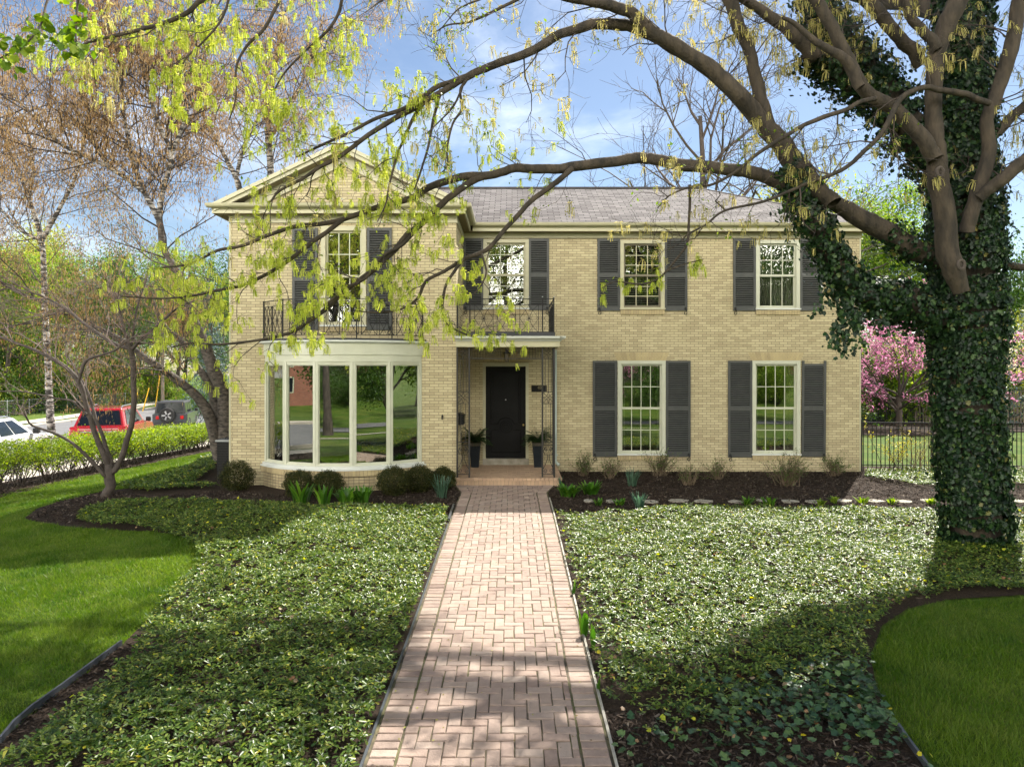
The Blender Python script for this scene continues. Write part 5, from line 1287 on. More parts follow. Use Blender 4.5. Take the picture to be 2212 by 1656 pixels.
BED_F = [(WX1+.04, 3.7), (2.75, 3.7), (2.9, 4.6), (2.75, 5.6), (WX1+.04, 5.6)]
BED_E = GL([(0, 1605), (130, 1490), (262, 1396), (300, 1400), (140, 1530), (0, 1656)])
V, F = chips([BED_L, BED_R, BED_F, BED_F, BED_E], 950, rg, .042, .026)
tag(mk('bark_chips', V, F, M['chip']), 'dark bark chips spread over the planting beds', 'bark mulch', kind='stuff')
V, F = chips([[(-12.9, 8), (-11.1, 8), (-11.1, 16), (-11.5, 22), (-11.5, 29), (-13.1, 29)]], 160, rg, .07, .026)
tag(mk('bark_chips', V, F, M['chip']), 'bark chips under the clipped hedge', 'bark mulch', kind='stuff')

P = np.column_stack([rg.uniform(WX0, WX1, 420), rg.uniform(4.5, 14, 420)]); P = P[rg.random(420) < np.clip(.25+np.abs(P[:, 0]+.16)/.9, 0, 1)]; n = len(P)
V, F = scatter(*LEAF, np.column_stack([P, gz(P[:, 0], P[:, 1])+.052]), rg.uniform(0, 6.283, n), rg.normal(0, .15, n), rg.normal(0, .3, n), rg.uniform(.008, .035, n))
tag(mk('walk_litter', V, F, pmat('dry_litter', (.2, .15, .08), None, rough=.8, island=[(0, (.10, .06, .03)), (.5, (.22, .17, .06)), (1, (.30, .30, .06))])), 'dry bud scales and bits of leaf lying on the brick walk', 'litter', kind='stuff')
# grass
LAWN_R = GL([(2211, 1292), (2050, 1302), (1962, 1322), (1908, 1360), (1884, 1420), (1900, 1500), (1950, 1590), (2005, 1665)]) + [(3.2, 3.9), (5.2, 3.9), (8.5, 7.5), (8.5, 8.6)]
bedL_all = MULCH_L
P = rg.uniform((-11.2, 3.4), (-3.0, 16.0), (620000, 2)); P = P[~inpoly(P, bedL_all)]
P = P[np.abs(P[:, 0]/P[:, 1]) < .80]; P = P[rg.random(len(P)) < np.clip(9.5/P[:, 1], .35, 1)**1.5]
P2 = rg.uniform((3.0, 3.6), (9.0, 9.2), (230000, 2)); P2 = P2[inpoly(P2, LAWN_R)]; P2 = P2[P2[:, 0]/P2[:, 1] < .80]
P3 = rg.uniform((-11.4, 15.0), (-7.2, 26.0), (60000, 2)); P3 = P3[~inpoly(P3, bedL_all)]
def blades(P, hh):
    n = len(P); z = gz(P[:, 0], P[:, 1]); a = rg.uniform(0, 6.283, n); w = rg.uniform(.0022, .0045, n)*(P[:, 1]/6).clip(1, 3)
    h = hh*rg.uniform(.5, 1.3, n)*(.85+.35*vnoise(P, 3.1, 4)).clip(.3, 1.6); lx = rg.normal(0, .5, n)*h; ly = rg.normal(0, .5, n)*h
    V = np.empty((n, 3, 3)); V[:, 0] = np.column_stack([P[:, 0]-np.cos(a)*w, P[:, 1]-np.sin(a)*w, z]); V[:, 1] = np.column_stack([P[:, 0]+np.cos(a)*w, P[:, 1]+np.sin(a)*w, z])
    V[:, 2] = np.column_stack([P[:, 0]+lx, P[:, 1]+ly, z+h]); return V.reshape(-1, 3), np.arange(3*n).reshape(n, 3)
V, F = blades(P, .055); tag(mk('grass', V, F, M['blade']), 'short sunlit grass of the left front lawn', 'grass', kind='stuff')
V, F = blades(P2, .055); tag(mk('grass', V, F, M['blade']), 'short shaded grass of the lawn at the lower right', 'grass', kind='stuff')
V, F = blades(P3, .07); tag(mk('grass', V, F, M['blade']), 'grass strip beside the house between hedge and left bed', 'grass', kind='stuff')
print('grass', len(P), len(P2), len(P3))

# ------------------------------------------------------------------ small garden plants
def leafball(c, r, n, rg, sq=.9, shell=.5):
    d = rg.normal(0, 1, (n, 3)); d /= np.linalg.norm(d, axis=1, keepdims=True); rr = r*(shell+(1-shell)*rg.random(n)**.5)
    lump = 1+.10*np.sin(d[:, 0]*7+c[0]*9)*np.sin(d[:, 1]*6+2)+.08*np.sin(d[:, 2]*9+c[0])
    P = d*(rr*lump)[:, None]*np.array([1, 1, sq])+np.array(c); return P
M['boxleaf'] = pmat('boxwood_leaf', (.05, .06, .012), None, rough=.5, island=[(0, (.012, .020, .005)), (.6, (.035, .045, .010)), (1, (.10, .09, .02))], transl=.2, spec=.25)
M['leafgreen'] = pmat('fresh_green_leaf', (.06, .16, .015), None, rough=.4, island=[(0, (.03, .10, .01)), (.6, (.07, .18, .018)), (1, (.16, .30, .03))], transl=.4, spec=.4)
M['greyleaf'] = pmat('blue_green_leaf', (.05, .11, .07), None, rough=.45, island=[(0, (.03, .08, .05)), (1, (.10, .18, .11))], transl=.3)
M['hedge'] = pmat('hedge_leaf', (.10, .20, .015), None, rough=.4, island=[(0, (.07, .14, .01)), (.5, (.18, .28, .02)), (.9, (.32, .42, .035)), (1, (.45, .48, .06))], transl=.5, spec=.4)
box_lab = ['round clipped boxwood at the left corner of the house', 'round clipped boxwood before the left part of the bow window', 'round clipped boxwood before the middle of the bow window', 'round clipped boxwood before the right part of the bow window',
           'round clipped boxwood right of the bow window', 'smallest boxwood next to the porch step']
for (d, Y, r, lab) in zip((512, 645, 708, 850, 905, 957), (14.45, 13.7, 13.72, 13.9, 14.25, 14.55), (.34, .30, .30, .33, .31, .26), box_lab):
    x = (d-1105.8)/1500*Y; c = (x, Y, r*.85+.02)
    t = thing('boxwood_shrub', lab, 'shrub', (x, Y, 0), 'clipped boxwoods along the house front')
    P = np.concatenate([leafball(c, r, 11000, rg, .92, .5), leafball(c, r*1.1, 700, rg, .92, .9)]); n = len(P)
    V, F = scatter(*LEAF, P, *rs(n, rg), rg.uniform(.018, .034, n)); mk('foliage', V, F, M['boxleaf'], t)
    s = TS()
    for k in range(7): a = rg.uniform(0, 6.28); s.add([(x, Y, 0), (x+.1*math.cos(a), Y+.1*math.sin(a), r*.5), (x+r*.6*math.cos(a), Y+r*.6*math.sin(a), r*1.1)], [.012, .01, .005], 5)
    s.build('stems', M['twig'], t)
def broadleaf(x, Y, w, h, n, size, mat, lab, name, cat, grp, z=None, strap=False):
    z = gzf(x, Y)+.02 if z is None else z
    t = thing(name, lab, cat, (x, Y, z), grp)
    Vs = []; Fs = []; o = 0
    for k in range(n):
        a = rg.uniform(0, 6.283); r0 = rg.uniform(0, w*.35); px, py = x+r0*math.cos(a), Y+r0*.7*math.sin(a); a2 = a+rg.normal(0, .5)
        l = h*rg.uniform(.7, 1.15); lean = rg.uniform(.25, .8)*(w*.6 if not strap else h*.55); wd_ = size*rg.uniform(.7, 1.2); m = 6
        pts = []
        for j in range(m+1):
            u = j/m; d = lean*u**1.6; zz = l*(u-.28*u*u*(lean/h)*1.2); ww = wd_*(math.sin(math.pi*min(.93, .12+u*.83))**(.8 if not strap else .35)); pts.append((d, zz, ww))
        for d, zz, ww in pts:
            cx_, cy_ = px+d*math.cos(a2), py+d*math.sin(a2); ox, oy = -math.sin(a2)*ww, math.cos(a2)*ww
            Vs += [(cx_-ox, cy_-oy, z+zz+ww*.25), (cx_, cy_, z+zz), (cx_+ox, cy_+oy, z+zz+ww*.25)]
        for j in range(m):
            b = o+3*j; Fs += [(b, b+1, b+4, b+3), (b+1, b+2, b+5, b+4)]
        o += 3*(m+1)
    mk('leaves', np.array(Vs), np.array(Fs), mat, t, smooth=True)
    return t
def gp(d, e): x, y = G(d, e); return x, y
for (d, e, w, h, n, lab) in ((652, 1092, .44, .44, 22, 'broad leaved green perennial before the second boxwood'), (700, 1094, .38, .38, 16, 'broad leaved green perennial between two boxwoods'),
                             (748, 1092, .46, .32, 40, 'low lush perennial clump before the bow window'), (782, 1090, .42, .34, 36, 'rightmost lush perennial clump before the bow window'),
                             (1228, 1076, .50, .28, 60, 'low bright green clump beside the porch on the right'), (1275, 1070, .46, .27, 50, 'second bright green clump right of the porch')):
    x, y = gp(d, e); broadleaf(x, y, w, h, n, .035, M['leafgreen'], lab, 'perennial', 'plant', 'green perennials in the mulch')
for (d, e, w, h, n, lab) in ((953, 1078, .28, .46, 50, 'tall blue green daffodil clump left of the walk'), (1366, 1052, .3, .38, 50, 'dark daffodil clump in the middle of the right bed'), (1381, 1108, .24, .36, 44, 'daffodil clump at the edge of the right ground cover'),
                             (1182*1.0+28, 1052, .12, .22, 10, 'sparse daffodil leaves close to the porch step')):
    x, y = gp(d, e); broadleaf(x, y, w, h, n, .009, M['greyleaf'], lab, 'daffodil_clump', 'plant', None, strap=True)
for (d, e, s_, lab) in ((1238, 1290, .7, 'small tulip leaves beside the walk'), (1262, 1378, 1.2, 'large tulip leaves beside the walk'), (1282, 1402, .9, 'single low tulip leaf right of the large ones'), (1292, 1500, .5, 'tiny tulip shoot near the lower end of the walk')):
    x, y = gp(d, e); broadleaf(x, y, .10*s_, .24*s_, 5, .028*s_, M['leafgreen'], lab, 'tulip', 'plant', None)
for i, (d, e, w) in enumerate(((1292, 1094, .22), (1338, 1094, .26), (1612, 1094, .30), (1662, 1094, .30), (1802, 1089, .22), (1862, 1090, .26), (1928, 1092, .20), (1845, 1108, .28), (1770, 1096, .2), (2010, 1092, .2))):
    x, y = gp(d, e); broadleaf(x, y, w, .14+.04*(i in (2, 3)), 22, .022, M['leafgreen'] if i < 4 else M['young'], ['green tuft on the first stepping stones', 'green tuft by the second stepping stone', 'leafy tuft left of the pair in the middle of the stone row', 'leafy tuft right of the pair in the middle of the stone row',
        'low sunlit tuft at the house shadow edge', 'bright tuft among the sunlit stepping stones', 'small bright tuft left of the maple', 'yellow green tuft at the front of the stone row', 'tiny tuft in front of a stone in shade', 'tuft touching the maple side of the stone row'][i], 'tuft', 'plant', 'low tufts along the stepping stones')
for i, (d, w) in enumerate(((1271, .22), (1319, .22), (1403, .36), (1466, .38), (1520, .34), (1590, .30), (1650, .24), (1706, .34), (1757, .30), (1823, .32), (1890, .34), (1950, .32), (2003, .30), (2200, .34))):
    x, y = gp(d, 1086+(i % 3-1)); z = gzf(x, y)+.02; mb = MB(); k = 9; P = [(x+w/2*(1+rg.normal(0, .12))*math.cos(2*math.pi*j/k+.2), y+.15*(1+rg.normal(0, .12))*math.sin(2*math.pi*j/k+.2)) for j in range(k)]
    mb.prism(P, z-.03, z+.022, axis='z'); o = mb.build('stepping_stone', M['stone'])
    tag(o, 'flat pale stepping stone set in the dark mulch' if i < 9 else 'flat pale stepping stone in the sunlit mulch', 'stepping stone', 'shaded stepping stones' if i < 9 else 'sunlit stepping stones')
def twigshrub(d, e, w, h, n, leafn, lab, mat_t, mat_l, grp, name='deciduous_shrub', Y=None, lv=1, ls=(.02, .045)):
    x, y = gp(d, e); z = gzf(x, y)
    t = thing(name, lab, 'shrub', (x, y, z), grp); s = TS(); tips = []
    for k in range(n):
        a = rg.uniform(0, 6.283); l = h*rg.uniform(.55, 1.05); lean = rg.uniform(.1, .75)*w/h
        bough(s, tips, (x+rg.normal(0, w*.09), y+rg.normal(0, w*.06), z), (math.cos(a)*lean, math.sin(a)*lean*.7, 1), l, .0085, lv, rg, up=.02, wander=.13, kids=(4, 4), ratio=.4, ang=(20, 45), nseg=4, twigmin=.002, k=4)
    s.build('stems', mat_t, t); leafn = int(leafn*2.2); P = np.array([p for p, _ in tips]); P = P[rg.integers(0, len(P), leafn)]+rg.normal(0, .018, (leafn, 3))
    V, F = scatter(*LEAF, P, *rs(leafn, rg), rg.uniform(ls[0], ls[1], leafn)); mk('leaves', V, F, mat_l, t)
M['stem_tan'] = pmat('tan_stem', (.17, .125, .075), (.10, .075, .045), 10, .8)
M['shrubleaf'] = pmat('shrub_bud_leaf', (.06, .10, .015), None, rough=.45, island=[(0, (.035, .07, .012)), (1, (.10, .16, .03))], transl=.35)
for d, e, w, h, n, lf, lab in ((1262, 1030, .55, .55, 34, 420, 'small budding shrub nearest the porch under the first tall shutter'), (1318, 1036, .50, .50, 40, 240, 'tan twiggy shrub under the first tall window'), (1425, 1030, .75, .62, 48, 520, 'leafy twiggy shrub under the middle pair of shutters'),
                             (1488, 1050, .50, .45, 30, 160, 'mostly bare twiggy shrub in the middle of the right bed'), (1550, 1038, .50, .52, 30, 260, 'small shrub between the two tall windows'), (1700, 1052, .80, .72, 70, 700, 'largest twiggy shrub under the last tall window'), (1800, 1030, .60, .50, 34, 520, 'leafy shrub at the right corner of the house')):
    twigshrub(d, e, w, h, n, lf, lab, M['stem_tan'], M['shrubleaf'], 'budding shrubs along the right wall')
M['gold'] = pmat('golden_leaf', (.5, .42, .04), None, rough=.5, island=[(0, (.25, .30, .03)), (.6, (.50, .45, .06)), (1, (.60, .50, .16))], transl=.4)
twigshrub(1925, 1020, .9, 1.15, 9, 260, 'thin golden leaved shrub before the black fence', M['twig'], M['gold'], None, lv=1, ls=(.03, .06))
twigshrub(1985, 1024, 1.1, .9, 14, 300, 'spreading pale twiggy shrub beside the maple and fence', M['stem_tan'], M['gold'], None, lv=2, ls=(.015, .03))
# ferns in tall pots
M['pot'] = pmat('dark_pot', (.008, .011, .014), (.014, .018, .022), 5, .6, spec=.15)
M['pot_rim'] = pmat('woven_rim', (.10, .085, .06), (.05, .04, .03), 60, .7, bump=.5)
M['fern'] = pmat('fern_leaf', (.015, .05, .010), None, rough=.5, island=[(0, (.008, .028, .006)), (1, (.035, .09, .016))], transl=.3)
for (d, lab) in ((1026, 'tall dark pot with fern left of the front door'), (1161.5, 'tall dark pot with fern right of the front door')):
    Y = 16.62; x = (d-1105.8)/1500*Y
    t = thing('fern_planter', lab, 'planter', (x, Y, .195), 'fern pots flanking the front door')
    mb = MB(); mb.lathe([(.10, 0), (.105, .02), (.145, .60), (.12, .60), (.11, .52)], (x, Y, .197), 4)
    mb2 = MB(); 
    def sq(mb, r0, r1, z0, z1):
        vs = [(x+sx*r0, Y+sy*r0, z0) for sx, sy in ((-1, -1), (1, -1), (1, 1), (-1, 1))]+[(x+sx*r1, Y+sy*r1, z1) for sx, sy in ((-1, -1), (1, -1), (1, 1), (-1, 1))]
        mb.add(vs, [(3, 2, 1, 0), (4, 5, 6, 7)]+[(i, (i+1) % 4, (i+1) % 4+4, i+4) for i in range(4)])
    mb = MB(); sq(mb, .090, .125, .197, .71); mb.build('pot', M['pot'], t)
    sq(mb2, .130, .138, .711, .785); mb2.build('rim', M['pot_rim'], t)
    Vs = []; Fs = []; o = 0
    for k in range(95):
        a = rg.uniform(0, 6.283); l = rg.uniform(.34, .60); up_ = rg.uniform(.35, 1.0); m = 14; prev = None
        for j in range(m):
            u = (j+.5)/m; dx = l*.75*u*(1.25-up_*.5); zz = .80+l*(up_*u*1.15-.62*u*u*(1.3-up_*.6)); cx_, cy_ = x+dx*math.cos(a), Y+dx*math.sin(a)
            w = .085*math.sin(math.pi*(.12+.85*u)); tw_ = .020
            for sg_ in (-1, 1):
                ex, ey = cx_-math.sin(a)*w*sg_+math.cos(a)*.012, cy_+math.cos(a)*w*sg_+math.sin(a)*.012
                Vs += [(cx_-math.cos(a)*tw_, cy_-math.sin(a)*tw_, zz), (cx_+math.cos(a)*tw_, cy_+math.sin(a)*tw_, zz), (ex, ey, zz-.012)]; Fs.append((o, o+1, o+2)); o += 3
    mk('fern', np.array(Vs), np.array(Fs), M['fern'], t)

# ------------------------------------------------------------------ hedge along the side street
def hedge_proto(seed):
    r = np.random.default_rng(seed); V1 = TS(); tips = []
    for k in range(20):
        a = r.uniform(0, 6.283); bough(V1, tips, (r.normal(0, .10), r.normal(0, .12), 0), (math.cos(a)*.35, math.sin(a)*.4, 1), r.uniform(.7, .95), .013, 2, r, up=.03, wander=.16, kids=(3, 3, 4), ratio=.5, ang=(15, 50), nseg=4, twigmin=.003, k=4)
    n = 5600; P = r.uniform((-.52, -.52, .36), (.52, .52, 1.14), (n, 3)); P[:, 2] = P[:, 2]-.30*np.abs(P[:, 0]/.52)**3*(P[:, 2] > .8)
    dens = np.clip((P[:, 2]-.30)/.5, .05, 1)*(.55+.45*np.sin(P[:, 0]*9+seed)*np.sin(P[:, 1]*8+seed*2)*np.sin(P[:, 2]*9)); P = P[r.random(len(P)) < dens+.25*(P[:, 2] > .95)]
    P[:, 2] += .05*np.sin(P[:, 1]*7+seed)+r.exponential(.02, len(P)); m = len(P)
    return V1, P, r
protos = []
HB = [(-11.75, 12.0+.02)]
hy = 11.6; k = 0
while hy < 28.6:
    hx_ = np.interp(hy, [11, 16, 22, 28.6], [-11.75, -11.85, -12.05, -12.45]); z = gzf(hx_, hy); v = k % 4
    if k < 4:
        t = thing('hedge_shrub', '', 'hedge', (0, 0, 0), 'clipped hedge shrubs along the side walk')
        V1, P, r_g = hedge_proto(50+k); V1.build('stems', M['twig'], t); V, F = scatter(*LEAF, P, *rs(len(P), r_g), r_g.uniform(.035, .07, len(P))); mk('foliage', V, F, M['hedge'], t)
        protos.append(t)
    else: t = copy_tree(protos[v])
    t.location = (hx_+rg.normal(0, .04), hy, z); t.rotation_euler = (0, 0, [0, math.pi, .06, math.pi-.05][(k // 4) % 4]); hs = np.interp(hy, [12, 28], [1.03, .90])*rg.uniform(.96, 1.04); t.scale = (1.02, 1.02, hs)
    t['label'] = 'yellow green clipped hedge shrub in the row between lawn and side street'
    hy += .88; k += 1
# ------------------------------------------------------------------ birches and the small front tree
def barkstripe(name):
    m, t, p, o = newmat(name); K = t.links.new
    tc = N(t, 'ShaderNodeTexCoord'); mp = N(t, 'ShaderNodeMapping'); mp.inputs['Scale'].default_value = (3, 3, 11); K(tc.outputs['Object'], mp.inputs[0])
    n = N(t, 'ShaderNodeTexNoise'); n.inputs['Scale'].default_value = 1.3; n.inputs['Detail'].default_value = 7; K(mp.outputs[0], n.inputs[0])
    rp = N(t, 'ShaderNodeValToRGB'); e = rp.color_ramp.elements; e[0].position = .46; e[0].color = (.03, .026, .022, 1); e[1].position = .60; e[1].color = (.40, .37, .33, 1)
    K(n.outputs[0], rp.inputs[0]); K(rp.outputs[0], p.inputs['Base Color']); p.inputs['Roughness'].default_value = .8
    b = N(t, 'ShaderNodeBump'); b.inputs['Strength'].default_value = .6; K(n.outputs[0], b.inputs['Height']); K(b.outputs[0], p.inputs['Normal'])
    return m
M['birch'] = barkstripe('birch_bark')
M['birch_low'] = pmat('old_birch_bark', (.13, .11, .09), (.03, .026, .022), 9, .9, bump=.8, bscale=24, stretch=(1, 1, 2.2))
rg = np.random.default_rng(31)
def tree_from(name, label, limbs, Ybase, barks, twigcfg, seed, group=None):
    global rg
    rg = np.random.default_rng(seed)
    p0 = limbs[0][0][0]; bx = (p0[0]-1105.8)/1500*Ybase
    t = thing(name, label, 'tree', (bx, Ybase, gzf(bx, Ybase)), group)
    tips = []; tw = TS(); lo = TS(); hi = TS(); any_hi = False
    for pts, Y, rad, cnt, st, Lr, lvl, low in limbs:
        P = np.array([PT(a, b, y) for (a, b), y in zip(pts, np.interp(np.linspace(0, 1, len(pts)), np.linspace(0, 1, len(Y)), Y))])
        r = np.interp(np.linspace(0, 1, len(pts)), np.linspace(0, 1, len(rad)), rad)*P[:, 1]/1500
        P, r = spline(P, r, 4, .15)
        if low: lo.add(P, r, 10, .04)
        else: hi.add(P, r, 7, .04); any_hi = True
        n = len(P)
        for j in range(cnt):
            tt_ = st+(1-st)*(j+rg.random())/cnt; i = min(int(tt_*(n-1)), n-2); dd = unit(P[i+1]-P[i]); a = R(rg.uniform(25, 70)); ax = unit(np.cross(dd, rg.normal(0, 1, 3)))
            nd = dd*math.cos(a)+ax*math.sin(a)+np.array([0, 0, twigcfg.get('up0', .1)])
            bough(tw, tips, P[i], nd, rg.uniform(*Lr), min(twigcfg.get('r0', .02), r[i]*.7), lvl, rg, up=twigcfg.get('up', 0), wander=twigcfg.get('w', .2), kids=twigcfg.get('kids', (4, 4, 4)), ratio=twigcfg.get('ratio', .6), ang=(20, 60), nseg=4, twigmin=twigcfg.get('tm', .005), k=4)
    if lo.V: lo.build('trunk', barks[0], t)
    if any_hi: hi.build('branches', barks[1], t)
    tw.build('twigs', barks[2], t)
    return t, tips
LB = [([(490, 992), (484, 863), (455, 784), (442, 744), (419, 693), (399, 637), (384, 590), (366, 560), (354, 535), (344, 477)], (17.6, 17.6, 17.4), (22, 15, 13, 11, 9, 8, 8, 7, 7, 6.5), 7, .5, (1.2, 2.4), 2, True),
      ([(474, 990), (453, 906), (425, 858), (368, 807), (312, 773), (255, 730), (198, 705), (127, 662), (57, 640), (-20, 600)], (17.6, 17.0, 16.5), (14, 13, 10, 8, 7, 6, 5, 4, 3, 2), 16, .3, (1.0, 2.4), 2, True),
      ([(486, 930), (455, 840), (425, 790), (396, 740), (352, 700), (330, 650)], (17.8, 18.2), (11, 9, 7, 6, 5, 4), 9, .3, (1, 2.2), 2, True),
      ([(344, 477), (310, 411), (284, 334), (267, 234), (262, 150), (255, 70)], (17.4, 17.2), (6.5, 5.5, 5, 4, 2.6, 1.4), 26, .1, (1.1, 2.2), 2, False),
      ([(344, 477), (354, 401), (371, 334), (341, 267), (321, 200), (305, 130), (300, 60)], (17.4, 17.7), (6.5, 5.5, 5, 4, 3.4, 2.6, 1.4), 26, .1, (1.1, 2.2), 2, False),
      ([(371, 334), (395, 270), (415, 200), (435, 120), (450, 40)], (17.5, 17.8), (4, 3.4, 2.8, 2, 1), 16, .1, (1.0, 2.0), 2, False),
      ([(310, 414), (234, 360), (134, 314), (67, 247), (20, 200), (-40, 170)], (17.3, 17.0), (5, 4.4, 3.6, 2.8, 2, 1), 26, .15, (1.1, 2.4), 2, False),
      ([(234, 360), (200, 290), (185, 210), (180, 120)], (17.2, 17.0), (3.4, 2.8, 2, 1), 13, .1, (1.0, 2.0), 2, False)]
cfg = dict(up0=.15, up=-.03, w=.2, kids=(6, 6, 4), ratio=.62, r0=.022, tm=.0055)
birch, btips = tree_from('birch_tree', 'large multi-stemmed birch full of brown catkins left of the house', LB, 17.6, (M['birch_low'], M['birch'], M['twig']), cfg, 41)
def catkins(tips, cnt, size, parent, jit=.10):
    P = np.array([p for p, _ in tips]); P = P[rg.integers(0, len(P), cnt)]+rg.normal(0, jit, (cnt, 3))
    tV = np.array([(0, 0, 0), (.09, .0, -.3), (0, 0, -1), (-.09, 0, -.3), (0, .09, -.3), (0, -.09, -.3)]); tF = np.array([(0, 1, 2, 3), (0, 4, 2, 5)])
    V, F = scatter(tV, tF, P, rg.uniform(0, 6.283, cnt), rg.normal(0, .16, cnt), rg.normal(0, .16, cnt), size*rg.uniform(.6, 1.2, cnt)); mk('catkins', V, F, M['catkin'], parent)
catkins(btips, 44000, .105, birch, .16)
P = np.array([p for p, _ in btips]); P = P[P[:, 2] < 6.5]
if len(P):
    P = P[rg.integers(0, len(P), 2600)]+rg.normal(0, .2, (2600, 3)); V, F = scatter(*LEAF, P, *rs(len(P), rg), rg.uniform(.03, .06, len(P))); mk('young_leaves', V, F, M['young'], birch)
LB2 = [([(545, 905), (535, 700), (524, 520), (517, 414), (497, 357), (461, 290), (434, 234), (420, 160), (410, 90)], (24.5, 24.5), (9, 8, 7, 6, 5, 4, 3, 2.2, 1.2), 18, .45, (1.4, 2.6), 2, False),
       ([(517, 414), (512, 380), (530, 310), (553, 265), (572, 210), (580, 150)], (24.5, 24.8), (5, 4.5, 4, 3, 2.2, 1.2), 14, .2, (1.2, 2.4), 2, False),
       ([(600, 905), (596, 600), (590, 440), (586, 383), (580, 301), (585, 200), (600, 100), (610, 10)], (25.5, 25.5), (10, 9, 8, 7.5, 7, 6, 5, 4), 20, .4, (1.4, 2.8), 2, False),
       ([(581, 300), (620, 240), (655, 170), (680, 100), (700, 30)], (25.5, 26), (5, 4, 3.4, 2.4, 1.4), 14, .2, (1.2, 2.6), 2, False)]
birch2, t2 = tree_from('birch_tree', 'birch with brown catkins rising behind the gabled wing', LB2, 24.5, (M['birch_low'], M['birch'], M['twig']), cfg, 42)
catkins([q for q in t2 if q[0][2] > 7], 24000, .12, birch2, .16)
LB3 = [([(112, 935), (105, 800), (98, 650), (90, 520), (62, 430), (30, 350), (5, 290)], (27, 27), (8, 7, 6, 5.5, 4.5, 3.4, 2), 22, .35, (1.6, 3.0), 2, False),
       ([(90, 520), (130, 450), (160, 390), (178, 320), (185, 250)], (27, 27.5), (5, 4, 3.4, 2.6, 1.4), 16, .1, (1.6, 2.8), 2, False),
       ([(62, 430), (72, 360), (60, 280), (50, 220)], (27, 26.6), (4, 3.2, 2.4, 1.4), 14, .1, (1.4, 2.6), 2, False),
       ([(90, 520), (50, 500), (0, 450), (-50, 400)], (27, 26.6), (4, 3.2, 2.4, 1.4), 12, .1, (1.6, 2.6), 2, False)]
birch3, t3 = tree_from('birch_tree', 'white stemmed birch with bare twigs at the far left', LB3, 27, (M['birch_low'], M['birch'], M['twig']), cfg, 43)
catkins([q for q in t3 if q[0][2] > 5], 16000, .13, birch3, .16)

LD = [([(235, 1086), (237, 1056), (238, 1028), (236, 1005)], (14.0, 14.0), (13, 10, 11, 10), 0, 0, (1, 1), 1, True),
      ([(236, 1010), (227, 991), (204, 931), (187, 877), (170, 821), (119, 778), (57, 750), (0, 727), (-60, 700)], (14.0, 13.6), (7, 6, 5.5, 5, 5, 4, 3, 2.4, 1.4), 15, .35, (.6, 1.3), 2, True),
      ([(240, 1008), (238, 991), (221, 943), (204, 892), (190, 850), (165, 800), (142, 765)], (14.0, 14.4), (5, 4.5, 4, 3.4, 2.8, 2, 1.2), 6, .5, (.5, 1.1), 2, True),
      ([(241, 1012), (249, 1015), (272, 962), (286, 906), (289, 849), (286, 778), (283, 752)], (14.0, 13.9), (7, 6.5, 6, 5.5, 5.5, 5.5, 6), 3, .7, (.5, 1.1), 2, True),
      ([(283, 755), (276, 735), (262, 690), (255, 640), (262, 600)], (13.9, 13.7), (4, 3.4, 2.6, 2, 1), 9, .15, (.5, 1.2), 2, True),
      ([(284, 755), (306, 732), (340, 702), (380, 668), (420, 650)], (13.9, 13.6), (4, 3.6, 3, 2, 1), 10, .2, (.5, 1.2), 2, True),
      ([(283, 755), (241, 740), (190, 705), (142, 668), (90, 640), (40, 625)], (13.9, 14.3), (4.2, 3.8, 3.2, 2.6, 2, 1), 15, .2, (.6, 1.3), 2, True),
      ([(283, 752), (290, 700), (300, 650), (318, 600)], (13.9, 14.2), (3, 2.4, 1.8, 1), 8, .2, (.5, 1.1), 2, True),
      ([(170, 825), (184, 784), (204, 771), (246, 758), (270, 740), (310, 715)], (13.7, 13.4), (3.2, 3, 2.8, 2.4, 2, 1), 7, .3, (.4, .9), 2, True),
      ([(238, 1028), (224, 1025), (184, 982), (153, 954), (113, 934), (71, 920), (58, 903), (50, 890)], (14.0, 13.3), (4.5, 4.2, 3.6, 3, 2.8, 2.2, 1.8, 1), 4, .5, (.3, .7), 1, True),
      ([(187, 895), (160, 868), (128, 862), (100, 855), (50, 846), (0, 845)], (13.8, 13.5), (2.8, 2.4, 2, 1.8, 1.4, 1), 7, .3, (.3, .7), 1, True)]
dog, dt = tree_from('ornamental_tree', 'small bare multi-stemmed ornamental tree in the left mulch bed', LD, 14.0, (pmat('smooth_grey_bark', (.07, .054, .044), (.035, .027, .021), 9, .8, bump=.4), M['twig'], M['twig_pale']), dict(up0=.15, up=.03, w=.22, kids=(4, 5, 4), ratio=.58, r0=.012, tm=.0033), 44)
P = np.array([p for p, _ in dt]); n = 700; P = P[rg.integers(0, len(P), n)]+rg.normal(0, .02, (n, 3)); V, F = scatter(*LEAF, P, *rs(n, rg), rg.uniform(.015, .035, n))
mk('foliage', V, F, pmat('red_bud', (.16, .07, .04), None, rough=.6, island=[(0, (.10, .03, .02)), (.7, (.16, .14, .04)), (1, (.30, .04, .03))], transl=.3), dog)

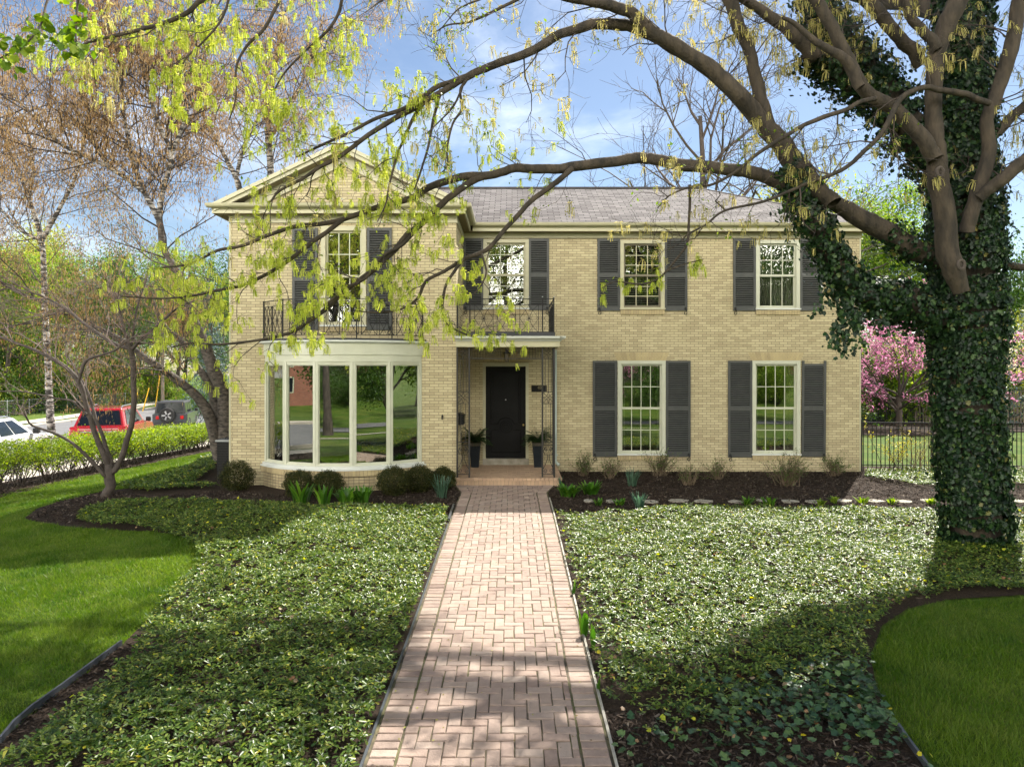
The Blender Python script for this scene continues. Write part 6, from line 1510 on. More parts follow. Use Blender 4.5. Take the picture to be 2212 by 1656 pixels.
# ------------------------------------------------------------------ background trees
M['leaf_a'] = pmat('spring_leaf', (.10, .19, .02), None, rough=.5, island=[(0, (.05, .11, .012)), (.5, (.12, .21, .022)), (1, (.26, .34, .05))], transl=.5, spec=.3)
M['leaf_b'] = pmat('yellow_spring_leaf', (.2, .25, .03), None, rough=.5, island=[(0, (.11, .16, .02)), (.5, (.24, .27, .04)), (1, (.42, .42, .08))], transl=.5, spec=.3)
M['leaf_c'] = pmat('deep_green_leaf', (.04, .09, .015), None, rough=.5, island=[(0, (.018, .05, .01)), (.6, (.05, .11, .018)), (1, (.10, .18, .03))], transl=.4, spec=.3)
M['needle'] = pmat('blue_spruce_needle', (.05, .08, .07), None, rough=.6, island=[(0, (.02, .04, .035)), (.6, (.06, .10, .09)), (1, (.13, .19, .18))], transl=.15)
M['pink'] = pmat('pink_blossom', (.50, .20, .32), None, rough=.6, island=[(0, (.34, .10, .20)), (.5, (.52, .21, .34)), (1, (.72, .42, .52))], transl=.45, spec=.2)
TREES = {}
def proto_tree(key, h, spread, leafmat, leafn, leafs, seed, low=.3, lvl=3, bare=False, barkm=None, jit=.45, kids=(5, 5, 5, 7), up=.05):
    global rg
    rg = np.random.default_rng(seed); T = TS(); T2 = TS(); tips = []
    r = h*.016; tr = []
    pts = [np.array([0, 0, -.3])]; d = np.array([0, 0, 1.0]); m = 8
    for i in range(m): d = unit(d+rg.normal(0, .06, 3)+np.array([0, 0, .15])); pts.append(pts[-1]+d*h*.8/m)
    pts = np.array(pts); rad = np.linspace(r, r*.3, m+1); rad[0] *= 1.35; T.add(pts, rad, 8)
    nb = 12
    for j in range(nb):
        t = low+(1-low)*(j+rg.random()*.7)/nb; f = min(t, .99)*m; i = min(int(f), m-1); q = pts[i]*(1-f+i)+pts[i+1]*(f-i); a = j*2.4+rg.normal(0, .3)
        e = rg.uniform(.35, .9)+.8*t; nd = np.array([math.cos(a), math.sin(a), e]); bough(T2, tips, q, nd, spread*rg.uniform(.75, 1.1)*(1.15-.55*t), r*(.55-.3*t), lvl-1, rg, up=up, wander=.16, kids=kids, ratio=.58, ang=(20, 55), nseg=4, twigmin=.008*h/15, k=4)
    P = np.array([p for p, _ in tips]); data = [('trunk', np.concatenate(T.V), np.concatenate(T.F), barkm or M['bark_far'], True), ('branches', np.concatenate(T2.V), np.concatenate(T2.F), barkm or M['bark_far'], True)]
    if not bare:
        dens = .5+.5*np.sin(P[:, 0]*1.3+seed)*np.sin(P[:, 1]*1.1)*np.sin(P[:, 2]*1.2+seed); w = dens**1.5+.05; w /= w.sum()
        Q = P[rg.choice(len(P), leafn, p=w)]+rg.normal(0, jit, (leafn, 3)); V, F = scatter(*LEAF, Q, *rs(leafn, rg), leafs*rg.uniform(.6, 1.3, leafn)); data.append(('crown', V, F, leafmat, False))
    TREES[key] = [data, None]
def plant(key, x, y, s, rz, label, name='tree', group=None, cat='tree', sz=None, z=None):
    data, root = TREES[key]; z = gzf(x, y) if z is None else z
    if root is None:
        root = bpy.data.objects.new(name, None); COL.objects.link(root); root.empty_display_size = .2; ORG[root.name] = (0, 0, 0)
        for n_, V, F, m_, sm in data: mk(n_, V, F, m_, root, sm)
        TREES[key][1] = root; TREES[key][0] = None; t = root
    else: t = copy_tree(root); t.name = name
    if group: t['group'] = group
    elif 'group' in t: del t['group']
    t['label'] = label; t['category'] = cat; t.location = (x, y, z); t.rotation_euler = (0, 0, rz); t.scale = (s, s, sz or s)
    return t
proto_tree('woodA', 17, 6.0, M['leaf_a'], 15000, .24, 61, low=.22, jit=.55)
proto_tree('woodB', 19, 5.0, M['leaf_b'], 9000, .22, 62, low=.35, jit=.5)
proto_tree('woodC', 15, 5.5, M['leaf_c'], 15000, .26, 63, low=.15, jit=.6)
proto_tree('bare', 15, 5.6, None, 0, 0, 64, low=.35, lvl=4, bare=True, kids=(4, 4, 4, 5), barkm=M['twig'], up=.06)
def bush_proto(key, r, n, leafs, mat, seed):
    g = np.random.default_rng(seed); T = TS(); tips = []
    for k in range(9): a = g.uniform(0, 6.283); bough(T, tips, (g.normal(0, .2), g.normal(0, .2), -.1), (math.cos(a)*.7, math.sin(a)*.7, 1), r*g.uniform(.8, 1.3), .03, 2, g, up=.02, wander=.2, kids=(4, 4, 4), ratio=.55, twigmin=.008, k=4)
    P = np.array([p for p, _ in tips]); Q = P[g.integers(0, len(P), n)]+g.normal(0, r*.13, (n, 3)); Q[:, 2] = np.abs(Q[:, 2]); V, F = scatter(*LEAF, Q, *rs(n, g), leafs*g.uniform(.6, 1.3, n))
    TREES[key] = [[('stems', np.concatenate(T.V), np.concatenate(T.F), M['bark_far'], True), ('foliage', V, F, mat, False)], None]
bush_proto('bushA', 1.9, 9000, .13, M['leaf_a'], 71); bush_proto('bushB', 1.9, 6000, .12, M['leaf_c'], 72); bush_proto('bushC', 1.9, 4500, .12, M['leaf_b'], 73)
rg = np.random.default_rng(77)
# the wood beyond the side street
wood = [(-62, 66, 'woodA', 1.0), (-55, 64, 'woodC', .95), (-49.5, 68, 'woodB', .95), (-45.5, 63, 'woodA', .85), (-41.5, 72, 'woodC', 1.0), (-70, 78, 'woodC', 1.15), (-61, 84, 'woodA', 1.15), (-53, 82, 'woodB', 1.15), (-45, 88, 'woodA', 1.15), (-38.5, 80, 'woodB', .8),
        (-36.5, 92, 'woodA', 1.0), (-47, 100, 'woodC', 1.3), (-33.5, 76, 'woodC', .62), (-66, 70, 'woodB', 1.0), (-31, 96, 'woodA', .95), (-57, 75, 'woodC', 1.1), (-50, 76, 'woodA', 1.0), (-75, 72, 'woodC', 1.2), (-82, 84, 'woodA', 1.3), (-73, 92, 'woodC', 1.3), (-64, 98, 'woodA', 1.35), (-56, 106, 'woodC', 1.5), (-44, 112, 'woodC', 1.5), (-35, 108, 'woodA', 1.4), (-28, 118, 'woodC', 1.3), (-80, 100, 'woodC', 1.5), (-52, 60.5, 'woodC', .7), (-58, 61, 'woodA', .65), (-47.5, 66, 'woodC', .6)]
tl = {'woodA': 'light green leafing tree in the wood beyond the side street', 'woodB': 'thin yellow green tree in the wood beyond the side street', 'woodC': 'dense deep green tree in the wood beyond the side street'}
for x, y, k, s in wood: plant(k, x, y, s*rg.uniform(.95, 1.05), rg.uniform(0, 6.28), tl[k], 'forest_tree', 'trees of the wood beyond the street')
bl = {'bushA': 'light green bush behind the chain link fence', 'bushB': 'dark green bush behind the chain link fence', 'bushC': 'yellowish bush behind the chain link fence'}
for i in range(30):
    y = 58+i*1.25+rg.normal(0, .4); x = -45.5-(58-56)*0+rg.uniform(-2.5, .5) - max(0, (62-y))*.9
    k = ['bushA', 'bushB', 'bushA', 'bushC', 'bushB'][i % 5]; plant(k, x, y, rg.uniform(.9, 1.7), rg.uniform(0, 6.28), bl[k], 'undergrowth_bush', 'bushes behind the chain link fence', 'bush')
for i in range(16):
    x = -47-i*1.9; y = 58.5+rg.uniform(0, 3); k = ['bushA', 'bushB', 'bushC', 'bushA'][i % 4]; plant(k, x, y, rg.uniform(.9, 1.6), rg.uniform(0, 6.28), bl[k], 'undergrowth_bush', 'bushes behind the chain link fence', 'bush')
for i in range(22):
    x = -50-rg.uniform(0, 22); y = 66+rg.uniform(0, 22); k = ['bushB', 'bushA', 'bushB'][i % 3]; plant(k, x, y, rg.uniform(1.8, 2.8), rg.uniform(0, 6.28), ['dark tall understorey bush inside the wood', 'light tall understorey bush inside the wood'][k == 'bushA'], 'undergrowth_bush', 'tall bushes inside the wood', 'bush')
# blue spruce between birch and house
def spruce():
    g = np.random.default_rng(5); T = TS(); T.add([(0, 0, 0), (0, 0, 5), (0, 0, 10)], [.2, .12, .02], 7); P = []
    for k in range(150):
        z = .5+9.3*(k/150); r = 2.6*(1-z/10.2)+.15; a = k*2.4; 
        for j in range(34):
            u = g.random()**.6; P.append((r*u*math.cos(a)+g.normal(0, .10), r*u*math.sin(a)+g.normal(0, .10), z-.25*u*r*.6+g.normal(0, .06)))
    P = np.array(P); V, F = scatter(*LEAF, P, *rs(len(P), g), g.uniform(.10, .24, len(P)))
    TREES['spruce'] = [[('trunk', np.concatenate(T.V), np.concatenate(T.F), M['bark_far'], True), ('crown', V, F, M['needle'], False)], None]
spruce(); plant('spruce', -22.5, 52, 1.0, 0, 'blue spruce seen between the birch trunks and the house', 'spruce_tree')
plant('spruce', 26.0, 33.5, .95, 1, 'blue green conifer behind the wooden fence at the right', 'spruce_tree')
plant('bushB', -27, 60, 1.0, 2, 'low bush on the bank beyond the jeep', 'bush', None, 'bush'); plant('bushA', -31, 66, .9, 3, 'light bush on the bank behind the utility pole', 'bush', None, 'bush')
# behind the house
plant('bare', 11.2, 38, 1.42, .7, 'bare dark twigged tree behind the main roof', 'bare_tree'); plant('bare', 17.6, 44, 1.25, 2.3, 'smaller bare tree right of the big bare one', 'bare_tree'); plant('bare', 6.2, 42, .95, 4.3, 'tip of a bare tree just above the ridge', 'bare_tree')
plant('woodB', 17.2, 44, .84, .4, 'yellow green tree behind the right end of the roof', 'garden_tree'); plant('woodA', 24.5, 46, .84, 1.9, 'light green tree between the roof and the maple', 'garden_tree')
plant('woodC', 31, 44, .80, 3.1, 'deep green tree far behind the iron fence', 'garden_tree'); plant('woodB', 37, 40, .95, 5.1, 'tall yellow tree at the right edge behind the maple', 'garden_tree'); plant('woodA', 29, 52, 1.0, 4.4, 'tall light tree behind the pink blossom', 'garden_tree')
plant('woodA', -8.0, 44, .74, 2.0, 'rounded light green crown behind the right side of the gable', 'garden_tree'); plant('woodB', 24, 31, .42, 2.0, 'small yellow leaved tree behind the maple trunk', 'garden_tree')
for i, (x, y, k, s, lb_) in enumerate(((15.6, 36.5, 'bushB', 1.2, 'dark bush behind the pink tree at the house corner'), (18.0, 37.2, 'bushB', 1.35, 'dark bush directly behind the pink tree'), (20.4, 37, 'bushA', 1.6, 'light bush left of the wooden fence'), (16.8, 35.5, 'bushC', .6, 'small yellow bush under the pink tree'),
                                       (23.5, 39, 'bushA', 1.7, 'tall light bush behind the wooden fence'), (27.5, 39, 'bushC', 1.8, 'yellowish bush over the wooden fence'), (31, 38.5, 'bushA', 1.8, 'light bush at the right end of the wooden fence'), (14.2, 38, 'bushA', 1.9, 'large light bush half hidden by the house'))):
    plant(k, x, y, s, i*1.3, lb_, 'bush', None, 'bush')
# pink flowering tree
def pinktree():
    g = np.random.default_rng(9); T = TS(); T2 = TS(); tips = []
    T.add([(0, 0, -.2), (.03, 0, .6), (0, .02, 1.1)], [.11, .09, .08], 8)
    for k in range(15):
        a = k*2.4; e = g.uniform(.15, 1.8); bough(T2, tips, (0, 0, .5+g.random()*.6), (math.cos(a), math.sin(a), e), g.uniform(2.0, 3.1), .045, 2, g, up=.05, wander=.14, kids=(5, 5, 5), ratio=.55, ang=(20, 45), nseg=5, twigmin=.008, k=4)
    P = np.array([p for p, _ in tips]); n = 12500; C = P[g.integers(0, len(P), n)]+g.normal(0, .05, (n, 3)); V, F = scatter(*LEAF, C, *rs(n, g), g.uniform(.05, .10, n))
    n2 = 1500; C2 = P[g.integers(0, len(P), n2)]+g.normal(0, .12, (n2, 3)); V2, F2 = scatter(*LEAF, C2, *rs(n2, g), g.uniform(.05, .09, n2))
    TREES['pink'] = [[('trunk', np.concatenate(T.V), np.concatenate(T.F), M['bark_far'], True), ('branches', np.concatenate(T2.V), np.concatenate(T2.F), M['bark_far'], True), ('blossom', V, F, M['pink'], False), ('leaves', V2, F2, M['leaf_c'], False)], None]
pinktree(); plant('pink', 17.6, 31.6, 1.38, .5, 'small pink flowering tree on the back lawn right of the house', 'flowering_tree')
struct(sheet('mulch_bed', [(12.5, 28.5), (16, 27.6), (20, 29.0), (24, 30.5), (34, 29.5), (36, 38), (12, 39)], .03, M['mulch'], 1.2))

# ------------------------------------------------------------------ fences, pole, wires
def picket(x0, y0, x1, y1, h, name, label, npost, pitch=.104):
    t = thing(name, label, 'fence', ((x0+x1)/2, (y0+y1)/2, gzf((x0+x1)/2, (y0+y1)/2)))
    P0, P1 = np.array([x0, y0]), np.array([x1, y1]); Lg = np.linalg.norm(P1-P0); u = (P1-P0)/Lg
    mb = MB(); zt = .08+h
    z = lambda s: gzf(*(P0+u*s))+.06
    for zz, r in ((h-.03, .017), (h-.17, .015), (.12, .015)): mb.tube([(*(P0+u*s), z(s)+zz) for s in np.linspace(0, Lg, 8)], r, 4)
    s = pitch*.6
    while s < Lg: p = P0+u*s; mb.box(p[0]-.008, p[0]+.008, p[1]-.008, p[1]+.008, z(s)-.05, z(s)+h-.03); s += pitch
    mb.build('panel', M['iron'], t)
    for k in range(npost):
        s = Lg*k/(npost-1) if npost > 1 else 0; p = P0+u*s; m2 = MB(); m2.box(p[0]-.027, p[0]+.027, p[1]-.027, p[1]+.027, z(s)-.1, z(s)+h+.03); po = m2.build('post', M['iron'], t)
        m3 = MB(); m3.lathe([(.034, 0), (.03, .02), (.01, .035)], (p[0], p[1], z(s)+h+.031), 8); m3.build('cap', M['iron'], po)
    return t
picket(8.60, 17.12, 15.4, 16.75, 1.19, 'iron_fence', 'black metal picket fence from the house corner behind the maple', 5)
picket(13.5, 35.2, 20.9, 35.4, 1.15, 'iron_fence', 'distant black metal fence behind the pink tree', 5)
M['wood'] = pmat('weathered_wood', (.19, .155, .115), (.11, .09, .065), 5, .85, stretch=(6, 6, .6), island=[(0, (.12, .10, .075)), (1, (.26, .22, .17))], islandc=.5)
t = thing('wooden_fence', 'weathered grey wooden picket fence behind the back lawn', 'fence', (28, 36, gzf(28, 36)))
mb = MB(); g = np.random.default_rng(2)
for k in range(84):
    x = 20.9+k*.175; z = gzf(x, 36); h = 1.75+g.normal(0, .015)
    mb.prism([(x, z+.0), (x+.115, z+.0), (x+.115, z+h-.06), (x+.0575, z+h), (x, z+h-.06)], 36.0, 36.025, axis='y')
mb.build('pickets', M['wood'], t)
mb = MB()
for zz in (.3, 1.35): mb.box(20.85, 35.7, 36.03, 36.07, gzf(28, 36)+zz, gzf(28, 36)+zz+.09)
mb.build('rails', M['wood'], t)
for k in range(7): m2 = MB(); x = 21+k*2.4; m2.box(x-.05, x+.05, 36.08, 36.18, gzf(x, 36), gzf(x, 36)+1.7); m2.build('post', M['wood'], t)
# chain link fence
def chainlink(pts, h, label):
    t = thing('chain_link_fence', label, 'fence', (pts[0][0], pts[0][1], gzf(*pts[0])))
    m, tt2, p, o = newmat('chain_link_mesh'); p.inputs['Base Color'].default_value = (.42, .44, .45, 1); p.inputs['Metallic'].default_value = .6; p.inputs['Roughness'].default_value = .45
    m2, t2_, p2, o2 = newmat('galvanised_pipe'); p2.inputs['Base Color'].default_value = (.5, .52, .53, 1); p2.inputs['Metallic'].default_value = .6; p2.inputs['Roughness'].default_value = .4
    P = []
    for i in range(len(pts)-1):
        a, b = np.array(pts[i]), np.array(pts[i+1]); n = max(1, int(np.linalg.norm(b-a)/2.6))
        for k in range(n): P.append(a+(b-a)*k/n)
    P.append(np.array(pts[-1])); W3 = MB(); rail = TS()
    rail.add([(p_[0], p_[1], gzf(*p_)+h) for p_ in P], [.03]*len(P), 5)
    wires = TS()
    for i in range(len(P)-1):
        a, b = P[i], P[i+1]; za, zb = gzf(*a), gzf(*b); n = 15; m_ = 7
        for k in range(-m_, n):
            # two families of diagonal wires forming the mesh
            for sg_ in (1, -1):
                u0, u1 = k/n, (k+m_)/n; v0, v1 = 0, 1
                if u0 < 0: v0 = -u0/(u1-u0); u0 = 0
                if u1 > 1: v1 = v0+(1-u0)*(1-v0)/(u1-u0) if u1 > u0 else 1; u1 = 1
                q0 = a+(b-a)*u0; q1 = a+(b-a)*u1; w0, w1 = (v0, v1) if sg_ > 0 else (1-v0, 1-v1)
                wires.add([(q0[0], q0[1], za+(zb-za)*u0+.05+(h-.05)*w0), (q1[0], q1[1], za+(zb-za)*u1+.05+(h-.05)*w1)], [.006, .006], 3)
    wires.build('mesh', m, t); rail.build('top_rail', m2, t)
    for p_ in P: m3 = MB(); m3.lathe([(.035, -.1), (.035, h+.04), (.01, h+.09)], (p_[0], p_[1], gzf(*p_)), 6); m3.build('post', m2, t)
chainlink([(-62, 54.5), (-52, 56), (-43.6, 60), (-43.9, 74), (-44.4, 87)], 1.3, 'grey chain link fence along the wood beyond the street')
M['pole'] = pmat('pole_wood', (.24, .20, .16), (.15, .125, .10), 3, .9, stretch=(4, 4, .5))
px, py = (351-1105.8)/1500*76, 76
t = thing('utility_pole', 'weathered grey wooden utility pole beyond the black off-road car', 'utility pole', (px, py, gzf(px, py)))
mb = MB(); mb.tube([(px, py, gzf(px, py)-.2), (px, py, gzf(px, py)+5), (px, py, gzf(px, py)+11)], [.19, .16, .12], 10); mb.build('pole', M['pole'], t)
mb = MB(); mb.box(px-1.1, px+1.1, py-.06, py+.06, gzf(px, py)+10, gzf(px, py)+10.12); mb.build('crossarm', M['pole'], t)
M['yellow'] = pmat('yellow_plastic', (.65, .38, .02), None, rough=.5)
for i, (d0, e0, d1, e1, Y, lb_) in enumerate(((396, 818, 402, 838, 66, 'yellow guy wire cover right of the utility pole'), (322, 838, 312, 872, 66, 'longer yellow guy wire cover left of the utility pole'), (345, 812, 338, 832, 72, 'short yellow guy wire cover close to the pole'), (297, 848, 290, 872, 66, 'leftmost yellow guy wire cover before the chain link fence'))):
    a, b = PT(d0, e0, Y), PT(d1, e1, Y); zg = gzf(b[0], b[1]); b = (b[0]+(b[0]-a[0])*.4, b[1], zg) if b[2] > zg else (b[0], b[1], zg)
    m_ = MB(); m_.tube([a, b], .05, 6); tag(m_.build('guy_wire_cover', M['yellow']), lb_, 'guy cover')
for i, (d0, e0, d1, e1, Y) in enumerate(((-30, 684, 351, 706, 62), (-30, 694, 351, 712, 62), (-30, 722, 351, 735, 61), (-30, 710, 351, 720, 63))):
    a, b = np.array(PT(d0, e0, Y)), np.array((px, py, PT(d1, e1, 76)[2])); n = 14; tsx = TS()
    tsx.add([a*(1-k/n)+b*(k/n)-np.array([0, 0, 1.6*(k/n)*(1-k/n)]) for k in range(n+1)], [.022]*(n+1), 4)
    tag(tsx.build('overhead_cable', M['metal']), ['uppermost thin cable strung from the utility pole', 'second thin cable strung from the utility pole', 'lowest thin cable strung from the utility pole', 'third thin cable strung from the utility pole'][i], 'cable', 'overhead cables over the side street')

# ------------------------------------------------------------------ vehicles on the side street
def carpaint(name, c, rough=.25):
    m, t, p, o = newmat(name); p.inputs['Base Color'].default_value = C4(c); p.inputs['Roughness'].default_value = rough; p.inputs['Coat Weight'].default_value = .8; p.inputs['Coat Roughness'].default_value = .06
    return m
M['cglass'] = pmat('car_glass', (.010, .013, .018), None, rough=.06, spec=.45)
M['tyre'] = pmat('tyre_rubber', (.012, .012, .012), (.02, .02, .02), 20, .85)
M['alloy'] = pmat('alloy_rim', (.42, .43, .45), None, rough=.3, metal=.8)
M['tail'] = pmat('tail_lamp', (.45, .01, .01), None, rough=.2)
M['lamp'] = pmat('clear_lamp', (.6, .62, .62), None, rough=.15)
M['plastic'] = pmat('black_plastic', (.02, .02, .021), None, rough=.55)
def bevel(o, w, s=3):
    b = o.modifiers.new('bevel', 'BEVEL'); b.width = w; b.segments = s; b.limit_method = 'ANGLE'; b.angle_limit = R(25)
    w_ = o.modifiers.new('wn', 'WEIGHTED_NORMAL'); 
    for p in o.data.polygons: p.use_smooth = True
def vehicle(name, label, x, y, rz, paint, kind):
    """x forward is +X of the car, origin at the middle of the ground contact"""
    t = bpy.data.objects.new(name, None); COL.objects.link(t); ORG[t.name] = (0, 0, 0); t['label'] = label; t['category'] = 'car'; t.location = (x, y, gzf(x, y)+.035); t.rotation_euler = (0, 0, rz)
    if kind == 'suv': Lc, Wc, belt, roof, prof = 4.9, 1.92, 1.12, 1.78, [(-2.40, .35), (-2.46, .62), (-2.42, 1.02), (-2.36, 1.14), (1.05, 1.10), (2.15, .98), (2.38, .84), (2.44, .55), (2.40, .33), (1.98, .30), (1.9, .52), (1.72, .68), (1.42, .74), (1.12, .68), (.94, .52), (.88, .30), (-1.02, .30), (-1.08, .52), (-1.26, .68), (-1.56, .74), (-1.86, .68), (-2.04, .52), (-2.10, .33)]
    elif kind == 'wagon': Lc, Wc, belt, roof, prof = 4.7, 1.84, .96, 1.50, [(-2.30, .33), (-2.36, .60), (-2.32, .88), (-2.24, 1.0), (1.0, .95), (2.02, .84), (2.28, .70), (2.34, .48), (2.30, .30), (1.92, .27), (1.84, .48), (1.66, .62), (1.40, .67), (1.14, .62), (.96, .48), (.88, .27), (-.98, .27), (-1.06, .48), (-1.24, .62), (-1.50, .67), (-1.76, .62), (-1.94, .48), (-2.02, .3)]
    else: Lc, Wc, belt, roof, prof = 4.4, 1.80, 1.16, 1.83, [(-2.05, .50), (-2.07, 1.16), (.75, 1.16), (.80, 1.14), (1.95, 1.10), (2.05, 1.0), (2.06, .55), (2.02, .5), (1.86, .5), (1.78, .72), (1.6, .86), (1.2, .86), (.96, .72), (.86, .46), (-.72, .46), (-.82, .72), (-1.0, .86), (-1.42, .86), (-1.64, .72), (-1.74, .5)]
    mb = MB(); mb.prism(prof, -Wc/2, Wc/2, axis='y'); body = mb.build('body', paint, t); bevel(body, .05)
    # cabin
    if kind == 'suv': c0 = [(-2.36, .86), (1.10, .86), (1.10, -.86), (-2.36, -.86)]; c1 = [(-1.92, .66), (.18, .66), (.18, -.66), (-1.92, -.66)]
    elif kind == 'wagon': c0 = [(-2.22, .82), (1.08, .82), (1.08, -.82), (-2.22, -.82)]; c1 = [(-1.62, .60), (.20, .60), (.20, -.60), (-1.62, -.60)]
    else: c0 = [(-2.05, .80), (.78, .80), (.78, -.80), (-2.05, -.80)]; c1 = [(-1.98, .71), (.42, .71), (.42, -.71), (-1.98, -.71)]
    vs = [(a, b, belt-.03) for a, b in c0]+[(a, b, roof) for a, b in c1]; top_paint = paint if kind != 'jeep' else M['plastic']
    mb = MB(); mb.add(vs, [(0, 1, 2, 3), (7, 6, 5, 4), (0, 4, 5, 1), (1, 5, 6, 2), (2, 6, 7, 3), (3, 7, 4, 0)]); cab = mb.build('cabin', top_paint, t); bevel(cab, .07 if kind != 'jeep' else .05, 4)
    V0 = [Vector(v) for v in vs]
    def pane(face, u0, u1, v0, v1, off=.012, nm='window', ctr=None, mat=None, taper=(0, 0)):
        a, b, c, d = [V0[i] for i in face]   # a,b bottom ; c,d top (c over b)
        nrm = (b-a).cross(d-a).normalized()
        if nrm.dot((a+b+c+d)/4-Vector((-.6, 0, 1.4))) < 0: nrm = -nrm
        f = lambda u, v: (a*(1-u)+b*u)*(1-v)+(d*(1-u)+c*u)*v+nrm*off
        q = [f(u0+taper[0]*0, v0), f(u1, v0), f(u1-taper[1], v1), f(u0+taper[0], v1)]; m_ = MB(); q2 = [p-nrm*.02 for p in q]
        m_.add([tuple(p) for p in q+q2], [(0, 1, 2, 3), (7, 6, 5, 4), (0, 4, 5, 1), (1, 5, 6, 2), (2, 6, 7, 3), (3, 7, 4, 0)]); return m_.build(nm, mat or M['cglass'], t)
    for side in ((1, 0, 4, 5), (2, 3, 7, 6)):     # u from front to back
        if kind == 'jeep':
            for u0, u1 in ((.05, .33), (.36, .62), (.66, .95)): pane(side, u0, u1, .12, .86)
        else:
            for u0, u1, tp in ((.10, .36, (.06, 0)), (.385, .62, (0, 0)), (.645, .90, (0, .05))): pane(side, u0, u1, .10, .86, taper=tp)
    pane((3, 0, 4, 7), .07, .93, .12, .86, nm='rear_window'); pane((1, 2, 6, 5), .05, .95, .06, .92, nm='windscreen')
    wr = {'suv': .38, 'wagon': .34, 'jeep': .42}[kind]; ax = {'suv': (1.42, -1.56), 'wagon': (1.40, -1.50), 'jeep': (1.40, -1.22)}[kind]
    def wheel(cx, cy, s, cz=None, axis='y'):
        m_ = MB(); cz = wr if cz is None else cz
        prof_ = [(wr*.62, -.10), (wr*.94, -.115), (wr, -.08), (wr, .08), (wr*.94, .115), (wr*.62, .10)]
        m_.lathe(prof_, (0, 0, 0), 28); rim = MB(); rim.lathe([(wr*.20, .095), (wr*.24, .10), (wr*.60, .085), (wr*.63, .11), (wr*.60, -.02), (wr*.1, -.02)], (0, 0, 0), 28)
        for k in range(5): a = R(72*k); rim.add([(math.cos(a)*wr*.15-math.sin(a)*.03, math.sin(a)*wr*.15+math.cos(a)*.03, .105), (math.cos(a)*wr*.15+math.sin(a)*.03, math.sin(a)*wr*.15-math.cos(a)*.03, .105), (math.cos(a)*wr*.6+math.sin(a)*.045, math.sin(a)*wr*.6-math.cos(a)*.045, .1), (math.cos(a)*wr*.6-math.sin(a)*.045, math.sin(a)*wr*.6+math.cos(a)*.045, .1)], [(0, 1, 2, 3)])
        f = (lambda v: (cx+v[0], cy+s*v[2], cz+v[1])) if axis == 'y' else (lambda v: (cx+s*v[2], cy+v[0], cz+v[1]))
        m_.v = [f(v) for v in m_.v]; rim.v = [f(v) for v in rim.v]; o_ = m_.build('wheel' if axis == 'y' else 'spare_wheel', M['tyre'], t, smooth=False); rim.build('rim', M['alloy'], o_)
    for a in ax:
        for s in (-1, 1): wheel(a, s*(Wc/2-.11), s)
    for s in (-1, 1):
        m_ = MB()
        if kind == 'jeep': m_.box(-2.13, -2.06, s*.62-.09, s*.62+.09, .86, 1.05)
        else: m_.box(prof[3][0]-.06, prof[3][0]+.18, s*(Wc/2-.20)-.12, s*(Wc/2-.20)+.14 if s > 0 else s*(Wc/2-.20)+.12, belt-.30, belt-.05)
        tl_ = m_.build('tail_light', M['tail'], t); bevel(tl_, .02, 2)
        m_ = MB(); m_.box((2.30 if kind != 'jeep' else 2.04)-.2, (2.36 if kind != 'jeep' else 2.09), s*.66-.16, s*.66+.16, .66, .80); bevel(m_.build('headlight', M['lamp'], t), .03, 2)
        m_ = MB(); m_.box(.62, .80, s*(Wc/2+.10)-.10, s*(Wc/2+.10)+.08, belt-.02, belt+.16); bevel(m_.build('mirror', M['plastic'], t), .03, 2)
        if kind != 'jeep':
            m_ = MB(); rr = {'suv': .60, 'wagon': .54}[kind]; m_.tube([(-1.75, s*rr, roof-.02), (-1.6, s*rr, roof+.06), (-.2, s*rr, roof+.07), (.12, s*rr, roof-.01)], .022, 6); m_.build('roof_rail', M['alloy'], t)
    m_ = MB(); m_.box(-Lc/2-.02 if kind != 'jeep' else -2.2, -Lc/2+.08 if kind != 'jeep' else -2.06, -Wc/2+.1, Wc/2-.1, .38 if kind != 'jeep' else .5, .60 if kind != 'jeep' else .68); bevel(m_.build('bumper', M['plastic'], t), .03, 2)
    m_ = MB(); m_.box(-Lc/2-.035, -Lc/2-.02, -.16, .16, .72, .84); 
    if kind == 'suv': m_.v = [(v[0], v[1], v[2]+.05) for v in m_.v]
    if kind != 'jeep': m_.build('number_plate', M['white'], t); m_ = MB(); m_.box(-Lc/2-.03, -Lc/2-.01, -.6, .6, .93, .97); m_.build('chrome_strip', M['alloy'], t)
    else: wheel(-2.22, .12, -1, 1.08, 'x')
    return t
dirz = R(90+17)
paint_r = carpaint('red_paint', (.36, .010, .014)); paint_w = carpaint('white_paint_car', (.70, .71, .72)); paint_b = carpaint('charcoal_paint', (.030, .035, .042), .35)
def place(px_, Y): return ((px_-1105.8)/1500*Y, Y)
dx, dy = math.cos(dirz), math.sin(dirz)
x, y = place(212, 25.4); vehicle('parked_car', 'red sport utility car parked at the kerb beyond the hedge', x+dx*2.45, y+dy*2.45, dirz, paint_r, 'suv')
x, y = place(367, 39.0); vehicle('parked_car', 'black boxy off-road car with spare wheel on its tailgate', x+dx*2.05, y+dy*2.05, dirz, paint_b, 'jeep')
vehicle('parked_car', 'white estate car at the left edge beyond the hedge', -16.55, 22.0, R(90+10), paint_w, 'wagon')

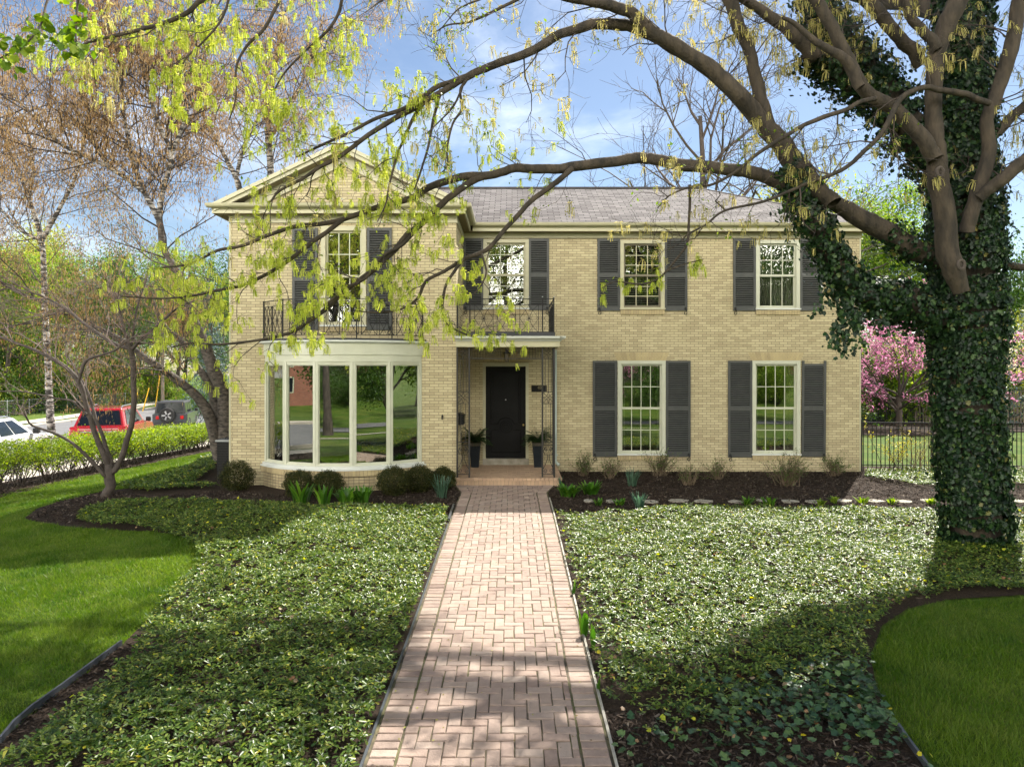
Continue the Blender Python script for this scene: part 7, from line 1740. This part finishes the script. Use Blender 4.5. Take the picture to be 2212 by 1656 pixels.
for i, (x, y, k, s) in enumerate(((21, 6, 'woodC', .85), (27, 1, 'woodA', .9), (31, 10, 'woodC', 1.0), (24, -4, 'woodB', .85), (34, 4, 'woodC', 1.0), (19.5, 0, 'bushB', 1.6), (22, 2.5, 'bushB', 1.5), (24, 9.5, 'bushA', 1.6))):
    plant(k, x, y, s, i*1.7, ['dense tree in the side yard at the right mirrored in the bow window', 'leafy tree in the side yard at the right', 'largest dense tree at the right side yard', 'thin tree by the walk at the right', 'far dense tree at the right side yard', 'dark bush in the right side yard near the walk', 'dark bush in the middle of the right side yard', 'light bush at the back of the right side yard'][i], 'garden_tree' if k[0] == 'w' else 'bush')
for i, (x, y, k, s) in enumerate(((-9.5, -7.2, 'woodB', .75), (10.5, -7.5, 'woodC', .62), (-2.5, -7.4, 'woodA', .5))):
    plant(k, x, y, s, i*2.1, ['thin street tree on the verge mirrored in the bow window', 'dense street tree on the verge mirrored at the right', 'small leafy street tree on the verge opposite the walk'][i], 'street_tree')
# ------------------------------------------------------------------ across the front street (mirrored in the window panes)
M['redbrick'] = brickmat('red_brick', (.33, .13, .085), (.22, .085, .06), (.22, .19, .16), .2, .07)
def brick_neighbour(label, X, Y, face):
    nb = thing('neighbour_house', label, 'house', (0, 0, 0)); g0 = gzf(X, Y)
    mb = MB(); mb.box(-7.5, 7.5, -4, 4, -2, 5.4); mb.build('wall', M['redbrick'], nb, uv='box')
    mb = MB(); mb.add([(-8.1, -4.6, 5.3), (8.1, -4.6, 5.3), (8.1, 4.6, 5.3), (-8.1, 4.6, 5.3), (-5.5, 0, 8.2), (5.5, 0, 8.2)], [(0, 1, 5, 4), (1, 2, 5), (2, 3, 4, 5), (3, 0, 4), (0, 3, 2, 1)]); mb.build('roof', M['shingle'], nb, uv='box')
    for wx in (-5.5, -2, 2, 5.5):
        for wz in (.9, 3.3): mb = MB(); mb.box(wx-.55, wx+.55, 3.95, 4.03, wz, wz+1.5); w_ = mb.build('window', M['trim_light'], nb); mb = MB(); mb.box(wx-.45, wx+.45, 4.031, 4.04, wz+.1, wz+1.4); mb.build('pane', M['cglass'], w_)
    nb.location = (X, Y, g0); nb.rotation_euler = (0, 0, face)
brick_neighbour('red brick house across the street mirrored in the right panes', 24, -37, 0)
brick_neighbour('red brick house beyond the crossing mirrored in the left panes', -50, -20, -1.0)
for i, (x, y, k, s, lb_) in enumerate(((-13, -27, 'woodA', .95, 'leafy street tree mirrored at the left of the bow window'), (4.5, -24, 'woodC', .8, 'dense street tree mirrored in the lower windows'), (13, -27, 'woodA', 1.0, 'leafy street tree opposite the right end of the house'), (-26, -30, 'woodC', 1.0, 'dense tree at the corner across the street'),
                                       (23, -30, 'woodC', 1.05, 'dense tree far right across the street'), (0, -48, 'woodA', 1.2, 'tall tree behind the red brick neighbour house'), (-18, -48, 'woodC', 1.2, 'dense tree left behind the neighbour house'), (16, -46, 'woodC', 1.2, 'dense tree right behind the neighbour house'), (33, -44, 'woodA', 1.1, 'leafy tree at the far right across the street'), (9.5, -29, 'woodB', .95, 'thin yellow green tree across the street'), (-14, -36, 'woodC', .9, 'dense tree up the slope across the street'), (-34, -36, 'woodA', 1.1, 'leafy tree up the slope at the left across the street'), (-40, -12, 'woodC', .9, 'dense tree beyond the side street crossing'), (14, -33, 'woodC', .7, 'low dense tree across the street'), (29, -26, 'woodB', .9, 'thin tree in front of the brick house across the street'))):
    plant(k, x, y, s, i*1.1, lb_, 'street_tree')
plant('pink', 7.5, -21, 1.3, 1.0, 'pink flowering tree across the street mirrored in a lower window', 'flowering_tree')
for i in range(34): plant(['bushB', 'bushA', 'bushB'][i % 3], -30+(i*7.3) % 64, -19.5-(i*2.7) % 17, .8+.5*((i*.37) % 1), i*2.0, 'green bush in the row across the street', 'street_bush', 'bushes across the street', 'bush')
